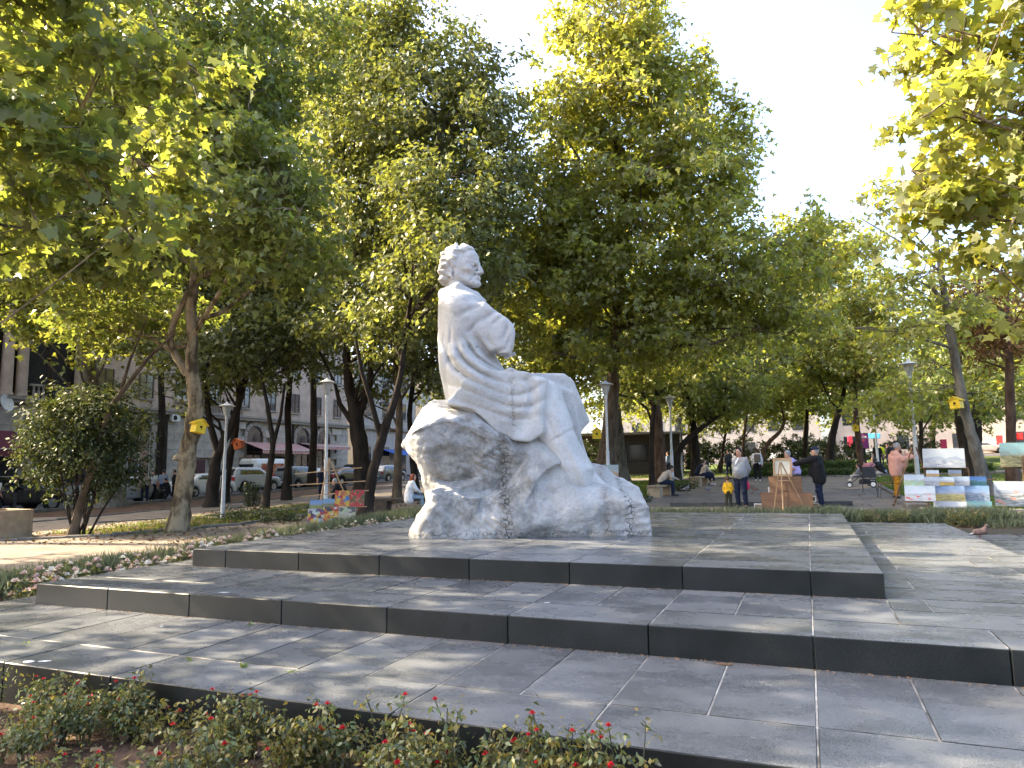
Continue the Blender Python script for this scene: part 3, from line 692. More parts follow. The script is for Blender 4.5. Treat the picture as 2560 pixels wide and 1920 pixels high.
# ---- head
def HL(hx, hy):
    px, py = 1060+hx*.205, 580+hy*.205; return SL((px-980)/.4943, (py-560)/.4943)
def head():
    h = .0095; k = .205/.4943*SL(1001,500)[0]-.205/.4943*SL(1,500)[0]; k = k/1000  # metres per unit of the head enlargement
    (X, Y, Z), o = grid((-.38, -.36, -.46), (.42, .36, .42), h); P = (X, Y, Z)
    cx, cy_ = 400, 430
    def p(hx, hy, y=0): return ((hx-cx)*k, y*k, (cy_-hy)*k)
    def C_(a, b, ra, rb, ya=0, yb=0): return cone(P, p(*a, ya), p(*b, yb), ra*k, rb*k)
    d = ell(P, p(395,390), (215*k, 172*k, 215*k))                                  # skull
    d = smin(d, ell(P, p(515,410), (140*k, 142*k, 205*k)), 50*k)                   # face
    d = smin(d, ell(P, p(570,325), (86*k, 122*k, 92*k)), 45*k)                     # forehead
    d = smin(d, C_((500,600), (615,628), 92, 60), 45*k)                            # jaw
    for s in (-1, 1):
        d = smin(d, C_((440,545), (600,634), 46, 42, s*105, s*46), 45*k)           # jaw line
        d = smin(d, ell(P, p(560,480, s*92), (60*k, 44*k, 40*k)), 30*k)            # cheek bone
        d = smax(d, -ell(P, p(640,432, s*72), (56*k, 52*k, 40*k)), 14*k)           # eye hollow
        d = smin(d, ell(P, p(602,430, s*68), (32*k, 36*k, 27*k)), 4*k)             # eye
        d = smin(d, C_((652,398), (575,380), 27, 20, s*24, s*122), 12*k)           # brow ridge
        d = smin(d, C_((630,412), (596,420), 9, 9, s*44, s*104), 5*k)              # upper lid
        d = smin(d, C_((626,456), (598,452), 8, 8, s*50, s*100), 6*k)
        d = smax(d, -C_((650,525), (598,612), 13, 13, s*58, s*82), 18*k)           # fold beside the nose
        d = smax(d, -ell(P, p(560,560, s*132), (60*k, 26*k, 50*k)), 30*k)          # hollow cheek
        e = smin(ell(P, p(352,508, s*166), (42*k, 16*k, 58*k)), C_((372,560), (388,590), 20, 12, s*160, s*158), 10*k)
        e = smax(e, -ell(P, p(355,515, s*186), (24*k, 16*k, 36*k)), 8*k); d = smin(d, e, 8*k)   # ear
        d = smin(d, ell(P, p(664,524, s*30), (32*k, 22*k, 22*k)), 8*k)             # nostril
        d = smax(d, -C_((690,566), (668,584), 7, 6, s*4, s*58), 5*k)               # line of the lips
        d = smin(d, C_((676,592), (660,598), 13, 8, 0, s*44), 8*k)
    d = smin(d, C_((654,395), (696,508), 20, 33), 12*k)                            # nose
    d = smin(d, C_((640,345), (652,400), 24, 20), 18*k)
    d = smin(d, ell(P, p(650,575), (36*k, 54*k, 30*k)), 16*k)                      # mouth
    for s in (-1, 1): d = smax(d, -C_((694,570), (668,586), 5, 5, s*2, s*56), 5*k)
    d = smin(d, ell(P, p(642,652), (50*k, 60*k, 42*k)), 16*k)                      # chin
    d = smin(d, C_((380,600), (350,850), 128, 170), 40*k)                          # neck
    # hair: swept back in deep waves
    hr = ell(P, p(375,335), (205*k, 196*k, 192*k)); hr = smin(hr, ell(P, p(290,505), (120*k, 172*k, 150*k)), 50*k)
    hr = smin(hr, ell(P, p(480,240), (130*k, 152*k, 84*k)), 36*k)
    for a, b, ra, rb, ya, yb in (((385,165),(376,124),36,16,-10,-14),((505,185),(598,250),46,20,-30,-40),((470,160),(565,190),36,22,40,30),((420,200),(270,290),36,38,-120,-140),((430,270),(250,380),36,40,-160,-150),
                                 ((420,340),(230,470),32,40,-172,-150),((300,440),(220,590),42,38,-140,-110),((432,352),(404,440),30,28,-160,-164),((262,560),(235,620),50,34,-90,-80),((430,270),(250,380),36,40,160,150)):
        hr = smin(hr, C_(a, b, ra, rb, ya, yb), 34*k)
    PH = np.stack([X, Y, Z], -1); wp = vnoise(PH, 4.5)
    ph = (Z*.92+X*.38)/k+26*np.sin((X*.9-Z*.35)/k/58+wp*1.5)+30*wp
    wv = np.sin(ph/13.5); w2 = np.sin(ph/5.6+1.5*vnoise(PH, 9))
    hr = hr-7*k*np.sign(wv)*np.abs(wv)**.8-3*k*w2-7*k*vnoise(PH, 10)
    zz = np.array([p(0,y_)[2] for y_ in (700,470,390,335,295,258,225,150)]); xx = np.array([p(x_,0)[0] for x_ in (420,440,448,472,512,568,618,600)])
    frontcut = X-np.interp(Z, zz, xx)
    low = np.where(X > p(330,0)[0], p(0,470)[2]-Z, p(0,690)[2]-Z)
    hr = smax(smax(hr, frontcut, 22*k), low, 24*k)
    d = smin(d, hr, 5*k)
    d = np.maximum(d, p(0,800)[2]-Z)
    V, Q = nets(d.astype(np.float32), o, h); N = vnormals(V, Q)
    V = V+N*(.0022*fbm(V, 14, 2))[:,None]
    me = qmesh('head', V, Q, m_marb)
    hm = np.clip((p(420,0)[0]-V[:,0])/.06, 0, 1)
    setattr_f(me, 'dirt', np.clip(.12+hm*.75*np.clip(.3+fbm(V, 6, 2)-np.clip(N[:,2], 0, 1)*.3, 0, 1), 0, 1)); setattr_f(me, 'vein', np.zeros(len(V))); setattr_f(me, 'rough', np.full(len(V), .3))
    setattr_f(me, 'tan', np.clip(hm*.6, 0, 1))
    u, w_ = HL(cx, cy_); ob = link('head', me, fig, (u+.03, -.02, w_-.025)); ob.rotation_euler = (0, 0, RD(-20)); return ob
head()
# ================================================================ trees
LEAF = {
 'plane': [(0,0),(.16,-.06),(.50,.02),(.30,.24),(.56,.50),(.24,.52),(0,1),(-.24,.52),(-.56,.50),(-.30,.24),(-.50,.02),(-.16,-.06)],
 'lobed': [(0,0),(.48,.08),(.24,.32),(.52,.58),(.15,.60),(0,1),(-.15,.60),(-.52,.58),(-.24,.32),(-.48,.08)],
 'star':  [(0,0),(.50,.22),(.20,.42),(0,1),(-.20,.42),(-.50,.22)],
 'oval':  [(0,0),(.26,.45),(0,1),(-.26,.45)],
 'needle':[(0,0),(.10,.4),(0,1),(-.10,.4)],
}
LAREA = {'plane': .52, 'lobed': .50, 'star': .40, 'oval': .26, 'needle': .10}
def leaves(pos, out, size, kind, rs, droop=.5, jit=.35):
    """(N*k,3) vertices of N leaves at pos, facing loosely up and out"""
    T = np.array(LEAF[kind], float); n = len(pos); k = len(T)
    nr = rs.normal(size=(n, 3))*.62+np.array((0, 0, .62))+out*.45; nr /= np.linalg.norm(nr, axis=1, keepdims=True)+1e-9
    td = rs.normal(size=(n, 3))*.8+out*.6+np.array((0, 0, -droop)); td -= nr*(td*nr).sum(1, keepdims=True); td /= np.linalg.norm(td, axis=1, keepdims=True)+1e-9
    sd = np.cross(td, nr); s = size*(1+jit*(rs.rand(n)*2-1))
    fold = .16*np.abs(T[:,0])
    V = pos[:,None,:]+s[:,None,None]*(T[None,:,0,None]*sd[:,None,:]+T[None,:,1,None]*td[:,None,:]+fold[None,:,None]*nr[:,None,:]-(.18*T[:,1]**2)[None,:,None]*nr[:,None,:])
    return V.reshape(-1, 3)
m_bark = pm('bark_brown', (.085, .060, .040), .95, .45, 5, 1.0, 26, .1, stretch=(1, 1, .35), col2=(.13, .10, .07))
m_barkd = pm('bark_dark', (.030, .024, .019), .95, .4, 5, 1.0, 26, .1, stretch=(1, 1, .3))
m_barkp = pm('bark_plane', (.105, .080, .050), .9, .4, 3.2, .8, 18, .15, stretch=(1, 1, .5), col2=(.25, .20, .13), mixlo=.42, mixhi=.56)
m_barkg = pm('bark_grey', (.115, .105, .088), .95, .4, 4, .8, 22, .1, stretch=(1, 1, .4), col2=(.19, .17, .14))
m_barkr = pm('bark_red', (.085, .050, .033), .95, .4, 5, 1.0, 24, .1, stretch=(1, 1, .3), col2=(.13, .085, .06))
G = {
 'plane': leafmat('leaf_plane', (.118, .144, .044), (.30, .335, .045), val=.42, hue=.022, trans=.5, gloss=.07),
 'planey': leafmat('leaf_plane_yellow', (.145, .158, .044), (.45, .45, .05), val=.40, hue=.022, trans=.55, gloss=.07),
 'dark': leafmat('leaf_dark', (.098, .116, .044), (.26, .28, .04), val=.45, hue=.015, trans=.35, gloss=.08),
 'mid': leafmat('leaf_mid', (.116, .138, .044), (.33, .355, .045), val=.45, hue=.025, trans=.48, gloss=.06),
 'rust': leafmat('leaf_rust', (.17, .085, .035), (.20, .10, .03), val=.4, hue=.02, trans=.35, gloss=.03),
}
LOBE_A = np.stack([RT, FWH, np.array((0, 0, 1.0))])
def lobe(px, py, dep, rx, ry, rd):
    c = at(px, py, dep); return (c, np.array((rx*dep/F, rd, ry*dep/F)))
def curve(a, b, rs, n=6, sag=.12, lift=.15):
    a = np.array(a, float); b = np.array(b, float); L = np.linalg.norm(b-a); pts = []
    j1 = rs.normal(size=3)*L*sag*.6; j2 = rs.normal(size=3)*L*sag*.4
    for i in range(n):
        t = i/(n-1); p = a+(b-a)*t+j1*math.sin(math.pi*t)+j2*math.sin(2*math.pi*t); p[2] += L*lift*math.sin(math.pi*t)*(.6 if t < .5 else .5); pts.append(p)
    return pts
def tree(name, label, base, trunk, lobes, leaf='lobed', size=.22, green='plane', bark=None, seed=0, lai=3.69, clump=.55, nlimb=3, group=None,
         twigs=True, droop=.5, extra=None, limb_r=.07, seg=10, flare=1.35, shell=.45, cmax=60000, lowlimb=.35):
    """trunk: list of (point, radius) in world space; lobes: (centre, radii). One Empty with trunk and crown"""
    rs = np.random.RandomState(seed+17); base = np.array(base, float)
    root = thing(name, label, 'tree', base, 0, group)
    mb = MB(); tp = [np.array(p, float)-base for p, r in trunk]; tr = [r for p, r in trunk]
    # resample trunk for a smooth, slightly uneven stem
    tt = np.linspace(0, len(tp)-1, 4*len(tp)); P = np.stack([np.interp(tt, range(len(tp)), [p[c] for p in tp]) for c in range(3)], 1); RR = np.interp(tt, range(len(tp)), tr)
    for _ in range(2): P[1:-1] = (P[:-2]+2*P[1:-1]+P[2:])/4
    wob = rs.normal(size=P.shape)*RR[:,None]*.06; wob[0] = 0; P = P+wob
    RR = RR*(1+.05*rs.normal(size=len(RR))); RR[0] *= flare; RR[1] *= 1+(flare-1)*.45
    P = np.concatenate([[P[0]-np.array((0, 0, .3))], P]); RR = np.concatenate([[RR[0]*1.1], RR])
    mb.tube(P, RR, seg)
    skel = [P[i] for i in range(len(P)//3, len(P))]
    for e in (extra or []):
        ep = [np.array(p, float)-base for p, r in e]; mb.tube(ep, [r for p, r in e], 7); skel += ep
    LV = []; zt = P[:,2]
    for c, r in lobes:
        cl = c-base
        for q in range(nlimb):
            u = rs.normal(size=3); u /= np.linalg.norm(u); tgt = cl+(u*r*.75)@LOBE_A
            lo = lowlimb*zt.max(); hcand = np.clip(tgt[2]-np.linalg.norm(tgt[:2]-P[-1,:2])*rs.uniform(.35, .8), lo, zt.max())
            k = int(np.argmin(np.abs(zt-hcand))); st = P[k]
            pts = curve(st, tgt, rs); rr = min(limb_r, RR[k]*.6)
            mb.tube(pts, np.linspace(rr, rr*.18, len(pts)), 5, cap=False); skel += pts[1:]
        area = math.pi*r[0]*r[2]; nl = int(area*lai/(LAREA[leaf]*size*size)); nl = min(nl, cmax)
        ncl = max(6, int(nl/38)); d = rs.normal(size=(ncl, 3)); d /= np.linalg.norm(d, axis=1, keepdims=True)
        rad = rs.rand(ncl)**shell*(1+.16*np.sin(d[:,0]*5+seed)+.12*np.sin(d[:,2]*7+d[:,1]*4))
        cen = cl+((d*rad[:,None])*r)@LOBE_A
        which = rs.randint(0, ncl, nl); spread = clump*(size/.22)**.3
        pos = cen[which]+rs.normal(size=(nl, 3))*np.array((spread, spread, spread*.55))*.62
        o = pos-cl; o = (o@LOBE_A.T/r)@LOBE_A; o /= np.linalg.norm(o, axis=1, keepdims=True)+1e-9
        LV.append(leaves(pos, o, size, leaf, rs, droop))
        if twigs:
            SK = np.array(skel)
            for i in rs.choice(ncl, min(ncl, 26), replace=False):
                dd = np.linalg.norm(SK-cen[i], axis=1); j = int(np.argmin(dd+np.where(dd < .3, 9, 0)))
                if dd[j] < 4.5: mb.tube(curve(SK[j], cen[i], rs, 4, .1, .05), [.02, .016, .011, .006], 4, cap=False)
    tk = mb.build('trunk', bark or m_barkd, root); smoothed(tk, 60)
    V = np.concatenate(LV); k = len(LEAF[leaf])
    cr = link('crown', npmesh('crown', V, None, G[green] if isinstance(green, str) else green, k), root)
    return root
def stem(*pts):
    """trunk from image points (px, py, depth, radius); the first stands on the ground"""
    out = []
    for i, (px, py, dp, r) in enumerate(pts):
        p = at(px, py, dp)
        if i == 0: g = gat(px, dp); p = np.array((g[0], g[1], g[2]))
        out.append((p, r))
    return out
LT = 'trees along the park'
# near plane tree just outside the left edge, its boughs reach into the picture
s0 = stem((-480, 1300, 9.6, .24), (-470, 800, 9.6, .2), (-420, 350, 9.6, .17), (-380, -50, 9.6, .10))
tree('plane_tree', 'near plane tree whose large-leaved boughs hang in at the upper left edge', s0[0][0], s0,
     [lobe(-60, 290, 9.2, 330, 150, 1.4), lobe(190, 470, 9.6, 230, 115, 1.1), lobe(430, 590, 10.2, 150, 95, 1.0), lobe(60, 640, 10.0, 170, 110, 1.1), lobe(-250, 40, 9.6, 480, 260, 2.2), lobe(150, 60, 10.5, 330, 180, 1.8), lobe(380, 130, 10.6, 200, 130, 1.6), lobe(0, -200, 10, 420, 200, 2.2), lobe(-350, 480, 9.8, 260, 220, 1.8), lobe(440, 450, 12.3, 170, 110, 1.5), lobe(420, 320, 12.3, 180, 120, 1.8)],
     'plane', .185, 'plane', m_barkp, 1, lai=1.92, clump=.34, nlimb=1, shell=.55, limb_r=.02)
# forked plane tree with the yellow bird box
s1 = stem((450, 1325, 20.2, .30), (458, 1240, 20.2, .25), (470, 1120, 20.2, .22), (492, 1010, 20.2, .21), (478, 930, 20.2, .185), (482, 850, 20.2, .15), (476, 770, 20.2, .14), (490, 690, 20.2, .15), (488, 610, 20.2, .12), (500, 480, 20.0, .09), (520, 300, 20, .06))
x1 = [[(at(470, 938, 20.2), .13), (at(440, 890, 20.2), .11), (at(424, 850, 20.2), .10), (at(436, 800, 20.2), .095), (at(462, 750, 20.2), .085), (at(482, 700, 20.2), .08)],
      [(at(488, 700, 20.2), .11), (at(545, 670, 20.0), .085), (at(600, 620, 19.6), .06), (at(680, 560, 19), .035)],
      [(at(462, 1150, 20.1), .14), (at(443, 1140, 20.05), .11), (at(438, 1150, 20.0), .09)]]
t1 = tree('plane_tree', 'forked plane tree with pale flaking bark and a yellow bird box', s1[0][0], s1,
     [lobe(330, 330, 18.5, 400, 230, 3), lobe(620, 540, 17.5, 230, 190, 2.6), lobe(180, 640, 19, 230, 140, 2.4), lobe(520, 90, 20, 320, 150, 3), lobe(760, 640, 18.5, 110, 120, 2), lobe(60, 100, 21, 330, 220, 3), lobe(380, 780, 22, 160, 60, 2), lobe(300, -200, 21, 480, 200, 3.5), lobe(560, 290, 18, 150, 120, 2), lobe(665, 420, 17, 130, 110, 1.8), lobe(640, 200, 19, 180, 120, 2.2), lobe(220, 790, 21, 170, 60, 2)],
     'star', .20, 'plane', m_barkp, 2, lai=4.0, clump=.42, nlimb=1, extra=x1, limb_r=.08, flare=1.2)
# unseen trees added beyond the left edge to throw dappled shade over path and steps
for px, dp, lbs, lab, sd in ((-330, 20, [lobe(-180, 430, 19, 260, 170, 3), lobe(-320, 180, 20, 380, 200, 4), lobe(-60, 260, 21, 200, 160, 3)], 'unseen plane tree beyond the left edge, added to shade the path', 71), (-900, 15, [lobe(-700, 300, 15, 420, 260, 3.5), lobe(-950, 550, 15, 400, 240, 3.5), lobe(-480, 620, 15, 260, 150, 2.6)], 'unseen plane tree beyond the left edge, added to shade the lowest step', 72), (-150, 29, [lobe(-120, 640, 28, 190, 140, 3.4), lobe(-200, 420, 29, 280, 200, 4.5)], 'unseen tree beyond the left edge, added for shade near the maroon awning', 73)):
    st = stem((px, 1300, dp, .28), (px+8, 1000, dp, .23), (px, 700, dp, .18), (px+20, 350, dp, .08))
    tree('plane_tree', lab, st[0][0], st, lbs, 'star', .26, 'plane', m_barkp, sd, lai=3.4, clump=.5, nlimb=2, twigs=False)
b_ = np.array((-16.5, -1.5, gz(-16.5, -1.5)))  # tree out of view, added for its shade on the front bed and steps
tree('plane_tree', 'unseen plane tree left of the camera, added to shade the front bed and steps', b_, [(b_, .3), (b_+np.array((.2, 0, 3)), .24), (b_+np.array((0, .3, 6)), .16), (b_+np.array((0, 0, 9)), .06)],
     [(b_+np.array((1, 1, 7.5)), np.array((3.5, 3, 2.2))), (b_+np.array((4, 3, 6.5)), np.array((3, 2.6, 1.6))), (b_+np.array((5.0, 4.3, 7.8)), np.array((2.8, 2.4, 1.5)))], 'star', .28, 'plane', m_barkp, 74, lai=3.4, clump=.5, nlimb=2, twigs=False)
# thick pale trunk behind the shrub
s2 = stem((285, 1262, 36, .62), (262, 1150, 36, .5), (235, 1010, 36, .44), (215, 900, 36, .40), (205, 760, 36, .33), (215, 560, 36, .22))
tree('plane_tree', 'thick pale plane trunk rising behind the dark shrub', s2[0][0], s2,
     [lobe(110, 560, 33, 240, 200, 4), lobe(260, 820, 33, 150, 90, 3), lobe(90, 760, 31, 120, 110, 2.5), lobe(350, 500, 36, 240, 200, 4), lobe(160, 330, 36, 300, 250, 5), lobe(330, 690, 35, 180, 150, 3)],
     'star', .27, 'mid', m_barkg, 3, lai=2.84, clump=.6)
# dark forked tree by the left lamp, and its neighbours towards the street
s3 = stem((531, 1267, 32, .30), (536, 1180, 32, .23), (545, 1130, 32, .21), (582, 1060, 32, .16), (612, 960, 32, .13), (630, 820, 32, .08))
tree('street_tree', 'dark tree forking low beside the left lamp post', s3[0][0], s3,
     [lobe(560, 880, 31, 140, 110, 3), lobe(660, 740, 33, 190, 150, 4), lobe(470, 960, 32, 100, 70, 2.2), lobe(560, 620, 34, 220, 180, 4)], 'star', .23, 'dark', m_barkd, 4, lai=2.98,
     extra=[[(s3[2][0], .17), (at(525, 1060, 32), .14), (at(515, 980, 32.2), .12), (at(520, 880, 32.4), .08)]], group=LT)
s4 = stem((562, 1250, 36, .26), (570, 1160, 36, .2), (588, 1090, 36, .17), (600, 960, 36, .13), (590, 800, 36, .08))
tree('street_tree', 'dark leaning tree carrying the orange bird box', s4[0][0], s4,
     [lobe(600, 900, 37, 110, 90, 3), lobe(500, 800, 38, 170, 130, 4), lobe(420, 880, 36, 120, 80, 3), lobe(690, 600, 40, 240, 200, 5)], 'star', .25, 'dark', m_barkd, 5, lai=2.84, group=LT)
s5 = stem((664, 1258, 30, .17), (674, 1180, 30, .13), (684, 1110, 30, .11), (668, 1010, 30, .08), (650, 920, 30, .06))
tree('street_tree', 'slim tree forking in front of the awning and parked cars', s5[0][0], s5,
     [lobe(640, 880, 31, 90, 80, 2.4), lobe(730, 830, 31, 110, 90, 2.6)], 'star', .21, 'dark', m_barkd, 6, lai=2.41,
     extra=[[(s5[2][0], .09), (at(702, 1040, 30), .07), (at(712, 960, 30), .05)]], group=LT)
s6 = stem((718, 1234, 36, .24), (722, 1120, 36, .19), (718, 1040, 36, .16), (724, 960, 36, .14), (740, 820, 36, .08))
tree('street_tree', 'straight black trunk standing before the silver minivan', s6[0][0], s6,
     [lobe(770, 860, 36, 130, 110, 3.4), lobe(700, 700, 38, 190, 160, 4.5), lobe(830, 700, 38, 150, 150, 4)], 'star', .24, 'dark', m_barkd, 7, lai=2.84, group=LT)
s7 = stem((908, 1230, 31, .44), (904, 1150, 31, .37), (893, 1050, 31, .33), (872, 960, 31, .22), (862, 860, 31, .14), (880, 700, 31, .09))
tree('oak_tree', 'old oak with a thick black furrowed trunk beside the lamp', s7[0][0], s7,
     [lobe(980, 250, 29, 170, 230, 3.8), lobe(1090, 330, 28, 150, 240, 3.6), lobe(930, 560, 29, 200, 180, 3.8), lobe(1080, 640, 27, 160, 150, 3.2), lobe(860, 360, 30, 170, 210, 3.8), lobe(900, 800, 29, 150, 110, 3), lobe(840, 110, 31, 160, 150, 3.5), lobe(1020, 60, 29, 130, 90, 2.6)],
     'oval', .23, 'dark', m_barkd, 8, lai=3.27, clump=.45, extra=[[(s7[2][0], .2), (at(925, 960, 31), .15), (at(930, 850, 31), .11)], [(at(893, 1075, 31), .14), (at(850, 1010, 31), .11), (at(838, 960, 31), .07), (at(800, 880, 31), .05)]])
s8 = stem((914, 1287, 23.6, .24), (930, 1190, 23.6, .17), (958, 1080, 23.6, .15), (985, 1010, 23.6, .12), (1004, 930, 23.6, .10), (1020, 780, 24, .08), (1060, 560, 24.5, .06))
tree('oak_tree', 'leaning oak trunk between the paintings and the seated woman', s8[0][0], s8,
     [lobe(1190, 520, 25, 120, 130, 2.6), lobe(1230, 300, 26, 85, 130, 2.2), lobe(1180, 200, 27, 100, 130, 2.4), lobe(1200, 690, 24.5, 120, 90, 2.4), lobe(1010, 780, 25, 150, 120, 2.6), lobe(1270, 440, 26, 70, 110, 1.8), lobe(1120, 640, 22.5, 140, 120, 2.4), lobe(1060, 480, 24, 130, 110, 2.2)],
     'oval', .22, 'dark', m_barkd, 9, lai=3.27, clump=.42, extra=[[(at(952, 1095, 23.6), .11), (at(930, 1010, 23.6), .09), (at(905, 930, 23.6), .07), (at(890, 850, 23.6), .05)]])
s9 = stem((992, 1240, 30, .2), (996, 1130, 30, .17), (1000, 1020, 30, .15), (985, 900, 30, .1), (1000, 760, 30, .07))
tree('street_tree', 'brown trunk just left of the rock, behind the seated woman', s9[0][0], s9,
     [lobe(1000, 860, 31, 120, 110, 2.8), lobe(1090, 790, 33, 130, 120, 3), lobe(930, 960, 33, 80, 70, 2)], 'star', .22, 'dark', m_bark, 10, lai=2.70, group=LT)
s10 = stem((1040, 1225, 34, .2), (1032, 1130, 34, .16), (1022, 1040, 34, .13), (1040, 900, 34, .09))
tree('street_tree', 'dark trunk rising directly behind the rock of the statue', s10[0][0], s10, [lobe(1060, 900, 35, 100, 90, 2.6), lobe(1150, 860, 36, 150, 110, 3.4)], 'star', .23, 'dark', m_barkd, 11, lai=2.70, group=LT)
# the tall central plane
s11 = stem((1512, 1236, 30, .62), (1518, 1150, 30, .40), (1530, 1000, 30, .27), (1536, 880, 30, .24), (1548, 730, 30, .2), (1552, 600, 30, .17), (1545, 420, 30, .12), (1530, 200, 30, .07), (1525, 30, 30, .035))
x11 = [[(at(1540, 872, 30), .12), (at(1590, 860, 29), .1), (at(1680, 866, 28), .08), (at(1780, 860, 27), .06), (at(1900, 820, 26.5), .04)],
       [(at(1540, 855, 30), .11), (at(1610, 842, 30.4), .09), (at(1700, 825, 31), .07), (at(1810, 760, 31), .055), (at(1930, 710, 31), .03)],
       [(at(1530, 905, 30), .09), (at(1460, 900, 29), .06), (at(1380, 880, 28), .04)], [(at(1550, 740, 30), .1), (at(1640, 710, 29), .07), (at(1720, 680, 28), .04)],
       [(at(1548, 770, 30), .09), (at(1440, 740, 29), .06), (at(1330, 700, 28), .035)], [(at(1545, 480, 30), .08), (at(1450, 400, 29), .05), (at(1400, 320, 29), .03)]]
tree('plane_tree', 'tall plane tree with a lit yellow-green crown behind the statue', s11[0][0], s11,
     [lobe(1535, 120, 30, 125, 170, 3), lobe(1540, 330, 30, 215, 170, 3.8), lobe(1560, 540, 29.5, 300, 170, 4.8), lobe(1480, 740, 28.5, 260, 130, 4), lobe(1720, 700, 28.5, 230, 130, 4.4), lobe(1780, 470, 30.5, 130, 130, 3.2), lobe(1850, 330, 31, 60, 110, 2), lobe(1755, 240, 31, 62, 120, 2), lobe(1870, 690, 28.5, 180, 120, 3.6), lobe(1390, 480, 29.5, 90, 170, 2.4), lobe(1340, 640, 29, 130, 130, 2.8), lobe(1640, 870, 28.5, 250, 60, 3.4), lobe(1530, -90, 30, 70, 70, 2), lobe(1650, 400, 29.5, 150, 130, 3), lobe(1420, 640, 28.5, 150, 120, 3), lobe(1930, 800, 28, 130, 90, 3), lobe(1990, 620, 31, 90, 110, 2.5), lobe(2070, 640, 33, 110, 90, 2.6), lobe(1440, 280, 29.5, 80, 120, 2), lobe(1640, 230, 30, 90, 120, 2), lobe(1465, 60, 30, 80, 100, 2.2), lobe(1610, 60, 30, 85, 100, 2.2)],
     'star', .235, 'planey', m_bark, 12, lai=4.6, clump=.46, nlimb=2, extra=x11, limb_r=.07, flare=1.5, droop=.7)
s12 = stem((1552, 1190, 44, .5), (1548, 1110, 44, .36), (1540, 1020, 44, .3), (1535, 900, 44, .2))
tree('plane_tree', 'grey trunk standing just right behind the big central plane', s12[0][0], s12, [lobe(1480, 860, 44, 170, 130, 4), lobe(1620, 820, 46, 200, 130, 5), lobe(1400, 700, 46, 230, 200, 5)], 'star', .28, 'mid', m_barkg, 13, lai=2.56)
for i, (bx, dp, r, pts, lbs, lab, gr) in enumerate((
    (1629, 33, .16, [(1628, 1130), (1632, 1040), (1650, 930)], [lobe(1640, 930, 33, 120, 90, 3), lobe(1740, 900, 34, 130, 90, 3), lobe(1580, 960, 34, 110, 60, 3)], 'dark straight trunk behind the man bent over his phone', 'mid'),
    (1650, 39, .40, [(1648, 1110), (1640, 1020), (1625, 900)], [lobe(1600, 930, 40, 130, 90, 3.5), lobe(1700, 840, 41, 190, 140, 5)], 'broad reddish trunk behind the man bent over his phone', 'mid'),
    (1690, 41, .26, [(1692, 1130), (1718, 1098), (1774, 1054), (1810, 1030)], [lobe(1840, 980, 41, 110, 80, 3), lobe(1770, 1000, 42, 90, 50, 2.4)], 'dark trunk that bows far to the right beyond the benches', 'mid'),
    (1737, 43, .30, [(1738, 1110), (1732, 1050), (1718, 1000), (1720, 900)], [lobe(1700, 940, 43, 110, 80, 3), lobe(1790, 870, 45, 160, 120, 4)], 'dark forked trunk behind the couple on the bench', 'dark'),
    (1895, 50, .20, [(1915, 1110), (1945, 1085), (1962, 1060), (1955, 1020)], [lobe(1950, 980, 50, 110, 80, 3.5), lobe(1880, 930, 52, 150, 110, 4)], 'bent trunk curving up to the right beyond the grey cardigan', 'mid'),
    (2010, 50, .16, [(2014, 1090), (2018, 1030), (2030, 940)], [lobe(2030, 960, 50, 110, 90, 3.5)], 'slim trunk above the two men at the easel', 'mid'),
    (2071, 45, .30, [(2078, 1100), (2090, 1054), (2106, 1000), (2118, 940)], [lobe(2100, 930, 45, 140, 90, 4), lobe(2020, 870, 46, 160, 110, 4.5), lobe(2080, 790, 47, 170, 120, 4.5)], 'dark trunk leaning right behind the man in the cap', 'mid'),
    (2152, 44, .24, [(2146, 1100), (2140, 1048), (2138, 980), (2140, 860)], [lobe(2150, 910, 44, 120, 80, 3.5), lobe(2060, 690, 46, 110, 110, 4), lobe(2160, 760, 47, 120, 100, 4)], 'reddish trunk with a small yellow bird box above the hedge', 'planey'),
    (2425, 34, .32, [(2413, 1120), (2400, 1060), (2392, 980), (2400, 880)], [lobe(2450, 980, 35, 120, 80, 3), lobe(2330, 960, 34, 110, 80, 3), lobe(2520, 930, 36, 120, 110, 3)], 'dark trunk standing behind the leaning bird box tree', 'mid'),
    (1800, 52, .12, [(1808, 1110), (1822, 1050), (1830, 980)], [lobe(1830, 990, 52, 100, 70, 3.5), lobe(1780, 1050, 52, 70, 40, 2.5)], 'thin crooked stems of a far tree behind the couple', 'mid'),
    (1860, 54, .14, [(1858, 1110), (1866, 1040), (1880, 960)], [lobe(1900, 1000, 55, 100, 70, 3.5)], 'thin far tree directly behind the grey cardigan man', 'mid'),
    (1420, 46, .2, [(1425, 1100), (1418, 1020), (1440, 900)], [lobe(1420, 920, 46, 110, 90, 3.5), lobe(1360, 820, 46, 140, 120, 4)], 'trunk seen in the gap below the statue knee', 'mid'),
    (2300, 58, .2, [(2304, 1090), (2300, 1000)], [lobe(2290, 980, 58, 140, 90, 5), lobe(2390, 930, 60, 130, 100, 5)], 'far tree behind the big mountain painting', 'mid'))):
    st = stem((bx, 1200, dp, r), *[(x, y, dp, r*(.8-.17*k)) for k, (x, y) in enumerate(pts)])
    tree('park_tree', lab, st[0][0], st, lbs, 'star', .24 if dp < 45 else .29, gr, (m_barkd, m_barkr, m_barkd)[i % 3] if i not in (7,) else m_barkr, 20+i, lai=2.48, nlimb=2, seg=8, group='trees around the plaza')
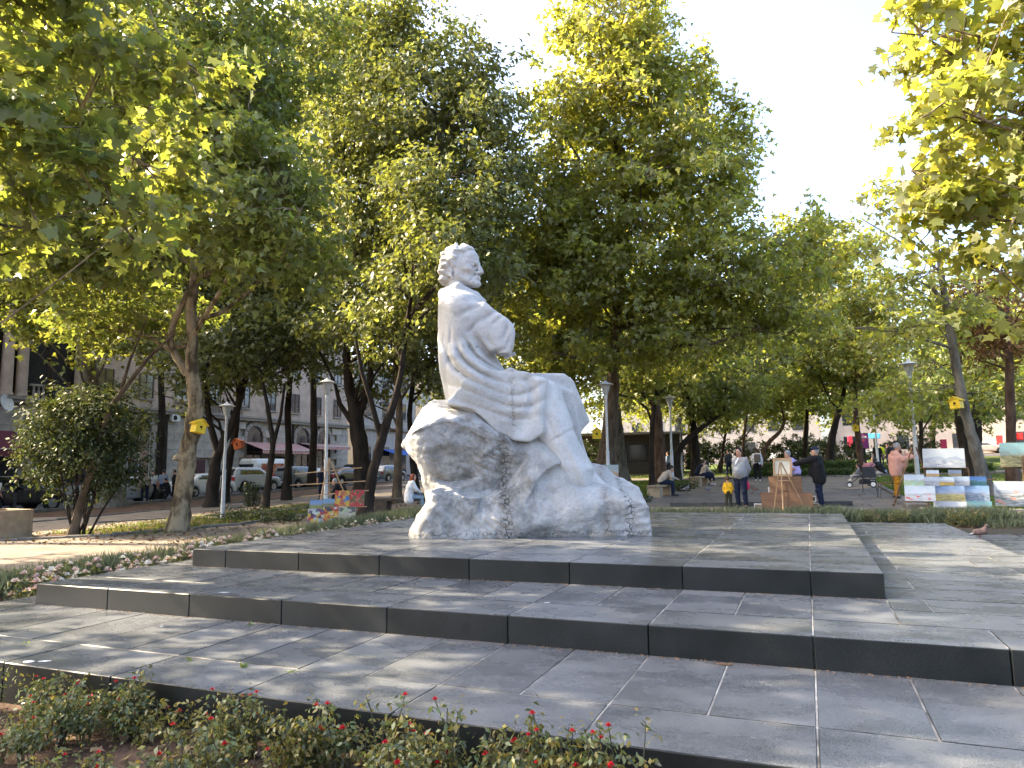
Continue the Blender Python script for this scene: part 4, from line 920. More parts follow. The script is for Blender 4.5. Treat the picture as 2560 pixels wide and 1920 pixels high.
# leaning tree with the yellow bird box, thin crown
s20 = stem((2470, 1246, 21.8, .22), (2452, 1170, 21.8, .19), (2432, 1100, 21.8, .165), (2413, 1030, 21.8, .15), (2398, 960, 21.8, .14), (2384, 880, 21.8, .125), (2368, 780, 21.8, .10), (2345, 640, 21.8, .07), (2330, 460, 22, .045))
x20 = [[(at(2348, 655, 21.8), .05), (at(2290, 590, 21.8), .035), (at(2200, 520, 21.8), .015)], [(at(2352, 680, 21.8), .045), (at(2260, 610, 22), .03), (at(2150, 545, 22), .012)], [(at(2340, 600, 21.8), .03), (at(2310, 520, 21.8), .02), (at(2290, 420, 21.8), .01)],
       [(at(2366, 770, 21.8), .05), (at(2330, 720, 21.5), .035), (at(2290, 700, 21.2), .02)], [(at(2380, 870, 21.8), .05), (at(2250, 830, 21), .03), (at(2140, 820, 20.5), .015)]]
tree('park_tree', 'leaning grey tree with a yellow bird box beside the landscape paintings', s20[0][0], s20,
     [lobe(2330, 700, 21.5, 120, 70, 1.8), lobe(2280, 830, 21, 150, 60, 2), lobe(2430, 790, 22, 120, 80, 2), lobe(2210, 470, 22, 60, 60, 1), lobe(2225, 1000, 22.8, 120, 70, 1.6), lobe(2190, 600, 22, 70, 60, 1)], 'star', .20, 'planey', m_barkg, 40, lai=1.7, clump=.5, nlimb=2, extra=x20, limb_r=.02)
# big plane on the right, trunk outside the frame
s21 = stem((2860, 1300, 13, .3), (2840, 900, 13, .25), (2780, 500, 13, .2), (2700, 100, 13, .12))
tree('plane_tree', 'sunlit plane tree whose yellow boughs fill the upper right edge', s21[0][0], s21,
     [lobe(2440, 200, 13, 210, 210, 1.9), lobe(2330, 330, 12.8, 150, 110, 1.4), lobe(2500, 480, 12.6, 150, 150, 1.6), lobe(2480, 620, 12.6, 110, 90, 1.2), lobe(2600, 300, 13.5, 260, 350, 2.2), lobe(2560, 700, 13, 110, 110, 1.4), lobe(2500, -50, 13, 300, 170, 2.2), lobe(2290, 90, 13, 70, 90, 1), lobe(2360, 500, 12.9, 100, 90, 1.1), lobe(2420, 400, 12.9, 130, 110, 1.3)],
     'plane', .205, 'planey', m_barkp, 41, lai=2.48, clump=.36, nlimb=2, limb_r=.06, shell=.5)
s22 = stem((2530, 1200, 27, .2), (2525, 1000, 27, .16), (2520, 840, 27, .12), (2515, 700, 27, .07))
tree('conifer', 'rust-brown conifer behind the right-hand trees', s22[0][0], s22, [lobe(2480, 800, 27, 110, 60, 2), lobe(2520, 870, 27.5, 100, 60, 2), lobe(2450, 730, 28, 90, 45, 1.8)], 'oval', .15, 'rust', m_barkr, 42, lai=2.27, clump=.5)
# boughs behind: the wood that closes the view on the left and the far side
for i, (bx, dp, lbs, gr, lab) in enumerate((
    (120, 46, [lobe(80, 330, 44, 230, 300, 6), lobe(250, 160, 46, 260, 230, 6)], 'mid', 'tall tree behind the left plane, near the columned balcony'),
    (400, 50, [lobe(420, 300, 48, 260, 300, 7), lobe(620, 200, 50, 230, 250, 6), lobe(480, 640, 47, 200, 130, 5)], 'planey', 'tall lit tree far behind the forked plane'),
    (780, 52, [lobe(800, 330, 50, 260, 300, 7), lobe(780, 640, 48, 260, 150, 6), lobe(880, 150, 52, 160, 170, 5), lobe(960, 700, 46, 180, 150, 5)], 'planey', 'tall lit tree far behind the black oak'),
    (1130, 48, [lobe(1120, 560, 46, 220, 260, 6), lobe(1230, 760, 45, 200, 150, 5), lobe(1180, 950, 45, 150, 90, 4)], 'mid', 'broad tree far behind the statue head'),
    (1330, 60, [lobe(1330, 780, 58, 230, 180, 7), lobe(1500, 900, 58, 220, 100, 6), lobe(1420, 1010, 58, 200, 60, 5), lobe(1290, 950, 58, 150, 100, 5)], 'planey', 'far lit tree behind the folded arms of the statue'),
    (1720, 66, [lobe(1700, 860, 64, 240, 130, 7), lobe(1850, 800, 66, 220, 150, 7), lobe(1620, 1010, 64, 170, 60, 5), lobe(1800, 1000, 64, 190, 70, 6)], 'planey', 'far lit tree behind the curved branches'),
    (2010, 70, [lobe(2000, 840, 68, 230, 130, 7), lobe(2150, 900, 68, 180, 110, 6), lobe(1960, 990, 66, 160, 70, 6), lobe(2090, 1010, 66, 140, 50, 5)], 'planey', 'far lit tree behind the two men at the easel'),
    (2330, 72, [lobe(2330, 860, 70, 220, 120, 7), lobe(2500, 880, 72, 200, 130, 7), lobe(2260, 990, 66, 130, 60, 5), lobe(2430, 1010, 66, 160, 50, 5), lobe(2330, 1050, 64, 110, 30, 4), lobe(2500, 1045, 64, 110, 35, 4)], 'mid', 'far tree by the road on the right'), (2440, 45, [lobe(2390, 770, 44, 150, 110, 4), lobe(2540, 730, 45, 140, 150, 4), lobe(2260, 780, 46, 110, 100, 4), lobe(2480, 900, 44, 160, 80, 4)], 'planey', 'broad lit tree behind the leaning bird box tree'))):
    st = stem((bx, 1200, dp, .3), (bx+6, 1050, dp, .25), (bx, 850, dp, .18), (bx+8, 600, dp, .1))
    tree('background_tree', lab, st[0][0], st, lbs, 'star', .34, gr, m_barkd, 60+i, lai=2.0, nlimb=2, seg=7, clump=.8, twigs=False, group='wood behind the park')
# ================================================================ lamps, bird boxes, benches, kerbs, building, cars
m_lamp = pm('lamp_grey_paint', (.42, .43, .42), .45, .12, 8, .05, 60, .4)
m_lglass = pm('lamp_glass', (.30, .31, .29), .2, .15, 6, 0, 60, .6)
def lamp_proto():
    root = thing('street_lamp', 'x', 'street lamp', (0, 0, 0), 0, 'park street lamps')
    q = MB(); q.lathe([(.085, -.2), (.085, .02), (.075, .05), (.062, 1.75), (.058, 1.8)], 12); smoothed(q.build('pole', m_lamp, root))
    q = MB(); q.lathe([(.066, 1.74), (.07, 1.77), (.066, 1.84)], 12); q.build('collar', m_lamp, root)
    q = MB(); q.lathe([(.05, 1.8), (.043, 3.7), (.055, 3.72), (.055, 3.82), (.05, 3.84)], 12); smoothed(q.build('upper_pole', m_lamp, root))
    q = MB(); q.lathe([(.055, 3.83), (.075, 3.88), (.17, 4.2), (.175, 4.22)], 14); gl = smoothed(q.build('lantern_glass', m_lglass, root))
    for i in range(4):
        a = i*math.pi/2+.4; q = MB(); q.tube([(.06*math.cos(a), .06*math.sin(a), 3.83), (.18*math.cos(a), .18*math.sin(a), 4.22)], .009, 5); q.build('rib', m_lamp, gl)
    q = MB(); q.lathe([(.29, 4.215), (.30, 4.225), (.14, 4.29), (.06, 4.33), (.03, 4.37), (.012, 4.38)], 20); smoothed(q.build('hat', m_lamp, root), 50)
    return root
lp = lamp_proto(); first = True
for px, dp, topy, lab in ((560, 24.4, 1003, 'pale lamp post furthest left, beside the dark forked tree'), (816, 22.7, 941, 'tall lamp post behind the colourful paintings left of the statue'),
                          (1520, 25.4, 948, 'lamp post in front of the big central plane trunk'), (1680, 30.8, 984, 'lamp post rising behind the man bent over his phone'),
                          (1704, 44, 1040, 'far lamp post between the bowed trunk and the first bench'), (2292, 22.8, 894, 'lamp post beside the man in the peach shirt'), (2196, 37.5, 987, 'far lamp post behind the pushchair')):
    g = gat(px, dp); t = at(px, topy, dp); H = t[2]-g[2]
    o = lp if first else dup(lp); first = False
    o.location = tuple(g); o.scale = (1, 1, H/4.38); o['label'] = lab
    o.rotation_euler = (RD(rng.uniform(-.5, .5)), RD(rng.uniform(-.5, .5)), rng.random()*6)
# ---- bird boxes
m_yel = pm('yellow_paint', (.62, .42, .012), .55, .12, 7, .15, 40, .35); m_org = pm('orange_paint', (.52, .11, .015), .6, .15, 7, .15, 40, .3)
m_hole = pm('dark_hole', (.008, .007, .006), .9, .2); m_wire = pm('wire', (.05, .045, .04), .6, .2)
def birdbox(px, py, dp, s, rz, lab, mat, tilt=0, back=.2):
    p = at(px, py, dp); root = thing('bird_box', lab, 'bird box', p, rz, 'bird boxes on the trees')
    q = MB(); q.prism([(-.5, -.5), (.5, -.5), (.5, .35), (0, .72), (-.5, .35)], -.42, .42, axes=(0, 1, 2)); b = q.build('box', mat, root); q = MB()
    for sg in (-1, 1):
        n = _n((sg*.37, .5)); a = (0+n[0]*.0, .735); e = (sg*.66, .25)
        q = MB(); q.add([(a[0], -.56, a[1]), (e[0], -.56, e[1]), (e[0], .56, e[1]), (a[0], .56, a[1]), (a[0], -.56, a[1]+.07), (e[0]+sg*.02, -.56, e[1]+.06), (e[0]+sg*.02, .56, e[1]+.06), (a[0], .56, a[1]+.07)],
                        [(0,1,2,3),(4,7,6,5),(0,4,5,1),(1,5,6,2),(2,6,7,3),(3,7,4,0)]); q.build('roof_board', mat, root)
    q = MB(); q.tube([(0, -.425, .05), (0, -.432, .05)], .13, 10); q.build('entrance_hole', m_hole, root)
    q = MB(); q.tube([(0, -.42, -.16), (0, -.62, -.16)], .035, 6); q.build('perch', m_wire, root)
    q = MB(); q.tube([(0, .42, .1), (0, .42+back/s, .1)], .05, 6); q.build('fixing', m_wire, root)
    for o in root.children: pass
    root.scale = (s,)*3; root.rotation_euler = (0, RD(tilt), rz); return root
view = lambda px: math.atan2(*(lambda d: (d[1], d[0]))(ray(px, 1160)))-math.pi/2      # yaw that faces away from the camera
birdbox(496, 1069, 19.75, .30, view(496)+RD(33), 'yellow bird box strapped to the forked plane trunk', m_yel, 12)
birdbox(597, 1112, 35.6, .42, view(597)+RD(-30), 'orange bird box on the dark leaning street tree', m_org, -14)
birdbox(2391, 1010, 21.5, .29, view(2391)+RD(-24), 'yellow bird box high on the leaning grey tree', m_yel, -6)
birdbox(2139, 1071, 43.7, .36, view(2139), 'small far yellow bird box on the reddish trunk', m_yel, 0)
birdbox(1492, 1086, 29.4, .36, view(1492), 'half-hidden yellow bird box between the statue knee and the central trunk', m_yel, 0)
# ---- stone benches
m_bst = pm('bench_stone', (.27, .205, .135), .85, .22, 4, .25, 50, .2); m_bseat = pm('bench_wood_dark', (.055, .045, .036), .8, .3, 6, .2, 40, .25, stretch=(1, 8, 1))
def bench(x, y, rz, lab, L=1.9, h=.46, dark=False, wd=.48):
    root = thing('bench', lab, 'bench', (x, y, gz(x, y)), rz, 'park benches')
    m = m_bseat if dark else m_bst
    for s in (-1, 1):
        q = MB(); q.cbox((s*L/2-.22, -wd/2, -.1), (s*L/2+.22, wd/2, h-.09 if dark else h-.1), .012); q.build('support', m, root)
    for k in range(3):
        y0 = -wd/2+k*wd/3+.006; q = MB(); q.cbox((-L/2-.26, y0, h-.088), (L/2+.26, y0+wd/3-.012, h), .01); q.build('seat_plank', m, root)
    return root
bA = bench(-5.35, 27.9, RD(84), 'stone bench under the man bent over his phone', 1.35)
bB = bench(-5.0, 36.3, RD(84), 'stone bench under the couple sitting close together', 1.5)
bC = bench(-12.75, 21.6, RD(12), 'dark bench under the red-haired woman', 2.0, dark=True)
bD = bench(-33.9, 30.9, RD(70), 'dark bench by the street beside the group of men', 1.7, dark=True)
# stone planter at the left edge
pl = thing('planter', 'tan stone planter box at the left edge of the path', 'planter', (*(gat(10, 19.9)[:2]), gat(10, 19.9)[2]), RD(-10))
for i, (a, b, c, d) in enumerate(((-.75, .75, -.5, -.4), (-.75, .75, .4, .5), (-.75, -.65, -.397, .397), (.65, .75, -.397, .397))):
    q = MB(); q.cbox((a, c, -.1), (b, d, .80), .01); q.build('side_panel', m_bst, pl)
q = MB(); q.box((-.64, -.39, .0), (.64, .39, .70)); q.build('soil_fill', m_soil, pl)
# ---- building along the street
m_gst = pm('grey_tuff', (.36, .33, .29), .9, .18, 2.5, .25, 30, .15, rnd=.10); m_pst = pm('pink_tuff', (.42, .33, .27), .9, .16, 1.5, .25, 20, .15, rnd=.08)
m_trim = pm('stone_trim', (.27, .245, .215), .9, .15, 3, .2, 30, .15); m_glass = glassmat('window_glass'); m_frame = pm('window_frame_brown', (.10, .06, .045), .6, .2)
m_wfr = pm('white_frame', (.6, .6, .58), .5, .1); m_door = pm('door_maroon', (.06, .022, .022), .6, .25); m_drk = pm('shop_interior', (.02, .019, .018), .9, .3)
BX = -47.2; Y0, Y1 = 8.0, 66.4
bld = thing('apartment_building', 'stone apartment block with arched ground floor and columned balcony behind the trees', 'building', (BX, Y0, 0))
def bpart(name, a, b, mat, par=bld, ch=0):
    q = MB()
    if ch: q.cbox((a[0]-BX, a[1]-Y0, a[2]), (b[0]-BX, b[1]-Y0, b[2]), ch)
    else: q.box((a[0]-BX, a[1]-Y0, a[2]), (b[0]-BX, b[1]-Y0, b[2]))
    return q.build(name, mat, par)
wall = bpart('wall', (BX-14, Y0, -1.5), (BX-.25, Y1, 6.4), m_gst); up_w = bpart('upper_wall', (BX-14, Y0, 6.4), (BX-.15, Y1, 18.2), m_pst)
arches = [(39.6, 2.0, 1.5, 6.05), (51.9, 2.1, .2, 6.02), (58.7, 2.1, .2, 6.1), (62.1, 2.1, .2, 6.1), (34.8, 2.0, 1.2, 6.0), (24.5, 2.2, .2, 6.05), (18.5, 2.2, .2, 6.05)]
rects = [(45.1, 46.2, -.1, 2.9), (31.7, 32.9, 5.3, 5.85), (29.0, 30.6, -.1, 3.0), (54.2, 56.2, -.1, 3.2)]
def hits(y0, y1, z0, z1):
    for c, wd, zb, zt in arches:
        if y1 > c-wd/2-.05 and y0 < c+wd/2+.05 and z1 > zb and z0 < zt: return True
    for a, b, zb, zt in rects:
        if y1 > a and y0 < b and z1 > zb and z0 < zt: return True
    return False
blk = {}
for r in range(10):
    z0 = -.3+r*.66; y = 27.5-(.8 if r % 2 else 0)
    while y < 66.2:
        L = 1.6; a, b = y, min(y+L, 66.35)
        if b-a > .3 and not hits(a, b, z0, z0+.66):
            k = round(b-a, 2)
            if k not in blk:
                q = MB(); q.cbox((-.25, -k/2+.008, .006), (0, k/2-.008, .654), .012); blk[k] = q.mesh('stone_block', m_gst)
            link('stone_block', blk[k], wall, (rng.uniform(-.006, .006), (a+b)/2-Y0, z0))
        y += L
for c, wd, zb, zt in arches:
    r = wd/2; zs = zt-r; n = 9
    pts = [(c-r-Y0, zb), (c+r-Y0, zb)]+[(c+r*math.cos(t)-Y0, zs+r*math.sin(t)) for t in np.linspace(0, math.pi, n)]
    q = MB(); q.prism(pts, -.23, -.16, axes=(1, 0, 2)); wn = q.build('window', m_glass, bld)
    for t0, t1 in zip(np.linspace(0, math.pi, 8)[:-1], np.linspace(0, math.pi, 8)[1:]):      # voussoirs
        vs_ = [(c+rr*math.cos(t)-Y0, zs+rr*math.sin(t)) for rr, t in ((r, t0+.02), (r+.38, t0+.02), (r+.38, t1-.02), (r, t1-.02))]
        q = MB(); q.prism(vs_, -.24, .015, axes=(1, 0, 2)); q.build('arch_stone', m_trim, bld)
    for a, b in ((c-r-.34, c-r), (c+r, c+r+.34)): bpart('jamb', (BX-.24, a, zb), (BX+.012, b, zs), m_trim)
    for yy in (c-.03, c-r+.02, c+r-.08): q = MB(); q.box((-.157, yy-Y0, zb), (-.10, yy-Y0+.06, zs)); q.build('glazing_bar', m_wfr if c == 39.6 else m_frame, wn)
    q = MB(); q.box((-.156, c-r-Y0, zs-1.4), (-.11, c+r-Y0, zs-1.34)); q.build('glazing_bar', m_wfr if c == 39.6 else m_frame, wn)
    if zb > 1: bpart('panel', (BX-.2, c-r, -.3), (BX-.06, c+r, zb), m_frame)
bpart('door', (BX-.2, 45.15, -.2), (BX-.1, 46.15, 2.86), m_door); bpart('basement_window', (BX-.2, 31.75, 5.3), (BX-.1, 32.85, 5.85), m_glass)
bpart('shop_door', (BX-.2, 54.25, -.2), (BX-.1, 56.15, 3.2), m_drk); bpart('shop_door', (BX-.2, 29.05, -.2), (BX-.1, 30.55, 3.0), m_drk)
bpart('ledge', (BX-.2, Y0, 6.42), (BX+.34, Y1, 6.62), m_trim, ch=.02); bpart('ledge', (BX-.2, Y0, 6.63), (BX+.46, Y1, 6.84), m_trim, ch=.02)
bpart('cornice', (BX-.3, Y0, 17.6), (BX+.6, Y1, 18.3), m_trim, ch=.03)
# upper windows
for fl, zb in enumerate((7.6, 11.2, 14.8)):
    for i in range(16):
        yc = 12+i*3.5
        if 27.5 < yc < 34.5 and fl < 2: continue
        wn = bpart('upper_window', (BX-.2, yc-.6, zb), (BX-.11, yc+.6, zb+1.9), m_glass)
        for a, b, c, d in ((-.66, -.58, 0, 1.9), (.58, .66, 0, 1.9), (-.03, .03, 0, 1.9), (-.578, .578, 1.2, 1.26)):
            q = MB(); q.box((-.108, yc+a-Y0, zb+c), (-.06, yc+b-Y0, zb+d)); q.build('frame', m_frame, wn)
        q = MB(); q.cbox((-.1, yc-.75-Y0, zb-.16), (.06, yc+.75-Y0, zb-.01), .01); q.build('sill', m_trim, wn)
# loggia with columns
bpart('loggia_back', (BX-.14, 27.6, 6.85), (BX-.10, 34.6, 14), m_drk)
for yc in (28.2, 29.35, 30.3, 34.3):
    q = MB(); q.lathe([(.42, 6.85), (.42, 7.0), (.36, 7.05), (.36, 7.2)]+[(.355-.04*t, 7.2+6.0*t) for t in np.linspace(0, 1, 5)]+[(.40, 13.3), (.44, 13.5), (.44, 13.7)], 16, (.12, yc-Y0, 0)); smoothed(q.build('column', m_pst, bld), 45)
bpart('entablature', (BX-.2, 27.4, 13.7), (BX+.62, 34.9, 14.7), m_trim, ch=.03)
for i in range(11):
    yc = 31.0+i*.31; q = MB(); q.lathe([(.09, 6.85), (.09, 6.93), (.05, 6.98), (.10, 7.15), (.095, 7.25), (.045, 7.45), (.08, 7.55), (.08, 7.6)], 8, (.33, yc-Y0, 0)); smoothed(q.build('baluster', m_trim, bld))
bpart('handrail', (BX+.2, 30.75, 7.605), (BX+.46, 34.35, 7.74), m_trim, ch=.015)
for yc in np.arange(44.5, 50, .33):
    q = MB(); q.lathe([(.09, 6.85), (.05, 6.98), (.10, 7.15), (.045, 7.45), (.08, 7.6)], 7, (.33, yc-Y0, 0)); q.build('baluster', m_trim, bld)
bpart('handrail', (BX+.2, 44.3, 7.605), (BX+.46, 50.1, 7.74), m_trim, ch=.015)
# pipes, air conditioners, dish
q = MB(); q.tube([(.12, 41.8-Y0, -.2), (.12, 41.8-Y0, 6.4)], .13, 8); q.build('downpipe', m_barkd, bld)
q = MB(); q.tube([(.12, 57-Y0, .2), (.12, 57-Y0, 6.4)], .10, 8); q.build('downpipe', m_barkd, bld)
def aircon(y, z, lab):
    t = thing('air_conditioner', lab, 'air conditioner', (BX+.03, y, z), 0, 'air conditioners on the facade')
    q = MB(); q.cbox((0, -.42, 0), (.32, .42, .55), .02); q.build('case', m_wfr, t); q = MB(); q.tube([(.32, -.1, .28), (.335, -.1, .28)], .2, 14); q.build('fan_grille', m_drk, t)
aircon(42.55, 5.9, 'white air conditioner beside the downpipe on the grey wall'); aircon(36.6, 6.0, 'white air conditioner left of the tall arched window')
ds = thing('satellite_dish', 'white satellite dish at the left edge of the facade', 'dish', (BX+.5, 29.1, 6.3), RD(20))
q = MB(); q.lathe([(.02, 0), (.3, .05), (.55, .17), (.56, .175), (.3, .07), (.02, .02)], 20); q.xf(Matrix.Rotation(RD(75), 4, 'Y')); smoothed(q.build('dish', m_wfr, ds)); q = MB(); q.tube([(-.5, 0, -.3), (0, 0, 0)], .03, 6); q.build('bracket', m_wire, ds)
# awnings
def stripes(name, c1, c2, f):
    m = bpy.data.materials.new(name); m.use_nodes = True; n = m.node_tree; L = n.links.new; b = n.nodes['Principled BSDF']; b.inputs['Roughness'].default_value = .8
    tc = n.nodes.new('ShaderNodeTexCoord'); wv = n.nodes.new('ShaderNodeTexWave'); wv.bands_direction = 'Y'; wv.inputs['Scale'].default_value = f; L(tc.outputs['Object'], wv.inputs[0])
    r = n.nodes.new('ShaderNodeValToRGB'); r.color_ramp.interpolation = 'CONSTANT'; r.color_ramp.elements[0].color = (*c1, 1); r.color_ramp.elements[1].position = .5; r.color_ramp.elements[1].color = (*c2, 1)
    L(wv.outputs[0], r.inputs[0]); L(r.outputs[0], b.inputs['Base Color']); return m
m_awn = stripes('awning_stripes', (.36, .085, .075), (.55, .42, .36), 1.5); m_mar = pm('awning_maroon', (.13, .03, .045), .8, .15)
def awning(y0, y1, z1, z0, out, mat, lab, val=.35):
    t = thing('awning', lab, 'awning', (BX+.05, y0, z0), 0, 'shop awnings along the street'); L = y1-y0
    q = MB(); q.add([(0, 0, z1-z0), (0, L, z1-z0), (out, L, 0), (out, 0, 0), (0, 0, z1-z0-.03), (0, L, z1-z0-.03), (out, L, -.03), (out, 0, -.03)], [(0,3,2,1),(4,5,6,7),(0,1,5,4),(3,7,6,2),(0,4,7,3),(1,2,6,5)]); q.build('cloth', mat, t)
    q = MB(); q.box((out-.012, 0, -val), (out+.012, L, -.032)); q.build('valance', mat, t); q = MB(); q.tube([(out+.03, 0, -.02), (out+.03, L, -.02)], .035, 6); q.build('front_bar', m_wfr, t)
    for yy in (.1, L-.1): q = MB(); q.tube([(0, yy, -.5), (out, yy, -.05)], .02, 5); q.build('arm', m_wire, t)
awning(50.4, 57.6, 4.5, 3.75, 2.2, m_awn, 'long red and white striped awning over the left shop front'); awning(58.0, 64.4, 4.6, 4.3, 1.6, m_awn, 'shallow striped awning right of the long one')
awning(25.0, 30.1, 4.6, 3.4, 1.8, m_mar, 'maroon awning cut by the left picture edge', .5)
# second building, further along
b2 = thing('corner_building', 'pale building with arched windows further along the street', 'building', (-48.0, 68.5, 0)); m_pale = pm('pale_plaster', (.34, .31, .28), .9, .12, 1.5, .1, 20, .15)
q = MB(); q.box((-12, 0, -1), (0, 46, 15)); q.build('wall', m_pale, b2)
q = MB(); q.cbox((-.1, 0, 6.6), (.5, 46, 7.0), .02); q.build('ledge', m_trim, b2)
for i in range(11):
    for z in (1.2, 8.2, 11.6):
        q = MB(); q.box((-.02, 2+i*4, z), (.03, 3.6+i*4, z+(3.4 if z < 2 else 2))); w_ = q.build('window', m_glass, b2); q = MB(); q.cbox((.03, 1.8+i*4, z-.2), (.16, 3.8+i*4, z-.02), .01); q.build('sill', m_trim, w_)
aw = thing('awning', 'blue awning on the pale far building', 'awning', (-47.9, 74.5, 3.6), 0, 'shop awnings along the street'); q = MB(); q.add([(0,0,.7),(0,5,.7),(2,5,0),(2,0,0),(0,0,.66),(0,5,.66),(2,5,-.04),(2,0,-.04)], [(0,3,2,1),(4,5,6,7),(0,1,5,4),(3,7,6,2),(0,4,7,3),(1,2,6,5)]); q.build('cloth', pm('awning_blue', (.05, .12, .35), .8), aw)
# buildings over the far road on the right: bright facades seen through the trees
m_sand = pm('sunny_facade', (.48, .40, .32), .9, .12, .8, .1, 10, .15)
for i, (x0, x1, y, h, lab) in enumerate(((-30, 2, 112, 16, 'pale facade behind the trees in the middle distance'), (4, 30, 114, 13, 'sandy facade across the far road behind the easel men'), (32, 75, 112, 15, 'bright facade across the far road at the right edge'))):
    g0 = gz(x0, y); t = thing('far_building', lab, 'building', (x0, y, g0), 0, 'buildings over the far road'); q = MB(); q.box((0, 0, -2), (x1-x0, 12, h)); q.build('wall', m_sand if i else m_pale, t)
    for f in range(int(h/3.6)):
        for k in range(int((x1-x0)/3.4)):
            if f == 0 and k % 2: continue
            q = MB(); q.box((1+k*3.4, -.05, 1.0+f*3.6), (2.5+k*3.4, .05, 3.0+f*3.6)); w_ = q.build('window', m_glass, t)
    q = MB(); q.cbox((-.1, -.5, h-.4), (x1-x0+.1, -.002, h+.1), .02); q.build('cornice', m_trim, t)
# shed with slatted fence behind the lawn
sh = gat(1590, 58); t = thing('shed', 'low dark shed with a flat roof behind the slatted fence', 'shed', sh, view(1590)); m_shed = pm('shed_wood', (.07, .06, .05), .9, .3)
q = MB(); q.box((-4.5, 0, -.5), (3.8, 4, 3.2)); q.build('wall', m_shed, t); q = MB(); q.cbox((-5, -.8, 3.21), (4.3, 4.4, 3.4), .02); q.build('roof', m_trim, t)
q = MB(); q.box((-2, -.05, 1.0), (1, .02, 2.4)); q.build('window', m_glass, t)
fe = gat(1590, 54); t = thing('fence', 'dark slatted fence in front of the low shed', 'fence', fe, view(1590)); q = MB(); q.box((-.035, -.02, -.1), (.035, .02, 1.5)); q.v[4:8] = [(v[0]*.3, v[1], v[2]+.1) for v in q.v[4:8]]; sm = q.mesh('slat', m_shed)
for i in range(44): link('slat', sm, t, (-3.8+i*.155, 0, rng.uniform(-.04, .04)))
for z in (.35, 1.2): q = MB(); q.box((-3.9, .022, z), (3.1, .07, z+.08)); q.build('rail', m_shed, t)
# ---- cars
m_tyre = pm('tyre', (.018, .018, .019), .9, .2); m_rim = pm('rim', (.35, .35, .36), .35, .1, metal=.8); m_cglass = glassmat('car_glass', (.015, .018, .02), .04)
m_red = pm('tail_red', (.30, .012, .012), .25, .1, spec=.6); m_lite = pm('head_lamp', (.55, .56, .58), .15, .1, spec=.7); m_plate = pm('number_plate', (.7, .7, .68), .5, .05); m_blkp = pm('black_plastic', (.02, .02, .02), .6, .2)
CARS = {  # side outline (x forward), windows, belt height, length etc.
 'hatch': dict(L=3.9, W=1.68, H=1.46, out=[(-1.95,.35),(-1.95,.85),(-1.85,1.0),(-1.55,1.38),(-1.2,1.46),(-.1,1.45),(.35,1.30),(.95,.98),(1.65,.86),(1.9,.70),(1.95,.42),(1.9,.24),(-1.9,.24)], win=[(-1.5,.98),(-1.25,1.36),(-.1,1.36),(.28,1.24),(.78,.98)], wf=[(.33,1.34),(.98,1.0),(.80,.96),(.2,1.30)], wr=[(-1.95,1.0),(-1.6,1.40),(-1.45,1.36),(-1.8,1.0)], ax=(1.2,-1.2), r=.30),
 'sedan': dict(L=4.5, W=1.74, H=1.45, out=[(-2.25,.4),(-2.25,.85),(-2.15,.98),(-1.55,1.02),(-.95,1.38),(-.5,1.45),(.15,1.43),(.95,1.02),(1.9,.88),(2.2,.70),(2.25,.42),(2.2,.24),(-2.2,.24)], win=[(-1.35,1.02),(-.8,1.36),(-.45,1.38),(.1,1.36),(.72,1.0)], wf=[(.17,1.43),(1.0,1.03),(.82,.98),(.05,1.38)], wr=[(-1.6,1.03),(-.98,1.40),(-.85,1.36),(-1.4,1.02)], ax=(1.4,-1.35), r=.31),
 'suv': dict(L=4.5, W=1.80, H=1.72, out=[(-2.25,.45),(-2.25,1.0),(-2.15,1.2),(-1.95,1.66),(-1.6,1.72),(.1,1.70),(.5,1.55),(1.0,1.14),(1.95,1.02),(2.2,.85),(2.25,.5),(2.2,.34),(-2.2,.34)], win=[(-1.95,1.14),(-1.75,1.58),(.05,1.58),(.40,1.46),(.8,1.14)], wf=[(.47,1.58),(1.03,1.15),(.86,1.1),(.33,1.52)], wr=[(-2.22,1.14),(-1.98,1.64),(-1.86,1.6),(-2.05,1.1)], ax=(1.4,-1.35), r=.37),
 'minivan': dict(L=4.3, W=1.76, H=1.66, out=[(-2.15,.4),(-2.15,.95),(-2.08,1.15),(-1.85,1.60),(-1.5,1.66),(.0,1.63),(.6,1.45),(1.25,1.06),(1.9,.90),(2.12,.72),(2.15,.42),(2.1,.24),(-2.1,.24)], win=[(-1.85,1.08),(-1.65,1.53),(0,1.52),(.5,1.38),(1.0,1.06)], wf=[(.56,1.50),(1.28,1.08),(1.1,1.02),(.42,1.46)], wr=[(-2.1,1.08),(-1.88,1.58),(-1.76,1.54),(-1.95,1.04)], ax=(1.35,-1.3), r=.31),
 'van': dict(L=5.0, W=1.95, H=2.35, out=[(-2.5,.45),(-2.5,2.2),(-2.35,2.33),(1.0,2.33),(1.45,2.15),(2.0,1.3),(2.4,1.1),(2.5,.8),(2.5,.4),(2.4,.3),(-2.45,.3)], win=[(1.0,1.3),(1.0,1.95),(1.35,1.95),(1.75,1.3)], wf=[(1.5,2.12),(2.03,1.32),(1.86,1.26),(1.36,2.05)], wr=[(-2.52,1.3),(-2.52,2.0),(-2.42,2.0),(-2.42,1.3)], ax=(1.65,-1.45), r=.35)}
CARM = {}
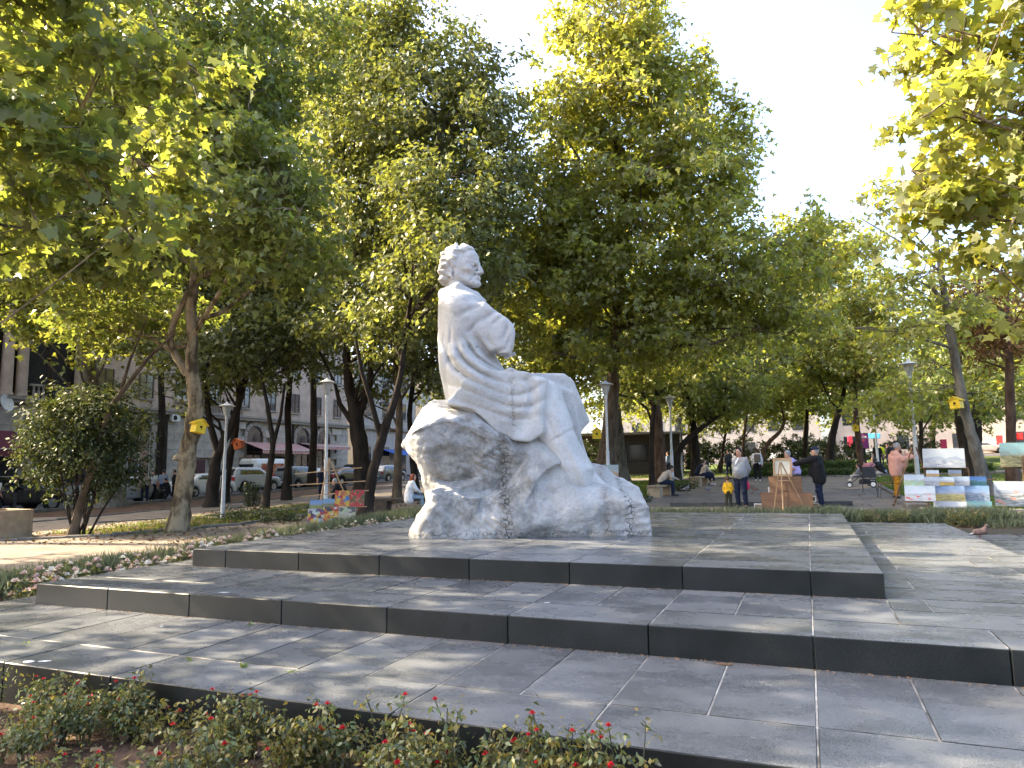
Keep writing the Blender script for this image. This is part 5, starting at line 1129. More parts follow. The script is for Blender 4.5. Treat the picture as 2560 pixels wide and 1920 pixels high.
def carmesh(kind):
    if kind in CARM: return CARM[kind]
    k = CARS[kind]; h = .08; (X, Y, Z), o = grid((-k['L']/2-.12, -k['W']/2-.12, .1), (k['L']/2+.12, k['W']/2+.12, k['H']+.12), h)
    belt = k['win'][0][1]; hw = k['W']/2-np.clip(Z-belt, 0, 1)*.30-np.clip(.5-Z, 0, 1)*.12-.10*np.clip((np.abs(X)-k['L']/2+.5)/.5, 0, 1)**2
    d = smax(poly2(X, Z, k['out']), np.abs(Y)-hw, .09)
    body = d.copy()
    for a in k['ax']: body = smax(body, -(np.hypot(X-a, Z-k['r'])-k['r']-.07), .02)
    V, Q = nets(body.astype(np.float32), o, h); V = vsmooth(V, Q, 1, .3); B_ = (V, Q)
    def gl(pg, lim, ymin):
        g = np.maximum(d-.008, poly2(X, Z, pg)); g = np.maximum(g, np.abs(Y)-lim) if lim else g
        g = np.maximum(g, ymin-np.abs(Y)) if ymin else g
        return nets(g.astype(np.float32), o, h)
    c = (min(p[0] for p in k['win'])+max(p[0] for p in k['win']))/2
    CARM[kind] = (B_, gl(k['win'], 0, .45), gl(k['wf'], k['W']/2-.22, 0), gl(k['wr'], k['W']/2-.24, 0)); return CARM[kind]
CM = {}
def car(kind, x, y, rz, paint, lab, z=None, extra=None):
    k = CARS[kind]; t = thing('parked_car' if kind != 'van' else 'parked_van', lab, 'van' if kind == 'van' else 'car', (x, y, gz(x, y)+.01 if z is None else z), rz, 'vehicles parked along the street')
    B_, s, f, r = carmesh(kind)
    key = (kind, paint.name)
    if key not in CM: CM[key] = (qmesh('body', *B_, paint), [qmesh(n_, *g_, m_cglass) for n_, g_ in (('side_window', s), ('windscreen', f), ('rear_window', r))])
    link('body', CM[key][0], t)
    for n_, me in zip(('side_window', 'windscreen', 'rear_window'), CM[key][1]): link(n_, me, t)
    if 'pil' not in k:
        w0, w1 = k['win'][0], k['win'][-1]; xm = (w0[0]+w1[0])/2-.05
    for sy in (-1, 1):
        q = MB(); q.box((xm-.04, sy*(k['W']/2-.13)-.06, k['win'][0][1]-.02), (xm+.04, sy*(k['W']/2-.13)+.06, k['win'][1][1]-.05)); 
        for a in k['ax']:
            q = MB(); q.tube([(a, sy*(k['W']/2-.20), k['r']), (a, sy*(k['W']/2-.01), k['r'])], k['r'], 18); wh = q.build('wheel', m_tyre, t); q = MB(); q.tube([(a, sy*(k['W']/2-.012), k['r']), (a, sy*(k['W']/2+.004), k['r'])], k['r']*.62, 14); q.build('rim', m_rim, wh)
        q = MB(); q.cbox((k['L']/2-.28, sy*(k['W']/2-.3)-.16, k['out'][-4][1]-.10), (k['L']/2-.02, sy*(k['W']/2-.3)+.12, k['out'][-4][1]+.06), .02); q.build('headlight', m_lite, t)
        zt = .78 if kind in ('hatch', 'sedan') else .95; q = MB(); q.cbox((-k['L']/2-.008, sy*(k['W']/2-.22)-.12, zt-.12), (-k['L']/2+.2, sy*(k['W']/2-.22)+.13, zt+.14), .02); q.build('tail_light', m_red, t)
        q = MB(); q.ball((w1[0]-.12, sy*(k['W']/2+.08), k['win'][0][1]+.05), (.07, .10, .07), 8, 6); q.build('wing_mirror', paint, t)
    for e, sx in ((k['L']/2, 1), (-k['L']/2, -1)): q = MB(); q.box((e-.02*sx if sx > 0 else e-.012, -.26, .46), (e+.012 if sx > 0 else e+.02, .26, .57)); q.build('number_plate', m_plate, t)
    return t
def paint(n, c, rough=.25): return pm('paint_'+n, c, rough, .05, 3, 0, 60, .5, coat=.6)
P_blk, P_sil, P_wht, P_gry, P_bei = paint('black', (.012, .012, .014)), paint('silver', (.36, .37, .37), .3), paint('white', (.62, .62, .6)), paint('grey', (.13, .145, .16)), paint('beige', (.45, .36, .29))
def onx(px, X):
    d = ray(px, 1165); t = X/d[0]; return (CAM+d*t)[1]
SY = RD(90)
car('suv', -35.3, onx(35, -35.3), SY, P_blk, 'black car at the left edge behind the man in dark shirt')
car('hatch', -35.3, onx(325, -35.3), SY, P_sil, 'silver hatchback left of the group of men')
car('sedan', -35.3, onx(507, -35.3), SY, P_wht, 'white saloon car partly hidden by the forked plane trunk')
car('suv', -35.3, onx(625, -35.3), SY, P_sil, 'silver off-road car in front of the white van')
van = car('van', -39.2, onx(672, -39.2), SY, P_wht, 'white delivery van with red side graphics behind the silver cars')
m_vred = pm('van_red_print', (.36, .03, .02), .5, .35, 2.5, col2=(.55, .25, .12))
q = MB(); q.box((-1.9, -.99, .75), (.6, -.972, 1.95)); q.build('side_print', m_vred, van)
q = MB(); q.box((-2.25, -.991, 1.2), (-1.95, -.973, 1.9)); q.build('side_print', m_plate, van)
car('minivan', -35.3, onx(752, -35.3), SY, P_gry, 'grey minivan with red tail lamp parked right of the off-road car')
car('sedan', -39.3, onx(800, -39.3), SY, P_wht, 'white car roof showing above the grey minivan')
car('sedan', -35.4, onx(858, -35.4), SY, P_blk, 'black saloon behind the big easel')
car('minivan', -39.4, onx(905, -39.4), SY, P_blk, 'dark minivan seen between the oak trunks')
car('hatch', -35.4, onx(970, -35.4), SY, P_gry, 'dark grey hatchback left of the rock')
for px, dp, kd, pt, lab, rz in ((2470, 93, 'sedan', P_bei, 'beige car across the lawn on the far road', 0), (2520, 95, 'hatch', P_wht, 'white car behind the thin street trunk at the right', 0), (2205, 78, 'sedan', P_gry, 'grey car behind the purple poster', RD(160)), (1935, 90, 'hatch', P_wht, 'white car seen through the far trunks behind the easel', 0), (2010, 92, 'minivan', P_sil, 'silver minivan on the far road above the purple shirt', 0)):
    g = gat(px, dp); car(kd, g[0], g[1], rz, pt, lab)
# ---- posters by the far road
m_purp = pm('poster_purple', (.27, .05, .22), .5, .25, 3); m_pink = pm('banner_pink', (.55, .05, .12), .6, .15, 3); m_redb = pm('banner_red', (.55, .03, .03), .6, .12, 3); m_blu = pm('hoarding_blue', (.08, .32, .55), .6, .15, 3)
def poster(px, py0, py1, dp, wpx, mat, lab, txt=None, legs=True):
    g = gat(px, dp); w_ = wpx*dp/F; z0, z1 = at(px, py1, dp)[2]-g[2], at(px, py0, dp)[2]-g[2]
    t = thing('poster_stand', lab, 'poster', g, view(px), 'banners by the far road'); q = MB(); q.cbox((-w_/2, -.06, z0), (w_/2, .06, z1), .02); q.build('panel', m_blkp if txt else mat, t)
    q = MB(); q.box((-w_*.44, -.075, z0+.06), (w_*.44, -.062, z1-.06)); fc = q.build('print', mat, t)
    if legs: q = MB(); q.box((-.08, -.04, -.2), (.08, .04, z0)); q.build('leg', m_blkp, t)
    if txt:
        for k in range(4): q = MB(); x0 = -w_*.3+k*w_*.16; q.box((x0, -.08, z1-(z1-z0)*.34), (x0+w_*.1, -.0755, z1-(z1-z0)*.2)); q.build('letter', m_plate, fc)
        q = MB(); q.ball((0, -.08, z0+(z1-z0)*.5), (w_*.08, .01, (z1-z0)*.12), 8, 6); q.build('figure_print', m_org, fc)
poster(2164, 1082, 1122, 52, 22, m_purp, 'purple street poster on a black stand behind the pushchair', True)
poster(2364, 1098, 1122, 60, 14, m_pink, 'narrow pink banner behind the large mountain painting'); poster(2130, 1090, 1118, 70, 12, m_pink, 'pink banner left of the purple poster')
poster(2505, 1088, 1112, 78, 14, m_redb, 'red banner behind the right-hand paintings'); poster(2550, 1082, 1100, 70, 26, m_redb, 'broad red banner at the right picture edge')
poster(2190, 1083, 1096, 84, 30, m_blu, 'pale blue hoarding behind the far lamp post')
# ================================================================ people, pigeons
def cl(n, c, rough=.9, var=.14): return pm('cloth_'+n, c, rough, var, 9, .35, 70, .15)
SKIN = pm('skin', (.42, .23, .155), .6, .10, 12, .1, 90, .35); SKINP = pm('skin_pale', (.50, .29, .20), .6, .1, 12, .1, 90, .35)
HB, HG, HR, HBR = (pm('hair_black', (.012, .010, .009), .55, .3, 30), pm('hair_grey', (.22, .22, .22), .6, .35, 30), pm('hair_red', (.16, .035, .012), .55, .35, 30), pm('hair_brown', (.06, .035, .02), .55, .3, 30))
EYE = pm('eye_dark', (.015, .012, .010), .3, .2)
def pose(**o):
    J = dict(pel=(0,0,.95), che=(0,.01,1.24), nec=(0,0,1.46), hea=(0,.03,1.62), shL=(-.17,0,1.395), elL=(-.25,-.04,1.12), wrL=(-.25,.05,.88), shR=(.17,0,1.395), elR=(.25,-.04,1.12), wrR=(.25,.05,.88),
             hiL=(-.09,0,.92), knL=(-.11,.03,.50), anL=(-.12,-.03,.09), toL=(-.15,.13,.035), hiR=(.09,0,.92), knR=(.11,.03,.50), anR=(.12,-.03,.09), toR=(.15,.13,.035), look=(0,1,-.05))
    J.update(o); return J
def sit(lean=0.0, z=.46, drop=0.0, **o):
    """seated pose, leaning forward by an angle"""
    p = np.array((0, 0, z+.12)); ax = np.array((0, math.sin(lean), math.cos(lean)))
    f = lambda t, x=0, y=0: tuple(p+ax*t+np.array((x, y*math.cos(lean), -y*math.sin(lean))))
    J = pose(pel=tuple(p), che=f(.30, 0, -.01), nec=f(.52), hea=tuple(np.array(f(.52))+np.array((0, .05+.05*math.sin(lean), .155-.05*math.sin(lean)-drop))), shL=f(.46, -.185), shR=f(.46, .185),
             hiL=(-.09, .02, z+.09), knL=(-.12, .44, z+.06), anL=(-.13, .46, .09), toL=(-.15, .62, .035), hiR=(.09, .02, z+.09), knR=(.12, .44, z+.06), anR=(.13, .46, .09), toR=(.15, .62, .035))
    s = np.array(J['shL']); J['elL'] = tuple(s+np.array((-.06, .12, -.24))); J['wrL'] = (-.05, float(s[1]+.30), float(max(z+.2, s[2]-.34)))
    s = np.array(J['shR']); J['elR'] = tuple(s+np.array((.06, .12, -.24))); J['wrR'] = (.05, float(s[1]+.30), float(max(z+.2, s[2]-.34)))
    J.update(o); return J
def finger(a, d, L, r, up):
    """bent finger: three rings of five -> verts, quads"""
    d = _n(d); u = _n(np.cross(d, up)+1e-6); v = np.cross(d, u); V = []
    for t, rr, b in ((0, r, 0), (.5, r*.95, .0), (1, r*.65, -.28)):
        for k in range(5):
            q = 2*math.pi*k/5; V.append(np.array(a)+d*L*t+v*L*b*-1+rr*(math.cos(q)*u+math.sin(q)*v))
    Q = [(i*5+k, i*5+(k+1) % 5, (i+1)*5+(k+1) % 5, (i+1)*5+k) for i in range(2) for k in range(5)]
    Q.append((10, 11, 12, 13)); return np.array(V), np.array(Q)
def person(lab, loc, rz, J, top, legs, shoe, hair=HB, H=1.75, h=.026, belly=0.0, sleeve=1.0, hairk='short', skin=SKIN, skirt=None, collar=None, cap=None, open_front=None, coat=0.0, group=None, wide=1.0, headk=1.0):
    s = H/1.75; root = thing('person', lab, 'person', loc, rz, group); root.scale = (s, s, s)
    J = {k: np.array(v, float) for k, v in J.items()}
    allp = np.array([v for k, v in J.items() if k != 'look']); lo = allp.min(0)-.24; hi = allp.max(0)+.24; lo[2] = max(lo[2], -.03)
    (X, Y, Z), o = grid(lo, hi, h); P = (X, Y, Z)
    def torso(e=0.0):
        d = None
        for sg in (-1, 1):
            x = np.array((sg*.065*wide, 0, 0)); c = cone(P, J['pel']+x, J['che']+x*1.2, .118*wide+e, .118*wide+e); c = smin(c, cone(P, J['che']+x*1.2, J['nec']+x*.9-np.array((0, 0, .09)), .118*wide+e, .075+e), .05)
            d = c if d is None else smin(d, c, .05)
        d = smin(d, cone(P, J['shL'], J['shR'], .068+e, .068+e), .06)
        if belly: m = (J['pel']*.6+J['che']*.4); n = _n(np.cross(J['shR']-J['shL'], J['che']-J['pel'])); n = n if n[1]*1 >= 0 or True else -n; n = -n if n.dot(J['look']) < 0 and abs(n.dot(J['look'])) > .2 else n; d = smin(d, ell(P, m+n*(.05+belly*.5), (.165*wide+e, .12+belly+e, .17+e)), .06)
        return d
    def arm(sd, e=0.0, t=1.0):
        a, b, c = J['sh'+sd], J['el'+sd], J['wr'+sd]
        if t <= .5: return cone(P, a, a+(b-a)*t*2, .058+e, .05+e)
        c2 = b+(c-b)*(t-.5)*2; return smin(cone(P, a, b, .056+e, .044+e), cone(P, b, c2, .044+e, .033+e), .03)
    def leg(sd, e=0.0):
        return smin(cone(P, J['hi'+sd], J['kn'+sd], .092+e, .06+e), cone(P, J['kn'+sd], J['an'+sd], .06+e, .04+e), .03)
    hd = J['hea']; look = _n(J['look']); side = _n(np.cross(look, (0, 0, 1)))
    head = ell(P, hd, (.078*headk, .094*headk, .115*headk)); head = smin(head, cone(P, hd-np.array((0, 0, .05)), hd+look*.045-np.array((0, 0, .085)), .06*headk, .042*headk), .03)
    head = smin(head, cone(P, hd+look*.09+np.array((0, 0, .005)), hd+look*.112-np.array((0, 0, .025)), .010, .014), .012)
    for sg in (-1, 1): head = smin(head, ell(P, hd+side*sg*.078*headk-np.array((0, 0, .01)), (.02, .028, .034)), .01)
    neck = cone(P, J['nec']-np.array((0, 0, .08)), hd-np.array((0, 0, .05)), .058, .05)
    body = smin(torso(), smin(head, neck, .02), .03)
    for sd in 'LR':
        body = smin(body, arm(sd), .03); body = smin(body, leg(sd), .03); body = smin(body, cone(P, J['an'+sd], J['to'+sd], .045, .032), .02)
        w_ = J['wr'+sd]; dr = _n(w_-J['el'+sd]); body = smin(body, cone(P, w_, w_+dr*.07, .045, .038), .015)
    V, Q = nets(body.astype(np.float32), o, h)
    for sd in 'LR':        # five separate fingers, curled
        w_ = J['wr'+sd]; dr = _n(w_-J['el'+sd]); lat = _n(np.cross(dr, (0, .3, 1))+1e-6); upv = np.cross(lat, dr); pal = w_+dr*.085
        for i, L in enumerate((.062, .075, .080, .070)):
            fv, fq = finger(pal+lat*(-.030+.020*i), dr+upv*.15, L, .0085, lat); Q = np.concatenate([Q, fq+len(V)]); V = np.concatenate([V, fv])
        fv, fq = finger(w_+dr*.04+lat*-.032, dr*.7-lat*.7, .055, .010, upv); Q = np.concatenate([Q, fq+len(V)]); V = np.concatenate([V, fv])
    link('body', qmesh('body', V, Q, skin), root)
    def put(n_, d, m): 
        v, q = nets(d.astype(np.float32), o, h)
        if len(v): return link(n_, qmesh(n_, v, q, m), root)
    d = torso(.012+coat*.4)
    for sd in 'LR': d = smin(d, arm(sd, .012+coat, sleeve), .02)
    if coat: d = smin(d, smin(cone(P, J['pel']+np.array((-.07, 0, -.14)), J['pel'], .14+coat, .14+coat), cone(P, J['pel']+np.array((.07, 0, -.14)), J['pel'], .14+coat, .14+coat), .06), .05)
    d = d+.006*np.sin(X*38+Z*17)*np.sin(Z*23+Y*31)
    d = smax(d, cone(P, hd, hd, .10, .10)*-1, .01)
    put('top', d, top)
    if open_front is not None:
        nf = J['nec']+look*.075; q = MB(); q.add([tuple(nf+side*-.07+np.array((0, 0, .0))), tuple(nf+side*.07), tuple(J['che']+look*(.165+belly*.2)+np.array((0, 0, .02)))], [(0, 1, 2)]); q.build('undershirt', open_front, root)
    if skirt is not None:
        d = smin(cone(P, J['hiL'], J['knL'], .15, .15), cone(P, J['hiR'], J['knR'], .15, .15), .12); d = smin(d, cone(P, (J['knL']+J['knR'])/2, (J['knL']+J['knR'])/2+np.array((0, .05, -.18)), .17, .16), .06); put('skirt', d, skirt)
    else:
        d = cone(P, J['pel']-np.array((.05, 0, 0)), J['pel']+np.array((.05, 0, 0)), .135*wide, .135*wide)
        for sd in 'LR': d = smin(d, leg(sd, .017), .02)
        for sd in 'LR': d = smax(d, -cone(P, J['to'+sd], J['to'+sd], .07, .07), .01)
        put('trousers', d+.005*np.sin(Z*40+X*20), legs)
    for sd in 'LR':
        d = smin(cone(P, J['an'+sd]-np.array((0, 0, .025)), J['to'+sd], .056, .046), cone(P, J['an'+sd]-np.array((0, 0, .03))-_n(J['to'+sd]-J['an'+sd])*.03, J['an'+sd]-np.array((0, 0, .03)), .05, .05), .02); put('shoe', np.maximum(d, -Z+.003), shoe)
    hr = ell(P, hd+np.array((0, 0, .018))-look*.010, (.088*headk, .106*headk, .118*headk)); pln = (X-hd[0])*look[0]+(Y-hd[1])*look[1]+(Z-hd[2])*look[2]
    cut = np.maximum(pln-.035*headk-np.clip((Z-hd[2]-.05), 0, .1)*1.1, (hd[2]-.045+np.clip(pln, -.1, .1)*.55)-Z)
    if hairk == 'bald': hr = np.maximum(hr, Z-hd[2]-.055)
    hr = smax(hr, cut, .012)+.006*np.sin(X*60)*np.sin(Y*55+Z*40)
    if hairk == 'long':
        hr = smin(hr, cone(P, hd-look*.045, hd-look*.075-np.array((0, 0, .19)), .085, .07), .03); 
        for sg in (-1, 1): hr = smin(hr, cone(P, hd+side*sg*.07-look*.01, hd+side*sg*.075-look*.02-np.array((0, 0, .16)), .035, .03), .02)
    if hairk != 'none': put('hair', hr, hair)
    if cap is not None:
        c = smin(np.maximum(ell(P, hd+np.array((0, 0, .045)), (.098, .115, .10)), hd[2]+.045-Z), cone(P, hd+look*.08+np.array((0, 0, .055)), hd+look*.17+np.array((0, 0, .045)), .035, .028), .01); c = np.maximum(c, np.abs(Z-hd[2]-.10)-.075); put('cap', c, cap)
    for sg in (-1, 1):
        q = MB(); e = hd+look*.080*headk+side*sg*.032+np.array((0, 0, .012)); q.ball(tuple(e), (.014, .014, .009), 8, 5); q.build('eye', EYE, root)
        q = MB(); q.tube([tuple(e+look*.012+side*-.018+np.array((0, 0, .02))), tuple(e+look*.012+side*.018+np.array((0, 0, .02)))], .006, 5); q.build('eyebrow', hair, root)
    q = MB(); e = hd+look*.086-np.array((0, 0, .062)); q.tube([tuple(e-side*.03), tuple(e), tuple(e+side*.03)], .006, 5); q.build('mouth', pm('lips', (.28, .10, .08), .6), root)
    return root
NAVY, BLK, BEI, WHT, JEAN = cl('navy', (.012, .017, .035)), cl('black', (.012, .012, .013)), cl('beige', (.36, .31, .25)), cl('white', (.62, .62, .61)), cl('light_denim', (.22, .28, .33))
GRY, LAV, PEA, MUS, YEL, OLV = cl('grey', (.24, .245, .25)), cl('lavender', (.36, .31, .55)), cl('peach', (.52, .27, .205)), cl('mustard', (.30, .14, .015)), cl('yellow', (.60, .34, .02), var=.3), cl('olive', (.035, .035, .022))
BLU, DGR, TAN = cl('blue_grey', (.16, .20, .27)), cl('dark_grey', (.05, .052, .055)), cl('tan', (.28, .2, .13))
SHB, SHW = pm('shoe_black', (.015, .015, .015), .5), pm('shoe_white', (.55, .55, .53), .6)
def there(px, dp): return gat(px, dp)
def F_(px, a): return view(px)+RD(a)       # 0 = back to the camera, 180 = facing it, 90 = facing left, -90 = facing right
# standing man, hands behind his back, with a bag
p1 = person('man in grey cardigan standing with hands behind his back', there(1850, 20.5), F_(1850, 152), pose(wrL=(-.08, -.20, .93), elL=(-.215, -.11, 1.13), wrR=(.06, -.21, .91), elR=(.215, -.11, 1.13), look=(.32, 1, -.05)), GRY, NAVY, SHB, HB, 1.76, .028, .06, open_front=WHT, wide=1.0)
person('toddler in yellow top seen from behind beside the cardigan man', there(1817, 20.6), F_(1817, 8), pose(wrL=(-.22, .12, 1.0), wrR=(.22, .12, 1.0), hea=(0, .02, 1.66)), YEL, OLV, SHB, HBR, .92, .036, .036, headk=1.45, skin=SKINP, wide=1.2)
bp_ = person('walker seen from behind with a grey rucksack', there(1893, 37.2), F_(1893, 6), pose(knL=(-.1, .08, .5), anL=(-.1, .036, .1), knR=(.1, -.02, .5), anR=(.1, -.1, .1), toR=(.12, .05, .035), toL=(-.12, .2, .035), look=(-.5, 1, 0)), WHT, BLK, SHW, HBR, 1.74, .03)
q = MB(); q.cbox((-.16, -.36, 1.0), (.16, -.17, 1.44), .05); o = q.build('rucksack', cl('rucksack', (.15, .12, .10)), bp_); smoothed(o)
person('grey-haired man in lavender polo shirt bending behind the easel', there(1990, 22.6), F_(1990, 100), pose(che=(0,.09,1.2), nec=(0,.17,1.38), hea=(0,.25,1.52), shL=(-.185,.15,1.33), shR=(.185,.15,1.33), elL=(-.25,.12,1.06), wrL=(-.15,.3,.92), elR=(.25,.10,1.06), wrR=(.15,.28,.9), look=(0,1,-.5)), LAV, DGR, SHB, HG, 1.72, .028, .06, sleeve=.42, wide=1.12)
person('man in black jacket and cap pointing at the canvas', there(2046, 19.7), F_(2046, 82), pose(shL=(-.19,.05,1.40), elL=(-.22,.33,1.33), wrL=(-.18,.58,1.26), che=(0,.03,1.24), hea=(0,.07,1.60), nec=(0,.03,1.46), look=(-.1,1,-.35)), BLK, NAVY, SHB, HG, 1.72, .028, .05, coat=.03, cap=NAVY, wide=1.15)
person('heavy grey-haired man in peach shirt and mustard trousers at the easel rack', there(2238, 22.2), F_(2238, -82), pose(elL=(-.22,.22,1.22), wrL=(-.12,.42,1.36), elR=(.24,.2,1.2), wrR=(.14,.45,1.28), hea=(0,.10,1.60), nec=(0,.04,1.46), look=(0,1,-.4)), PEA, MUS, SHB, HG, 1.76, .028, .11, coat=.025, wide=1.28)
person('bearded man in beige jumper bent over a phone on the near bench', there(1650, 27.8), F_(1650, -86), sit(RD(42), .47, .036, elL=(-.24,.40,.74), wrL=(-.06,.60,.66), elR=(.24,.42,.74), wrR=(.06,.62,.66), look=(0,.8,-.6)), BEI, NAVY, SHB, HB, 1.76, .03)
person('person in dark navy hunched forward on the further bench', there(1740, 36.0), F_(1740, -80), sit(RD(35), .47, .05, look=(.4, .8, -.6)), NAVY, NAVY, SHB, HB, 1.74, .036, group='couple on the bench')
person('woman in long dark skirt leaning on her companion on the further bench', there(1755, 35.4), F_(1755, -75), sit(RD(25), .47, .05, look=(-.6, .7, -.5)), BEI, NAVY, SHW, HB, 1.64, .036, skirt=NAVY, hairk='long', group='couple on the bench')
person('red-haired woman in white shirt and pale jeans on the dark bench', there(1022, 24.2), F_(1022, -76), sit(RD(12), .46, 0, knL=(-.08, .44, .56), anL=(.02, .62, .2), toL=(.04, .78, .14), look=(.15, 1, 0)), WHT, JEAN, SHW, HR, 1.68, .036, hairk='long', skin=SKINP, coat=.015)
for px, dp, an, J, tp, lg, lab, Hh in ((365, 39.6, 10, pose(), BEI, NAVY, 'man in beige T-shirt seen from behind by the street', 1.78), (384, 40.6, 190, pose(), WHT, NAVY, 'man in white striped T-shirt facing the group', 1.76), (410, 40.2, -20, pose(knR=(.25, .2, .55)), BLU, NAVY, 'man in blue-grey shirt stepping up to the bench', 1.78), (423, 39.8, 60, sit(RD(15), .46), BLK, BLK, 'dark figure sitting on the bench by the street', 1.7), (438, 40.5, 80, pose(), BLK, BLK, 'man in black half hidden by the forked plane', 1.76),
                                       (38, 33.5, -60, pose(elR=(.28, .12, 1.15), wrR=(.2, .32, 1.1), elL=(-.28, .1, 1.15), wrL=(-.2, .3, 1.1)), BLK, DGR, 'man in dark shirt standing by the black car', 1.76), (2, 33, -80, pose(), WHT, NAVY, 'person in white shirt cut by the left picture edge', 1.72), (806, 36, 175, pose(), NAVY, NAVY, 'dark-haired woman in blue walking past the grey minivan', 1.66)):
    person(lab, there(px, dp), F_(px, an), J, tp, lg, SHB, HB, Hh, .045, sleeve=.42 if tp is not BLK else 1.0, hairk='long' if 'woman' in lab else 'short', group='people by the street')
person('artist in black bending over his work behind the bright paintings', there(868, 25.6), F_(868, 75), sit(RD(45), .5, .02), BLK, BLK, SHB, HG, 1.74, .03)
# people on the right
person('dark-haired woman in black vest leaning over the pushchair', there(2208, 29.2), F_(2208, 70), sit(RD(35), .48, 0), BLK, GRY, SHB, HB, 1.66, .026, sleeve=.1, hairk='long')
person('man in black T-shirt seen from behind near the far lamp post', there(2196, 43), F_(2196, 5), pose(wrR=(.3, .1, .9)), BLK, BLK, SHB, HB, 1.78, .045, sleeve=.42)
person('child in pale grey sitting in the pushchair', np.array(there(2143, 28.6))+np.array((0, 0, .28)), F_(2143, 95), sit(RD(-8), .3), GRY, GRY, SHW, HB, .95, .036, headk=1.4)
person('small child in pink held beside the pushchair', np.array(there(2172, 28.9))+np.array((0, 0, .55)), F_(2172, 95), sit(RD(25), .2), cl('pink', (.42, .16, .18)), GRY, SHW, HB, .8, .036, headk=1.4)
for px, dp, an, tp, lab in ((1822, 46, 20, DGR, 'grey-coated figure beyond the benches'), (1671, 50, 60, BLU, 'person in blue behind the near lamp post'), (2222, 56, 120, BLK, 'dark figure in the far group behind the pushchair'), (2232, 57, -60, NAVY, 'navy figure in the far group behind the pushchair'), (2246, 55, 30, BLK, 'black figure at the right end of the far group'), (2205, 58, 0, cl('safety_yellow', (.55, .62, .02)), 'figure in a bright yellow vest in the far group'),
                        (2523, 47, 100, NAVY, 'dark-haired person behind the vineyard painting'), (2545, 47.5, -30, NAVY, 'person with white collar at the right edge behind the painting'), (2290, 60, 10, BLK, 'far dark figure behind the easel rack')):
    person(lab, there(px, dp), F_(px, an), pose(), tp, NAVY, SHB, HB, 1.74, .055, group='people further off')
# pink bag hanging from the cardigan man's hand
bg_ = thing('bag', 'bright pink bag hanging behind the cardigan man', 'bag', np.array(there(1864, 20.6))+np.array((0, 0, .68)), 0); q = MB(); q.lathe([(.01, -.14), (.07, -.12), (.09, -.02), (.05, .10), (.02, .18), (.03, .22)], 10); smoothed(q.build('pouch', cl('pink_bag', (.62, .036, .10)), bg_))
# ---- pigeons
m_pig = pm('pigeon_grey', (.14, .13, .14), .7, .3, 14); m_pigb = pm('pigeon_brown', (.15, .095, .075), .7, .35, 14); m_beak = pm('pigeon_leg', (.30, .09, .07), .6)
def pigeon(loc, rz, mat, lab, tail=None):
    t = thing('pigeon', lab, 'pigeon', loc, rz, 'pigeons'); h = .010; (X, Y, Z), o = grid((-.2, -.1, .02), (.2, .1, .33), h); P = (X, Y, Z)
    d = smin(cone(P, (-.05, 0, .13), (.06, 0, .16), .052, .06), cone(P, (.06, 0, .17), (.10, 0, .24), .045, .026), .03); d = smin(d, ell(P, (.108, 0, .262), (.030, .036, .026)), .012); d = smin(d, cone(P, (.13, 0, .262), (.155, 0, .255), .010, .004), .006)
    for s in (-1, 1): d = smin(d, ell(P, (-.02, s*.045, .15), (.10, .018, .045)), .012)
    V, Q = nets(d.astype(np.float32), o, h); link('body', qmesh('body', V, Q, mat), t)
    q = MB(); q.add([(-.06, -.03, .13), (-.06, .036, .13), (-.19, .035, .085), (-.19, -.035, .085), (-.06, -.03, .145), (-.06, .036, .145), (-.19, .035, .095), (-.19, -.035, .095)], [(0,3,2,1),(4,5,6,7),(0,1,5,4),(1,2,6,5),(2,3,7,6),(3,0,4,7)]); q.build('tail', tail or mat, t)
    for s in (-1, 1): q = MB(); q.tube([(.0, s*.028, .10), (.005, s*.028, .012), (.03, s*.028, .006)], .006, 5); q.build('leg', m_beak, t)
def onplane(px, py, z):
    d = ray(px, py); k = (z-CAMZ)/d[2]; return CAM+d*k
pigeon(onplane(2452, 1350, LZ[0]), view(2452)+RD(5), m_pigb, 'brown pigeon with white tail standing on the right step', SHW)
for px, py, mt, a, lab in ((1717, 1230, m_pig, 30, 'pigeon with white wing tips near the further bench'), (1771, 1233, m_pig, 40, 'grey pigeon in the middle of the paving'), (1887, 1233, m_pigb, 160, 'pigeon right of the cardigan man')):
    g = ong(px, py); g[2] += .02; pigeon(g, view(px)+RD(a), mt, lab, SHW if px == 1717 else None)
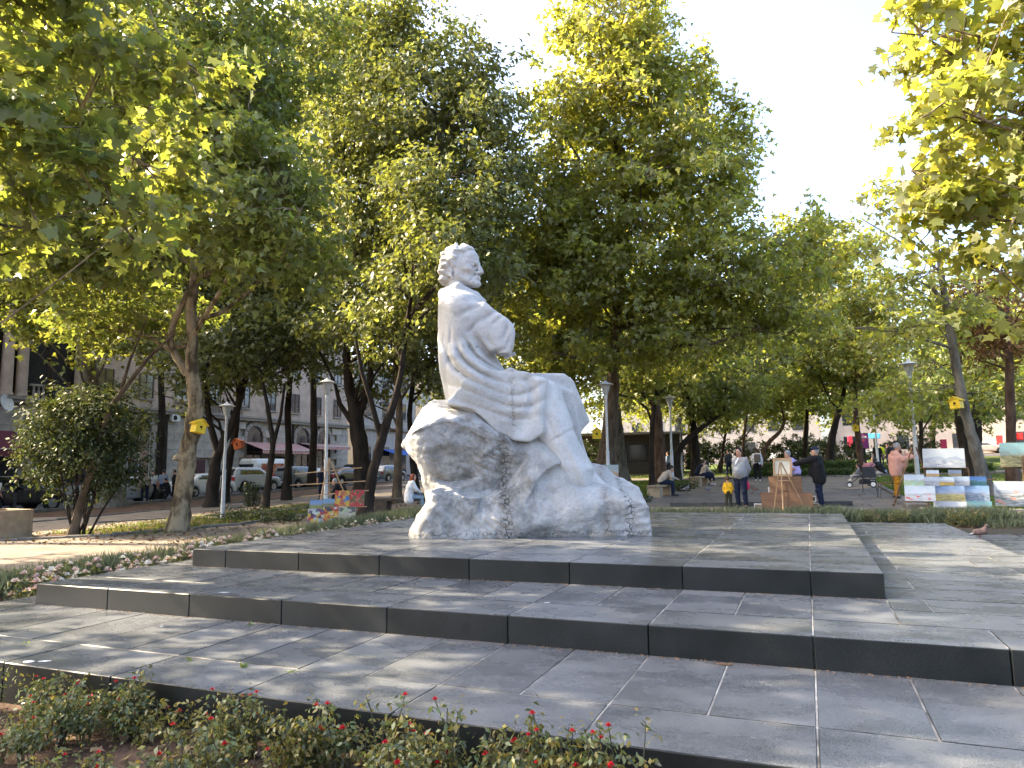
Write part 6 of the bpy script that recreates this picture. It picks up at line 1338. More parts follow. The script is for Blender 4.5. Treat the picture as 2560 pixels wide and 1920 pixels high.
# ================================================================ paintings, easels, chairs, pushchair
def paintmat(name, sky1, sky2, mnt, g1, g2, hz=.45, pk=.22, ns=3.0, blot=None, seed=0):
    sky1, sky2, mnt, g1, g2 = [tuple(.68*x for x in c) for c in (sky1, sky2, mnt, g1, g2)]
    """a painted landscape: flat print laid out on the canvas"""
    m = bpy.data.materials.new(name); m.use_nodes = True; n = m.node_tree; L = n.links.new; b = n.nodes['Principled BSDF']; b.inputs['Roughness'].default_value = .5
    tc = n.nodes.new('ShaderNodeTexCoord'); sp = n.nodes.new('ShaderNodeSeparateXYZ'); L(tc.outputs['Generated'], sp.inputs[0])
    def noise(sc_, d=5, vec=None):
        x = n.nodes.new('ShaderNodeTexNoise'); x.noise_dimensions = '4D'; x.inputs['W'].default_value = seed*1.7; x.inputs['Scale'].default_value = sc_; x.inputs['Detail'].default_value = d; L(vec or tc.outputs['Generated'], x.inputs[0]); return x.outputs[0]
    def M_(op, a, c):
        x = n.nodes.new('ShaderNodeMath'); x.operation = op
        for i, v in enumerate((a, c)):
            if isinstance(v, (int, float)): x.inputs[i].default_value = v
            else: L(v, x.inputs[i])
        return x.outputs[0]
    def mix(f, a, c):
        x = n.nodes.new('ShaderNodeMixRGB'); L(f, x.inputs[0])
        for i, v in ((1, a), (2, c)):
            if isinstance(v, tuple): x.inputs[i].default_value = (*v, 1)
            else: L(v, x.inputs[i])
        return x.outputs[0]
    z = sp.outputs[2]; cx_ = n.nodes.new('ShaderNodeCombineXYZ'); L(sp.outputs[0], cx_.inputs[0])
    st = n.nodes.new('ShaderNodeMapping'); st.inputs['Scale'].default_value = (1, 1, 3.5); L(tc.outputs['Generated'], st.inputs[0])
    sky_ = mix(M_('MULTIPLY', M_('ADD', noise(4, 6, st.outputs[0]), M_('MULTIPLY', z, .6)), .75), sky2, sky1)
    ridge = M_('ADD', M_('MULTIPLY', M_('SUBTRACT', noise(ns, 4, cx_.outputs[0]), .35), pk*2.2), hz)
    fm = M_('LESS_THAN', z, ridge); col = mix(fm, sky_, mix(M_('MULTIPLY', noise(9, 6), .45), mnt, sky2))
    fg = M_('LESS_THAN', z, M_('ADD', M_('MULTIPLY', noise(5, 5, cx_.outputs[0]), .06), hz-.06)); rp = n.nodes.new('ShaderNodeValToRGB'); rp.color_ramp.elements[0].position = .38; rp.color_ramp.elements[1].position = .62; rp.color_ramp.elements[0].color = (*g1, 1); rp.color_ramp.elements[1].color = (*g2, 1); L(noise(7, 7, st.outputs[0]), rp.inputs[0])
    col = mix(fg, col, rp.outputs[0])
    if blot:
        v = n.nodes.new('ShaderNodeTexVoronoi'); v.inputs['Scale'].default_value = 5; L(tc.outputs['Generated'], v.inputs['Vector']); bm = M_('LESS_THAN', v.outputs['Distance'], .30); col = mix(M_('MULTIPLY', bm, M_('LESS_THAN', z, hz+.05)), col, blot)
    L(col, b.inputs['Base Color']); return m
def abstmat(name, pal, scale=4, seed=0, feature='F1'):
    m = bpy.data.materials.new(name); m.use_nodes = True; n = m.node_tree; L = n.links.new; b = n.nodes['Principled BSDF']; b.inputs['Roughness'].default_value = .5
    tc = n.nodes.new('ShaderNodeTexCoord'); nz = n.nodes.new('ShaderNodeTexNoise'); nz.noise_dimensions = '4D'; nz.inputs['W'].default_value = seed; nz.inputs['Scale'].default_value = 3; L(tc.outputs['Generated'], nz.inputs[0])
    mx = n.nodes.new('ShaderNodeMixRGB'); mx.inputs[0].default_value = .3; L(tc.outputs['Generated'], mx.inputs[1]); L(nz.outputs['Color'], mx.inputs[2])
    v = n.nodes.new('ShaderNodeTexVoronoi'); v.inputs['Scale'].default_value = scale*1.7; L(mx.outputs[0], v.inputs['Vector']); sp = n.nodes.new('ShaderNodeSeparateXYZ'); L(v.outputs['Color'], sp.inputs[0])
    r = n.nodes.new('ShaderNodeValToRGB'); r.color_ramp.interpolation = 'CONSTANT'; el = r.color_ramp.elements
    for i, c in enumerate(pal):
        e = el[i] if i < 2 else el.new(i/len(pal)); e.position = i/len(pal); e.color = (*c, 1)
    L(sp.outputs[0], r.inputs[0]); dk = n.nodes.new('ShaderNodeMixRGB'); dk.blend_type = 'MULTIPLY'; dk.inputs[0].default_value = .5; L(r.outputs[0], dk.inputs[1]); L(nz.outputs['Color'], dk.inputs[2]); L(dk.outputs[0], b.inputs['Base Color']); return m
m_canv = pm('canvas_edge', (.55, .53, .48), .9, .1); m_wood = pm('pale_wood', (.33, .22, .12), .7, .2, 5, .2, 40, .25, stretch=(1, 1, .2)); m_woodd = pm('dark_wood', (.12, .07, .04), .7, .25, 5, .2, 40, .25, stretch=(1, 1, .2))
m_board = pm('brown_hardboard', (.135, .075, .042), .75, .18, 2, .1, 60, .25, stretch=(1, 1, 6))
def painting(px0, py0, px1, py1, dp, mat, lab, group, lean=9, yaw=0, name='painting'):
    cx_, cyy = (px0+px1)/2, (py0+py1)/2; c = at(cx_, cyy, dp); w_ = abs(px1-px0)*dp/F; h_ = abs(py1-py0)*dp/F
    q = MB(); q.box((-w_/2, 0, -h_/2), (w_/2, .025, h_/2), 1); q.m = [1 if i != 2 else 0 for i in range(6)]
    q.f[2] = q.f[2]; o = q.build(name, [mat, m_canv]); o.location = tuple(c); o.rotation_euler = (RD(-lean), RD(1.0), view(cx_)+RD(yaw)); return tag(o, lab, 'painting', group)
PB, PW, PG, PYL = (.16, .27, .46), (.50, .55, .62), (.10, .14, .05), (.40, .34, .08)
mt = lambda i, **k: paintmat('mountain_print_%d' % i, k.get('s1', (.26, .36, .50)), k.get('s2', (.52, .54, .58)), k.get('m', (.20, .25, .34)), k.get('g1', (.16, .20, .26)), k.get('g2', (.42, .44, .47)), k.get('hz', .42), k.get('pk', .36), k.get('ns', 2.3), k.get('b'), i)
def zr(x, y): return 2240+x*.1447, 1090+y*.1446
GR = 'landscape canvases on the right-hand display'
RP = [((512,215,1135,545), mt(1, s1=(.33,.38,.43), s2=(.40,.44,.48)), 'largest canvas, grey-blue snowy mountain, on top of the display'),
      ((540,590,728,695), mt(2, g1=(.14,.18,.06), g2=(.40,.18,.10)), 'small canvas with red flowers below the large mountain, left one'),
      ((922,585,1115,695), mt(3, g1=(.2,.22,.1), g2=(.40,.28,.14)), 'small pale canvas below the large mountain, right one'),
      ((160,668,465,860), mt(4, g1=(.28,.27,.08), g2=(.18,.40,.44), hz=.5), 'canvas with two poplars by a river, leftmost of its row'),
      ((495,703,730,858), mt(5), 'small misty blue mountain canvas right of the poplars'), ((748,705,985,855), mt(6, g1=(.14,.12,.03), g2=(.42,.30,.06)), 'small canvas with a golden field in the middle of its row'),
      ((1000,700,1250,858), mt(7), 'small lilac-grey mountain canvas right of the golden field'), ((1290,700,1540,855), mt(8, s1=(.05,.18,.50), s2=(.25,.45,.65), m=(.05,.14,.08), g1=(.03,.09,.06), g2=(.06,.28,.34)), 'vivid blue lake canvas touching the leaning trunk'),
      ((185,862,645,1125), mt(9, g1=(.2,.24,.32), g2=(.48,.50,.54), b=(.30,.05,.04)), 'snowy mountain canvas with red patches at left'), ((660,862,1145,1130), mt(10, s1=(.14,.28,.52), g1=(.16,.15,.05), g2=(.45,.40,.16), hz=.5), 'canvas with green and yellow vineyard hills under clouds'),
      ((1155,860,1575,1130), mt(11, s1=(.14,.32,.58), g1=(.08,.12,.18), g2=(.34,.42,.50)), 'blue mountain canvas above the sunset one'), ((690,1130,1180,1340), mt(12, s1=(.46,.50,.55), g1=(.36,.38,.42), g2=(.56,.57,.6)), 'palest white mountain canvas at the foot of the display'),
      ((1205,1130,1625,1345), mt(13, s1=(.05,.30,.42), s2=(.55,.45,.16), m=(.05,.12,.36), g1=(.02,.08,.34), g2=(.40,.42,.45)), 'canvas with yellow sky over deep blue sea')]
for (x0, y0, x1, y1), m_, lab in RP:
    a, b = zr(x0, y0), zr(x1, y1); painting(a[0], a[1], b[0], b[1], 17.25+(1284-b[1])*.0042+(.05 if y0 < 600 else 0), m_, lab, GR, 8, 4)
a, b = zr(1845, 115), zr(2320, 530); painting(*a, *b, 18.6, mt(14, s1=(.14,.30,.34), s2=(.30,.40,.36), m=(.16,.22,.22), g1=(.06,.07,.03), g2=(.26,.24,.12), hz=.5), 'vineyard and monastery canvas at the right picture edge, upper one', GR, 6, 2)
a, b = zr(1765, 785), zr(2420, 1215); painting(*a, *b, 17.4, mt(15, s1=(.36,.42,.48), g1=(.10,.13,.12), g2=(.44,.45,.48), b=(.40,.18,.14), hz=.55), 'pale city and mountain canvas at the right picture edge, lower one', GR, 7, 2)
# rack that carries them
def easel(name, lab, legs, bars, dp, r=.018, mat=None, dback=.5):
    base = gat(legs[0][0][0], dp); t = thing(name, lab, 'easel', base)
    for k, (a, b, da, db) in enumerate(legs): q = MB(); q.tube([at(*a, dp+da)-base, at(*b, dp+db)-base], r, 6); q.build('leg', (mat or m_wood) if k != 1 or mat else m_wood, t)
    for a, b, dd in bars: q = MB(); q.tube([at(*a, dp+dd)-base, at(*b, dp+dd)-base], r*.85, 6); q.build('crossbar', mat or m_wood, t)
    return t
easel('easel_rack', 'wooden A-frame rack behind the landscape canvases on the right', [((2280, 1118), (2236, 1258), .6, .9), ((2290, 1118), (2345, 1270), .6, .8), ((2420, 1170), (2440, 1285), .4, .3), ((2330, 1170), (2318, 1285), .4, .3)], [((2262, 1254), (2478, 1254), .25), ((2300, 1170), (2420, 1170), .3), ((2262, 1214), (2490, 1198), .3)], 17.6, .022, m_woodd)
easel('easel_rack', 'wooden rack at the right picture edge under the city canvas', [((2540, 1265), (2552, 1300), 0, .1), ((2556, 1140), (2566, 1300), .4, .5), ((2600, 1140), (2602, 1300), .4, .5)], [((2500, 1268), (2620, 1268), .1), ((2505, 1168), (2620, 1168), .9)], 17.7, .022, m_woodd)
# left display: seven bright canvases and a large A frame
def zl(x, y): return 580+x*.1718, 1080+y*.1718
GL = 'bright canvases leaning left of the statue'
O_, R_, B_, Y_, W_, N_ = (.55, .20, .02), (.42, .03, .02), (.06, .14, .36), (.58, .38, .04), (.55, .52, .45), (.05, .04, .06)
LP_ = [((1135,990,1310,1115), mt(21, s1=(.10,.26,.52), s2=(.45,.50,.55), g1=(.14,.20,.05), g2=(.40,.36,.10)), 'small blue and green landscape canvas at the upper left of the group'), ((1322,972,1508,1092), mt(22, s1=(.12,.30,.50), s2=(.40,.48,.52), g1=(.12,.16,.08), g2=(.34,.28,.14)), 'framed snowy peak landscape canvas second in the upper row'),
       ((1500,850,1710,1085), abstmat('orange_print', [O_, Y_, B_, O_, R_, Y_, (.4,.1,.05)], 3.5, 2), 'tall orange and blue figure canvas'), ((1720,840,1920,1085), abstmat('pomegranate_print', [R_, R_, (.05,.10,.02), R_, (.5,.12,.08), (.10,.12,.03)], 5, 3), 'red pomegranate canvas furthest right of the group'),
       ((1105,1115,1370,1318), abstmat('musician_print', [Y_, (.40,.46,.46), N_, Y_, (.12,.06,.16), R_, W_], 4.2, 4), 'canvas with purple and yellow figures at the lower left'), ((1345,1090,1580,1300), abstmat('still_life_print', [O_, N_, Y_, W_, R_, O_, Y_], 4.5, 5), 'orange still life canvas in the lower row'), ((1550,1085,1795,1285), abstmat('beige_print', [(.44,.42,.30), (.46,.44,.32), (.42,.40,.28), (.10,.09,.08), (.40,.40,.25)], 4, 6), 'pale beige canvas with dark shapes at the lower right')]
for (x0, y0, x1, y1), m_, lab in LP_:
    a, b = zl(x0, y0), zl(x1, y1); painting(*a, *b, 20.9+(1302-b[1])*.008, m_, lab, GL, 12, -6)
easel('easel_rack', 'tall A-frame rack with long crossbars in front of the lamp post', [(zl(1412, 380), zl(1285, 1000), .3, -.3), (zl(1412, 380), zl(1625, 860), .3, .2), (zl(1412, 380), zl(1420, 920), .4, 1.0)], [(zl(915, 612), zl(1885, 520), .1), (zl(850, 775), zl(1940, 715), .0), (zl(1000, 940), zl(1990, 850), -.1), (zl(1020, 1135), zl(1960, 1085), -.2)], 21.9, .022)
# easel seen from behind with its boards
def zc(x, y): return 1820+x*.1266, 1100+y*.1266
easel('easel', 'wooden tripod easel seen from behind on the paving', [(zc(1040, 430), zc(1095, 1470), .0, -.25), (zc(1020, 440), zc(905, 1400), .05, .35), (zc(1045, 440), zc(1560, 1420), .05, .4)], [(zc(970, 800), zc(1240, 800), .25)], 18.6, .018, None)
def slab_at(px0, py0, px1, py1, dp, th, mats, name, lab, cat, skew=0, lean=8):
    c = at((px0+px1)/2, (py0+py1)/2, dp); w_ = (px1-px0)*dp/F; h_ = (py1-py0)*dp/F; t = thing(name, lab, cat, c, view((px0+px1)/2)); t.rotation_euler = (RD(lean), RD(skew), view((px0+px1)/2)); return t, w_, h_
a, b = zc(900, 360), zc(1250, 715); t, w_, h_ = slab_at(*a, *b, 19.0, .03, None, 'canvas_back', 'back of a framed canvas standing on the tripod easel', 'canvas', 1.5, -6)
q = MB(); q.box((-w_/2+.03, 0, -h_/2+.03), (w_/2-.03, .02, h_/2-.03)); q.build('canvas', pm('raw_canvas', (.52, .49, .40), .9, .08), t)
for x0, x1, z0, z1 in ((-w_/2, w_/2, h_/2-.055, h_/2), (-w_/2, w_/2, -h_/2, -h_/2+.055), (-w_/2, -w_/2+.05, -h_/2+.056, h_/2-.056), (w_/2-.05, w_/2, -h_/2+.056, h_/2-.056)): q = MB(); q.box((x0, -.03, z0), (x1, .022, z1)); q.build('stretcher_bar', m_wood, t)
for (x0, y0, x1, y1), nm, lab, sp in (((820,718,1440,1034), 'display_board', 'upper brown hardboard panel behind the tripod easel', .03), ((672,1036,1650,1420), 'display_board', 'lower wide brown hardboard panel behind the tripod easel', 0)):
    a, b = zc(x0, y0), zc(x1, y1); t, w_, h_ = slab_at(*a, *b, 19.3+sp*8, .02, None, nm, lab, 'board', .8, -10)
    q = MB(); q.prism([(-w_/2, h_/2), (w_/2*.97, h_/2), (w_/2, -h_/2), (-w_/2*.93, -h_/2)], 0, .015); q.build('panel', m_board, t)
    q = MB(); q.box((-w_*.02, -.012, -h_/2), (w_*.02, -.001, h_/2)); q.build('batten', m_board, t)
for (x0, y0, x1, y1), lab in (((520,1255,715,1390), 'pale frame edge left of the lower board'), ((1635,1105,1735,1225), 'small framed picture right of the lower board'), ((1660,1240,1800,1380), 'pale frame leaning right of the lower board'), ((795,930,860,1030), 'small frame left of the upper board')):
    a, b = zc(x0, y0), zc(x1, y1); t, w_, h_ = slab_at(*a, *b, 19.9, .03, None, 'picture_frame', lab, 'frame', 2, -8)
    q = MB(); q.box((-w_/2+.02, 0, -h_/2+.02), (w_/2-.02, .01, h_/2-.02)); q.build('backing', m_shed if y0 < 1200 else m_bst, t)
    for X0, X1, Z0, Z1 in ((-w_/2, w_/2, h_/2-.03, h_/2), (-w_/2, w_/2, -h_/2, -h_/2+.03), (-w_/2, -w_/2+.03, -h_/2+.031, h_/2-.031), (w_/2-.03, w_/2, -h_/2+.031, h_/2-.031)): q = MB(); q.box((X0, -.02, Z0), (X1, .012, Z1)); q.build('moulding', m_canv, t)
# canvas and easel glimpsed behind the statue's foot
painting(1492, 1162, 1546, 1200, 25.2, mt(31, s1=(.30,.42,.44), s2=(.50,.44,.34), m=(.48,.28,.16), g1=(.42,.22,.12), g2=(.5,.34,.22)), 'orange and teal canvas peeping out behind the foot of the statue', None, 6)
easel('easel', 'thin easel behind the foot of the statue', [((1510, 1108), (1494, 1210), .2, .0), ((1510, 1108), (1534, 1200), .2, .0), ((1512, 1110), (1516, 1195), .2, .8)], [((1478, 1154), (1540, 1149), .0)], 25.5, .016, m_woodd)
# ---- chairs
m_chair = pm('chair_black', (.018, .018, .02), .55, .2, 8, .1); m_cleg = pm('chair_steel', (.03, .03, .032), .4, .2)
def chair(x, y, rz, lab, seatm):
    t = thing('chair', lab, 'chair', (x, y, gz(x, y)+.02), rz, 'chairs on the paving')
    q = MB(); q.cbox((-.23, -.22, .43), (.23, .22, .465), .015); smoothed(q.build('seat', seatm, t)); q = MB(); q.cbox((-.23, -.02, -.2), (.23, .02, .2), .018); q.xf(Matrix.Translation((0, .25, .70))@Matrix.Rotation(RD(-12), 4, 'X')); smoothed(q.build('backrest', seatm, t))
    for sx in (-1, 1):
        q = MB(); q.tube([(sx*.20, -.19, .43), (sx*.22, -.23, 0)], .013, 6); q.build('leg', m_cleg, t); q = MB(); q.tube([(sx*.21, .27, .80), (sx*.21, .21, .44), (sx*.23, .33, 0)], .013, 6); q.build('leg', m_cleg, t)
g = gat(2170, 25.6); chair(g[0], g[1], view(2170)+RD(0), 'black chair with a rounded back turned to the camera', m_chair)
g = gat(2212, 22.6); chair(g[0], g[1], view(2212)+RD(-78), 'brown seated metal chair beside the peach shirt man', m_woodd)
# ---- pushchair
g = gat(2150, 28.4); t = thing('pushchair', 'black pushchair with white-rimmed wheels and a pink cover', 'pushchair', (g[0], g[1], gz(g[0], g[1])+.02), view(2150))
for sx in (-1, 1):
    for x, r in ((-.42, .11), (.42, .13)):
        q = MB(); q.tube([(x, sx*.26-.02, r), (x, sx*.26+.02, r)], r, 16); wh = q.build('wheel', m_tyre, t); q = MB(); q.tube([(x, sx*.26-.024, r), (x, sx*.26+.024, r)], r*.66, 12); q.build('rim', m_wfr, wh)
    q = MB(); q.tube([(-.42, sx*.24, .11), (.1, sx*.24, .55), (.55, sx*.24, 1.02)], .014, 6); q.build('frame', m_cleg, t); q = MB(); q.tube([(.42, sx*.24, .13), (-.05, sx*.24, .45)], .014, 6); q.build('frame', m_cleg, t)
q = MB(); q.tube([(.55, -.24, 1.02), (.58, 0, 1.03), (.55, .24, 1.02)], .016, 6); q.build('handle', m_cleg, t)
q = MB(); q.cbox((-.28, -.2, .40), (.15, .2, .46), .02); q.build('seat', m_chair, t); q = MB(); q.cbox((-.02, -.2, 0), (.04, .2, .5), .02); q.xf(Matrix.Translation((.14, 0, .44))@Matrix.Rotation(RD(25), 4, 'Y')); q.build('backrest', m_chair, t)
q = MB(); q.cbox((-.1, -.2, .14), (.35, .2, .32), .04); q.build('basket', m_chair, t); q = MB(); q.lathe([(.02, 0), (.16, .02), (.24, .10), (.26, .2)], 14, (.28, 0, .82)); q.xf(Matrix.Translation((.28, 0, .9))@Matrix.Rotation(RD(160), 4, 'Y')@Matrix.Translation((-.28, 0, -.9))); smoothed(q.build('hood', cl('pink_hood', (.40, .16, .17)), t))
# concrete blocks by the right lawn
for (px, dp, lab) in ((2255, 18.6, 'dark stone block lying at the lawn corner, nearer one'), (2238, 20.0, 'flat stone block at the lawn edge below the mustard trousers')):
    g = gat(px, dp); t = thing('stone_block', lab, 'block', (g[0]+.25, g[1], g[2]), RD(6)); q = MB(); q.cbox((-.28, -.3, -.05), (.28, .3, .16), .015); q.build('block', m_kerb, t)
# ================================================================ shrubs, hedges, roses, grass
GL_ = {'shrub': leafmat('leaf_shrub', (.032, .048, .018), (.075, .09, .018), val=.5, trans=.35), 'lav': leafmat('leaf_lavender', (.125, .145, .085), (.15, .17, .07), val=.35, trans=.3, gloss=.03),
       'rose': leafmat('leaf_rose', (.085, .105, .036), (.15, .17, .03), val=.55, hue=.03, trans=.35, gloss=.10), 'rosey': leafmat('leaf_rose_yellow', (.20, .165, .045), (.30, .24, .04), val=.4, hue=.02, trans=.4),
       'grass': leafmat('grass_blade', (.075, .115, .020), (.16, .20, .02), val=.45, hue=.03, trans=.4, gloss=.02), 'dry': leafmat('dry_leaf', (.15, .10, .055), (.15, .10, .04), val=.6, hue=.03, trans=.15, gloss=.02),
       'box': leafmat('leaf_box', (.050, .090, .022), (.12, .16, .02), val=.4, trans=.35)}
def shrub(lab, base, lobes, nstem, green, leaf='oval', size=.10, lai=2.4, bark=None, seed=0, name='shrub', extra=None, clump=.25, cat='shrub', group=None):
    rs = np.random.RandomState(seed); base = np.array(base, float); t = thing(name, lab, cat, base, 0, group); LV = []
    for c, r in lobes:
        c = c-base; area = math.pi*r[0]*r[2]; n = int(area*lai/(LAREA[leaf]*size*size)); ncl = max(5, n//30); d = rs.normal(size=(ncl, 3)); d /= np.linalg.norm(d, axis=1, keepdims=True); rad = rs.rand(ncl)**.4*(1+.15*np.sin(d[:,0]*6+d[:,2]*5))
        cen = c+((d*rad[:,None])*r)@LOBE_A; pos = cen[rs.randint(0, ncl, n)]+rs.normal(size=(n, 3))*clump*.5; pos[:,2] = np.maximum(pos[:,2], .05)
        o = (pos-c); o /= np.linalg.norm(o, axis=1, keepdims=True)+1e-9; LV.append(leaves(pos, o, size, leaf, rs, .3))
    link('foliage', npmesh('foliage', np.concatenate(LV), None, green, len(LEAF[leaf])), t)
    for k in range(nstem):
        c, r = lobes[k % len(lobes)]; tgt = c-base+(rs.normal(size=3)*r*.4)@LOBE_A; q = MB(); s_ = np.array((rs.normal()*.12, rs.normal()*.12, -.1)); q.tube(curve(s_, tgt, rs, 5, .08, .1), [.035, .03, .024, .016, .008], 5); q.build('stem', bark or m_barkd, t)
    for e in (extra or []): q = MB(); q.tube([np.array(p)-base for p, r in e], [r for p, r in e], 8); smoothed(q.build('stem', m_bark, t))
    return t
b0 = gat(205, 20.0)
shrub('big dark multi-stemmed shrub left of the forked plane', b0, [lobe(200, 1120, 20, 130, 130, 1.5), lobe(130, 1080, 20, 90, 80, 1.1), lobe(280, 1060, 20.2, 95, 100, 1.2), lobe(200, 1010, 20, 110, 55, 1.1), lobe(300, 1170, 20.2, 70, 70, .9), lobe(110, 1150, 20, 60, 80, .9)], 12, GL_['shrub'], 'oval', .12, 2.6, seed=4,
      extra=[[(gat(188, 19.8), .13), (at(205, 1250, 19.8), .11), (at(240, 1140, 19.8), .09), (at(275, 1020, 19.8), .075), (at(320, 960, 19.8), .06), (at(375, 890, 20), .045), (at(440, 830, 20), .03)], [(at(300, 985, 19.8), .05), (at(325, 900, 20), .035), (at(365, 800, 20.2), .02)]])
for px, dp, w_, h_, lab, sd in ((2132, 47, 1.6, 1.9, 'dark rounded bush left of the reddish trunk', 7), (1985, 52, 2.2, 1.5, 'dark bush behind the lavender shirt man', 8), (1930, 54, 1.8, 1.3, 'far bush right of the rucksack walker', 9), (1600, 24.5, .35, .3, 'small low bush left of the near bench', 10), (1705, 30.5, .5, .35, 'low planting beside the phone man', 11), (1720, 32.5, .5, .35, 'low planting in front of the further bench', 12), (630, 31.5, .5, 1.0, 'small sapling bush in front of the silver off-road car', 13), (690, 22.6, 1.0, .28, 'low dark ground plant left of the bright paintings', 14), (745, 22.4, .9, .3, 'low dark ground plant next to the bright paintings', 15), (612, 24.2, .9, .35, 'low bushy plant at the foot of the left lamp', 16), (2060, 56, 2.2, 1.6, 'far bush behind the cap of the pointing man', 17), (1855, 60, 3.0, 1.9, 'far bush behind the head of the cardigan man', 18), (1790, 62, 2.6, 1.6, 'far bush between the trunks behind the couple', 19), (1700, 60, 2.6, 1.5, 'far bush right of the slatted fence', 20), (1470, 52, 2.5, 1.8, 'far bush in the gap behind the statue shin', 21), (2280, 62, 2.8, 1.5, 'far bush behind the peach shirt man', 22), (2010, 64, 2.6, 1.7, 'far bush above the canvas on the easel', 23)):
    g = gat(px, dp); shrub(lab, g, [(g+np.array((0, 0, h_*(.85 if dp > 50 else .55))), np.array((w_, w_*.8, h_*(.85 if dp > 50 else .55))))], 4, GL_['shrub'], 'oval', .09 if dp < 40 else (.14 if dp < 50 else .20), 2.2, seed=sd, clump=.18, group='low bushes')
# trimmed hedges across the back
for i, (x0, x1, y, h_, lab) in enumerate(((-3.4, 2.2, 45.9-1.6, .42, 'low clipped hedge in front of the higher one, centre right'), (-3.6, 2.6, 46.0, .85, 'higher clipped hedge behind the low one'), (2.9, 9.0, 44.4, .5, 'low clipped hedge right of the reddish trunk'))):
    rs = np.random.RandomState(30+i); n = int((x1-x0)*1250); pos = np.stack([rs.uniform(x0, x1, n), y+rs.normal(size=n)*.3, rs.rand(n)**.6*h_], 1); pos[:,1] = np.clip(pos[:,1], y-.45, y+.45)
    t = thing('hedge', lab, 'hedge', (0, 0, 0)); P = pos.copy(); P[:,2] += GA+GX*P[:,0]+GY*P[:,1]; link('foliage', npmesh('foliage', leaves(P, np.tile((0, -.5, .6), (n, 1)), .11, 'oval', rs, .0), None, GL_['box'], 4), t)
    q = MB()
    for x in np.arange(x0+.2, x1, .4): q = MB(); q.tube([(x, y, gz(x, y)-.05), (x+.05, y, gz(x, y)+h_*.7)], .03, 5); q.build('stem', m_barkd, t)
def tufts(name, lab, region, n, hgt, green, seed, lean=.35, kind='stuff', w_=.012):
    """blades: region(rs, n) -> x, y; one object nobody could count"""
    rs = np.random.RandomState(seed); x, y = region(rs, n); z = GA+GX*x+GY*y; h_ = hgt*(.5+rs.rand(n)*.8); a = rs.rand(n)*6.28; dx, dy = np.cos(a), np.sin(a); b = rs.rand(n)*6.28; lx, ly = np.cos(b)*lean*h_*rs.rand(n), np.sin(b)*lean*h_*rs.rand(n); ww = w_*(.6+.8*rs.rand(n))
    V = np.stack([np.stack([x-dx*ww, y-dy*ww, z-.02], 1), np.stack([x+dx*ww, y+dy*ww, z-.02], 1), np.stack([x+dx*ww*.6+lx*.5, y+dy*ww*.6+ly*.5, z+h_*.6], 1), np.stack([x+lx, y+ly, z+h_], 1)], 1).reshape(-1, 3)
    return tag(link(name, npmesh(name, V, None, green, 4)), lab, 'grass', kind='stuff')
tufts('lawn_grass', 'short mown grass of the right-hand lawn', lambda rs, n: (2.75+rs.rand(n)**1.5*14, 20.15+rs.rand(n)**1.8*22), 27000, .075, GL_['grass'], 1, w_=.014)
tufts('lawn_grass', 'short grass of the lawn behind the statue', lambda rs, n: (-11.5+rs.rand(n)*5.6, 24.9+rs.rand(n)*18), 12000, .08, GL_['grass'], 2, w_=.02)
tufts('back_grass', 'grass strips beyond the plaza', lambda rs, n: (-25+rs.rand(n)*55, 48.3+rs.rand(n)**1.2*12), 14000, .10, GL_['grass'], 3, w_=.03)
tufts('bed_grass', 'sparse grass in the left planting beds', lambda rs, n: (-16.2-rs.rand(n)*4.5, 14.2+rs.rand(n)*12), 7000, .09, GL_['grass'], 4, w_=.012)
# silvery border plants: behind the platform, at its right, and along the rose bed
lav = lambda x0, x1, y0, y1: (lambda rs, n: (x0+rs.rand(n)*(x1-x0), y0+rs.rand(n)*(y1-y0)))
def clumpy(rg, per=60, sp=.12):
    def f(rs, n):
        cx_, cyy = rg(rs, max(1, n//per)); k = rs.randint(0, len(cx_), n); return cx_[k]+rs.normal(size=n)*sp, cyy[k]+rs.normal(size=n)*sp
    return f
tufts('border_plants', 'silver-green border plants behind the platform edge', clumpy(lav(-4.2, .7, 16.75, 17.3)), 9000, .36, GL_['lav'], 5, .5, w_=.010)
tufts('border_plants', 'silver-green border clump right of the top step', clumpy(lav(.95, 1.75, 17.3, 17.9)), 3500, .25, GL_['lav'], 6, .9, w_=.014)
tufts('border_plants', 'long silver-green border hedge in front of the landscape paintings', clumpy(lav(2.2, 3.75, 17.2, 18.3)), 9000, .25, GL_['lav'], 7, .9, w_=.014)
tufts('border_plants', 'silver-green border plants at the right picture edge', clumpy(lav(3.2, 6.5, 16.8, 17.2)), 5000, .13, GL_['lav'], 8, .8, w_=.010)
tufts('border_plants', 'silver-green border hedge along the left path', clumpy(lambda rs, n: (-11.45+rs.rand(n)*.75, 3+rs.rand(n)*19), 90, .14), 20000, .30, GL_['lav'], 9, .5, w_=.010)
# ---- roses
m_stem = pm('rose_stem', (.055, .05, .028), .8, .3); m_rred = pm('rose_red', (.45, .012, .018), .6, .25, 20); m_rpk = pm('rose_blush', (.62, .36, .28), .6, .2, 20, col2=(.66, .58, .50)); m_rwh = pm('rose_white', (.66, .62, .54), .6, .1, 20)
def bloom(c, r, rs, mat, par):
    q = MB()
    for ring, (k, rr, tl) in enumerate(((3, .35, 1.25), (5, .7, .8), (6, 1.0, .35))):
        for i in range(k):
            a = i*6.283/k+ring*.6; d = np.array((math.cos(a), math.sin(a), 0)); s_ = np.array((-d[1], d[0], 0)); o = np.array(c)
            p0 = o+d*r*.1; p1 = o+d*r*rr*.65+s_*r*.42+np.array((0, 0, r*tl*.5)); p2 = o+d*r*rr+np.array((0, 0, r*tl*.75)); p3 = o+d*r*rr*.65-s_*r*.42+np.array((0, 0, r*tl*.5)); q.add([p0, p1, p2, p3], [(0, 1, 2, 3)])
    return q.build('bloom', mat, par)
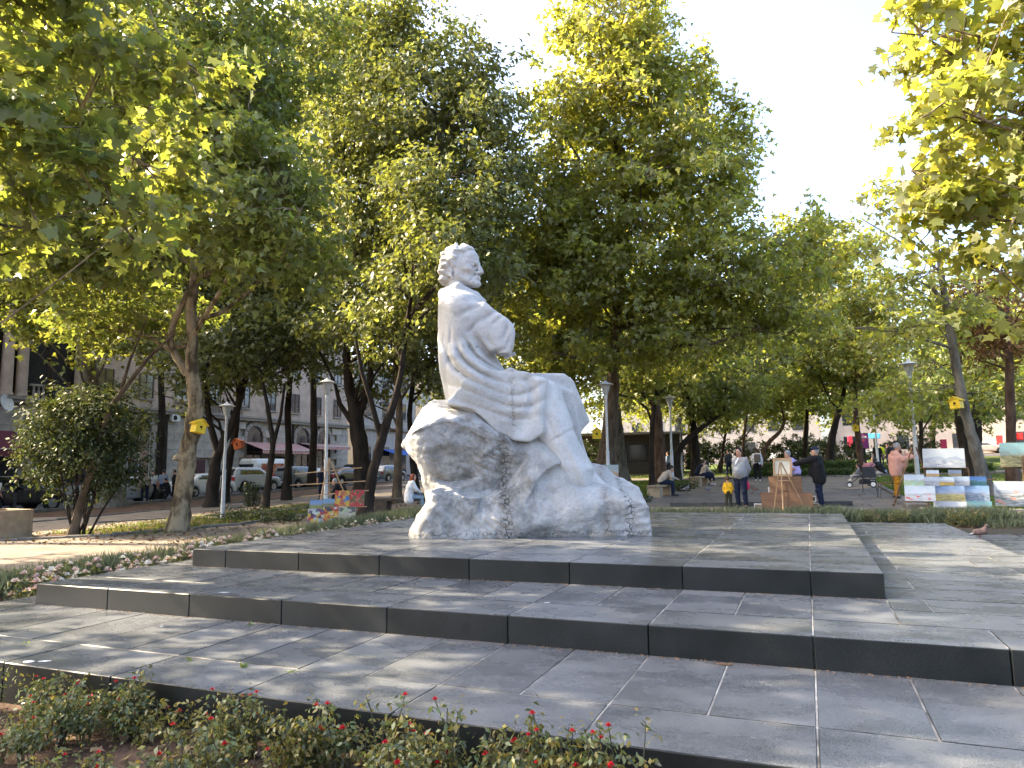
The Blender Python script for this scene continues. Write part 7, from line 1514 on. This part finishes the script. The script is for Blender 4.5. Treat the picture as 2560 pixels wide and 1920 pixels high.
def rosebush(seed, h_, wd, nb, mat, br, dens=1.0, yel=.15, leafs=.043, up=.25):
    rs = np.random.RandomState(seed); t = thing('rose_bush', 'x', 'rose bush', (0, 0, 0)); ns = max(4, int(7*dens)); q = MB(); LP1, LO1 = [], []; tips = []
    for k in range(ns):
        a = rs.rand()*6.28; rr = wd*(.2+.8*rs.rand()); hh = h_*(.5+.5*rs.rand()); tip = np.array((math.cos(a)*rr, math.sin(a)*rr, hh)); c = curve((math.cos(a)*.04, math.sin(a)*.04, -.03), tip, rs, 6, .10, .05); q.tube(c, [.007, .006, .005, .0045, .004, .003], 5, cap=False); tips.append(tip)
        for j in range(int(13*dens)):
            t_ = up+(1-up)*rs.rand(); i = min(int(t_*5), 4); p = c[i]+(c[i+1]-c[i])*(t_*5-i); d = rs.normal(size=3); d[2] *= .4; d /= np.linalg.norm(d); L = .05+.09*rs.rand()
            for m in range(5): LP1.append(p+d*L*(.3+.18*m)+rs.normal(size=3)*.012); LO1.append(d)
    q.build('stems', m_stem, t); LP1 = np.array(LP1); LO1 = np.array(LO1); y_ = rs.rand(len(LP1)) < yel
    link('foliage', npmesh('foliage', leaves(LP1[~y_], LO1[~y_], leafs, 'oval', rs, .25), None, GL_['rose'], 4), t)
    if y_.any(): link('yellowed_leaves', npmesh('yellowed_leaves', leaves(LP1[y_], LO1[y_], leafs, 'oval', rs, .3), None, GL_['rosey'], 4), t)
    for k in range(nb): tp = tips[k % ns]+(0 if k < ns else rs.normal(size=3)*.06); bloom(tp, br*(.75+.5*rs.rand()), rs, mat[rs.randint(len(mat))], t)
    return t
pr = random.Random(9)
red = [rosebush(50+i, hh, .20, nb, [m_rred], .024, dn, yl) for i, (hh, nb, dn, yl) in enumerate(((.46, 2, 1.0, .25), (.54, 2, 1.2, .2), (.38, 1, .8, .45), (.32, 1, .7, .8), (.50, 2, .9, .4), (.28, 0, .6, .6)))]
used = set()
SPOT = {0: 'left edge', 1: 'left part', 2: 'middle', 3: 'right part'}
def putb(protos, k, x, y, z, lab, grp, sc_=1.0):
    o = protos[k]
    if (id(protos), k) in used: o = dup(o)
    else: used.add((id(protos), k))
    o.location = (x, y, z); o.rotation_euler = (0, 0, pr.random()*6.28); o.scale = (sc_,)*3; o['label'] = lab; o['group'] = grp
nr = 0
for i in range(64):
    px = -40+i*27+pr.uniform(-30, 30); py = pr.uniform(1800, 2060) if i % 2 else pr.uniform(1740, 1880)
    g = ong(px, py)
    if g[1] > 3.58 or g[1] < 1.2 or g[0] > .9: 
        g[1] = min(max(g[1], 1.4), 3.5)
    if px > 1300 and pr.random() < .3: continue
    tall = .78 if px < 420 else (.76 if px < 1000 else .85)
    k = pr.choice((0, 1, 1, 4, 0, 2)) if px < 420 else pr.choice((0, 2, 3, 4, 5, 3)); nr += 1
    putb(red, k, g[0], g[1], gz(g[0], g[1]), 'red rose bush in the bed in front of the bottom step', 'rose bushes in the front bed', tall*pr.uniform(.8, 1.1))
for x, y in ((1.05, 17.1), (1.25, 17.0), (1.6, 17.05), (2.75, 16.75), (2.95, 16.7), (2.6, 16.85), (3.1, 16.8), (1.8, 17.0)):
    putb(red, pr.choice((0, 1, 4)), x, y, gz(x, y), 'red rose bush by the border hedge behind the right steps', 'rose bushes behind the right steps', .75)
g = gat(2575, 2.9)
blush = [rosebush(80+i, hh, .26, nb, [m_rpk, m_rwh, m_rpk], .058, 1.0, .1, .055, .3) for i, (hh, nb) in enumerate(((.40, 10), (.46, 13), (.36, 8), (.42, 11)))]
for i in range(62):
    y = 3.4+i*.215; x = pr.uniform(-10.75, -8.95)
    if y > 14: x = pr.uniform(-10.7, -9.2)
    putb(blush, i % 4 if y < 12 else pr.choice((0, 2)), x, y, gz(x, y), 'blush pink rose bush in the bed beside the left path', 'pale rose bushes along the left path', pr.uniform(.85, 1.1) if y < 12 else .7)
ORD = 'first second third fourth fifth sixth seventh eighth ninth tenth eleventh twelfth thirteenth fourteenth fifteenth sixteenth seventeenth eighteenth nineteenth twentieth'.split()
TENS = {2: 'twenty', 3: 'thirty', 4: 'forty', 5: 'fifty', 6: 'sixty'}
def ordinal(n):
    if n <= 20: return ORD[n-1]
    t, u = divmod(n, 10); return (TENS[t][:-1]+'ieth') if u == 0 else TENS[t]+'-'+ORD[u-1]
for grp, key, fmt in (('rose bushes in the front bed', lambda o: proj(o.location)[0], 'red rose bush in the front bed, %s from the left picture edge'), ('pale rose bushes along the left path', lambda o: o.location.y, 'blush pink rose bush beside the left path, %s counting away from the camera'), ('rose bushes behind the right steps', lambda o: o.location.x, 'red rose bush behind the right steps, %s from the left')):
    for i, o in enumerate(sorted([o for o in C.objects if o.get('group') == grp], key=key)): o['label'] = fmt % ordinal(i+1)
# dead leaves and litter on soil
def litter(name, lab, rg, n, size, seed, dz=.012):
    rs = np.random.RandomState(seed); x, y = rg(rs, n); pos = np.stack([x, y, GA+GX*x+GY*y+dz+rs.rand(n)*.012], 1); V = leaves(pos, np.tile((0, 0, 1.4), (n, 1))+rs.normal(size=(n, 3))*.2, size, 'star', rs, .0, .5); V[:,2] = np.maximum(V[:,2], GA+GX*V[:,0]+GY*V[:,1]+.004); tag(link(name, npmesh(name, V, None, GL_['dry'], 6)), lab, 'leaves', kind='stuff')
litter('leaf_litter', 'dry leaves strewn over the front rose bed', lambda rs, n: (-7+rs.rand(n)*8.5, 1.2+rs.rand(n)*2.45), 2600, .055, 1)
litter('leaf_litter', 'dry leaves under the left trees', lambda rs, n: (-22+rs.rand(n)*9.5, 12+rs.rand(n)*14), 2600, .09, 2)
litter('leaf_litter', 'scattered leaves on the plaza', lambda rs, n: (-5+rs.rand(n)*9, 17.5+rs.rand(n)*20), 160, .07, 3, .03)
# weeds in the joints, litter on the steps
def weed(px, py, z, lab, k=7, h_=.035):
    p = onplane(px, py, z); rs = np.random.RandomState(int(px)); t = thing('weed', lab, 'weed', p, 0, 'weeds in the joints'); q = np.stack([rs.normal(size=k)*.015, rs.normal(size=k)*.015, np.full(k, .002)], 1); link('leaves', npmesh('leaves', leaves(q, rs.normal(size=(k, 3))*.6+np.array((0, 0, 1.0)), h_, 'oval', rs, -1.0), None, GL_['grass'], 4), t)
weed(628, 1563, LZ[0], 'leafy weed at the foot of the second riser'); weed(605, 1668, LZ[0], 'tuft of grass in the long joint of the bottom step', 12, .045); weed(470, 1652, LZ[0], 'small tuft left in the long joint of the bottom step', 7, .03); weed(65, 1608, LZ[0], 'tiny tuft in the joint at the left edge', 7, .03); weed(725, 1680, LZ[0], 'low tuft at a joint crossing of the bottom step', 7, .03)
def paper(px, py, z, w_, l_, mat, lab, rz=0): p = onplane(px, py, z+.003); q = MB(); n = 10; q.add([(w_*math.cos(6.283*i/n), l_*math.sin(6.283*i/n), .002*(i % 2)) for i in range(n)], [tuple(range(n))]); o = q.build('paper_scrap', mat, None, False, p, rz); tag(o, lab, 'litter', 'scraps on the steps')
paper(72, 1654, LZ[0], .05, .035, SHW, 'white round scrap on the bottom step at left'); paper(112, 1653, LZ[0], .05, .02, m_canv, 'greyish scrap beside the white one', .5); paper(560, 1481, LZ[1], .06, .02, SHW, 'white scrap on the second step', .3); paper(405, 1566, LZ[0], .015, .02, SHW, 'tiny white crumb on the bottom step'); paper(1368, 1507, LZ[1], .03, .012, SHW, 'white peel scrap on the second step right of middle', .4); paper(1810, 1660, LZ[0], .06, .03, GL_['dry'], 'yellowed leaf at the foot of the second riser')
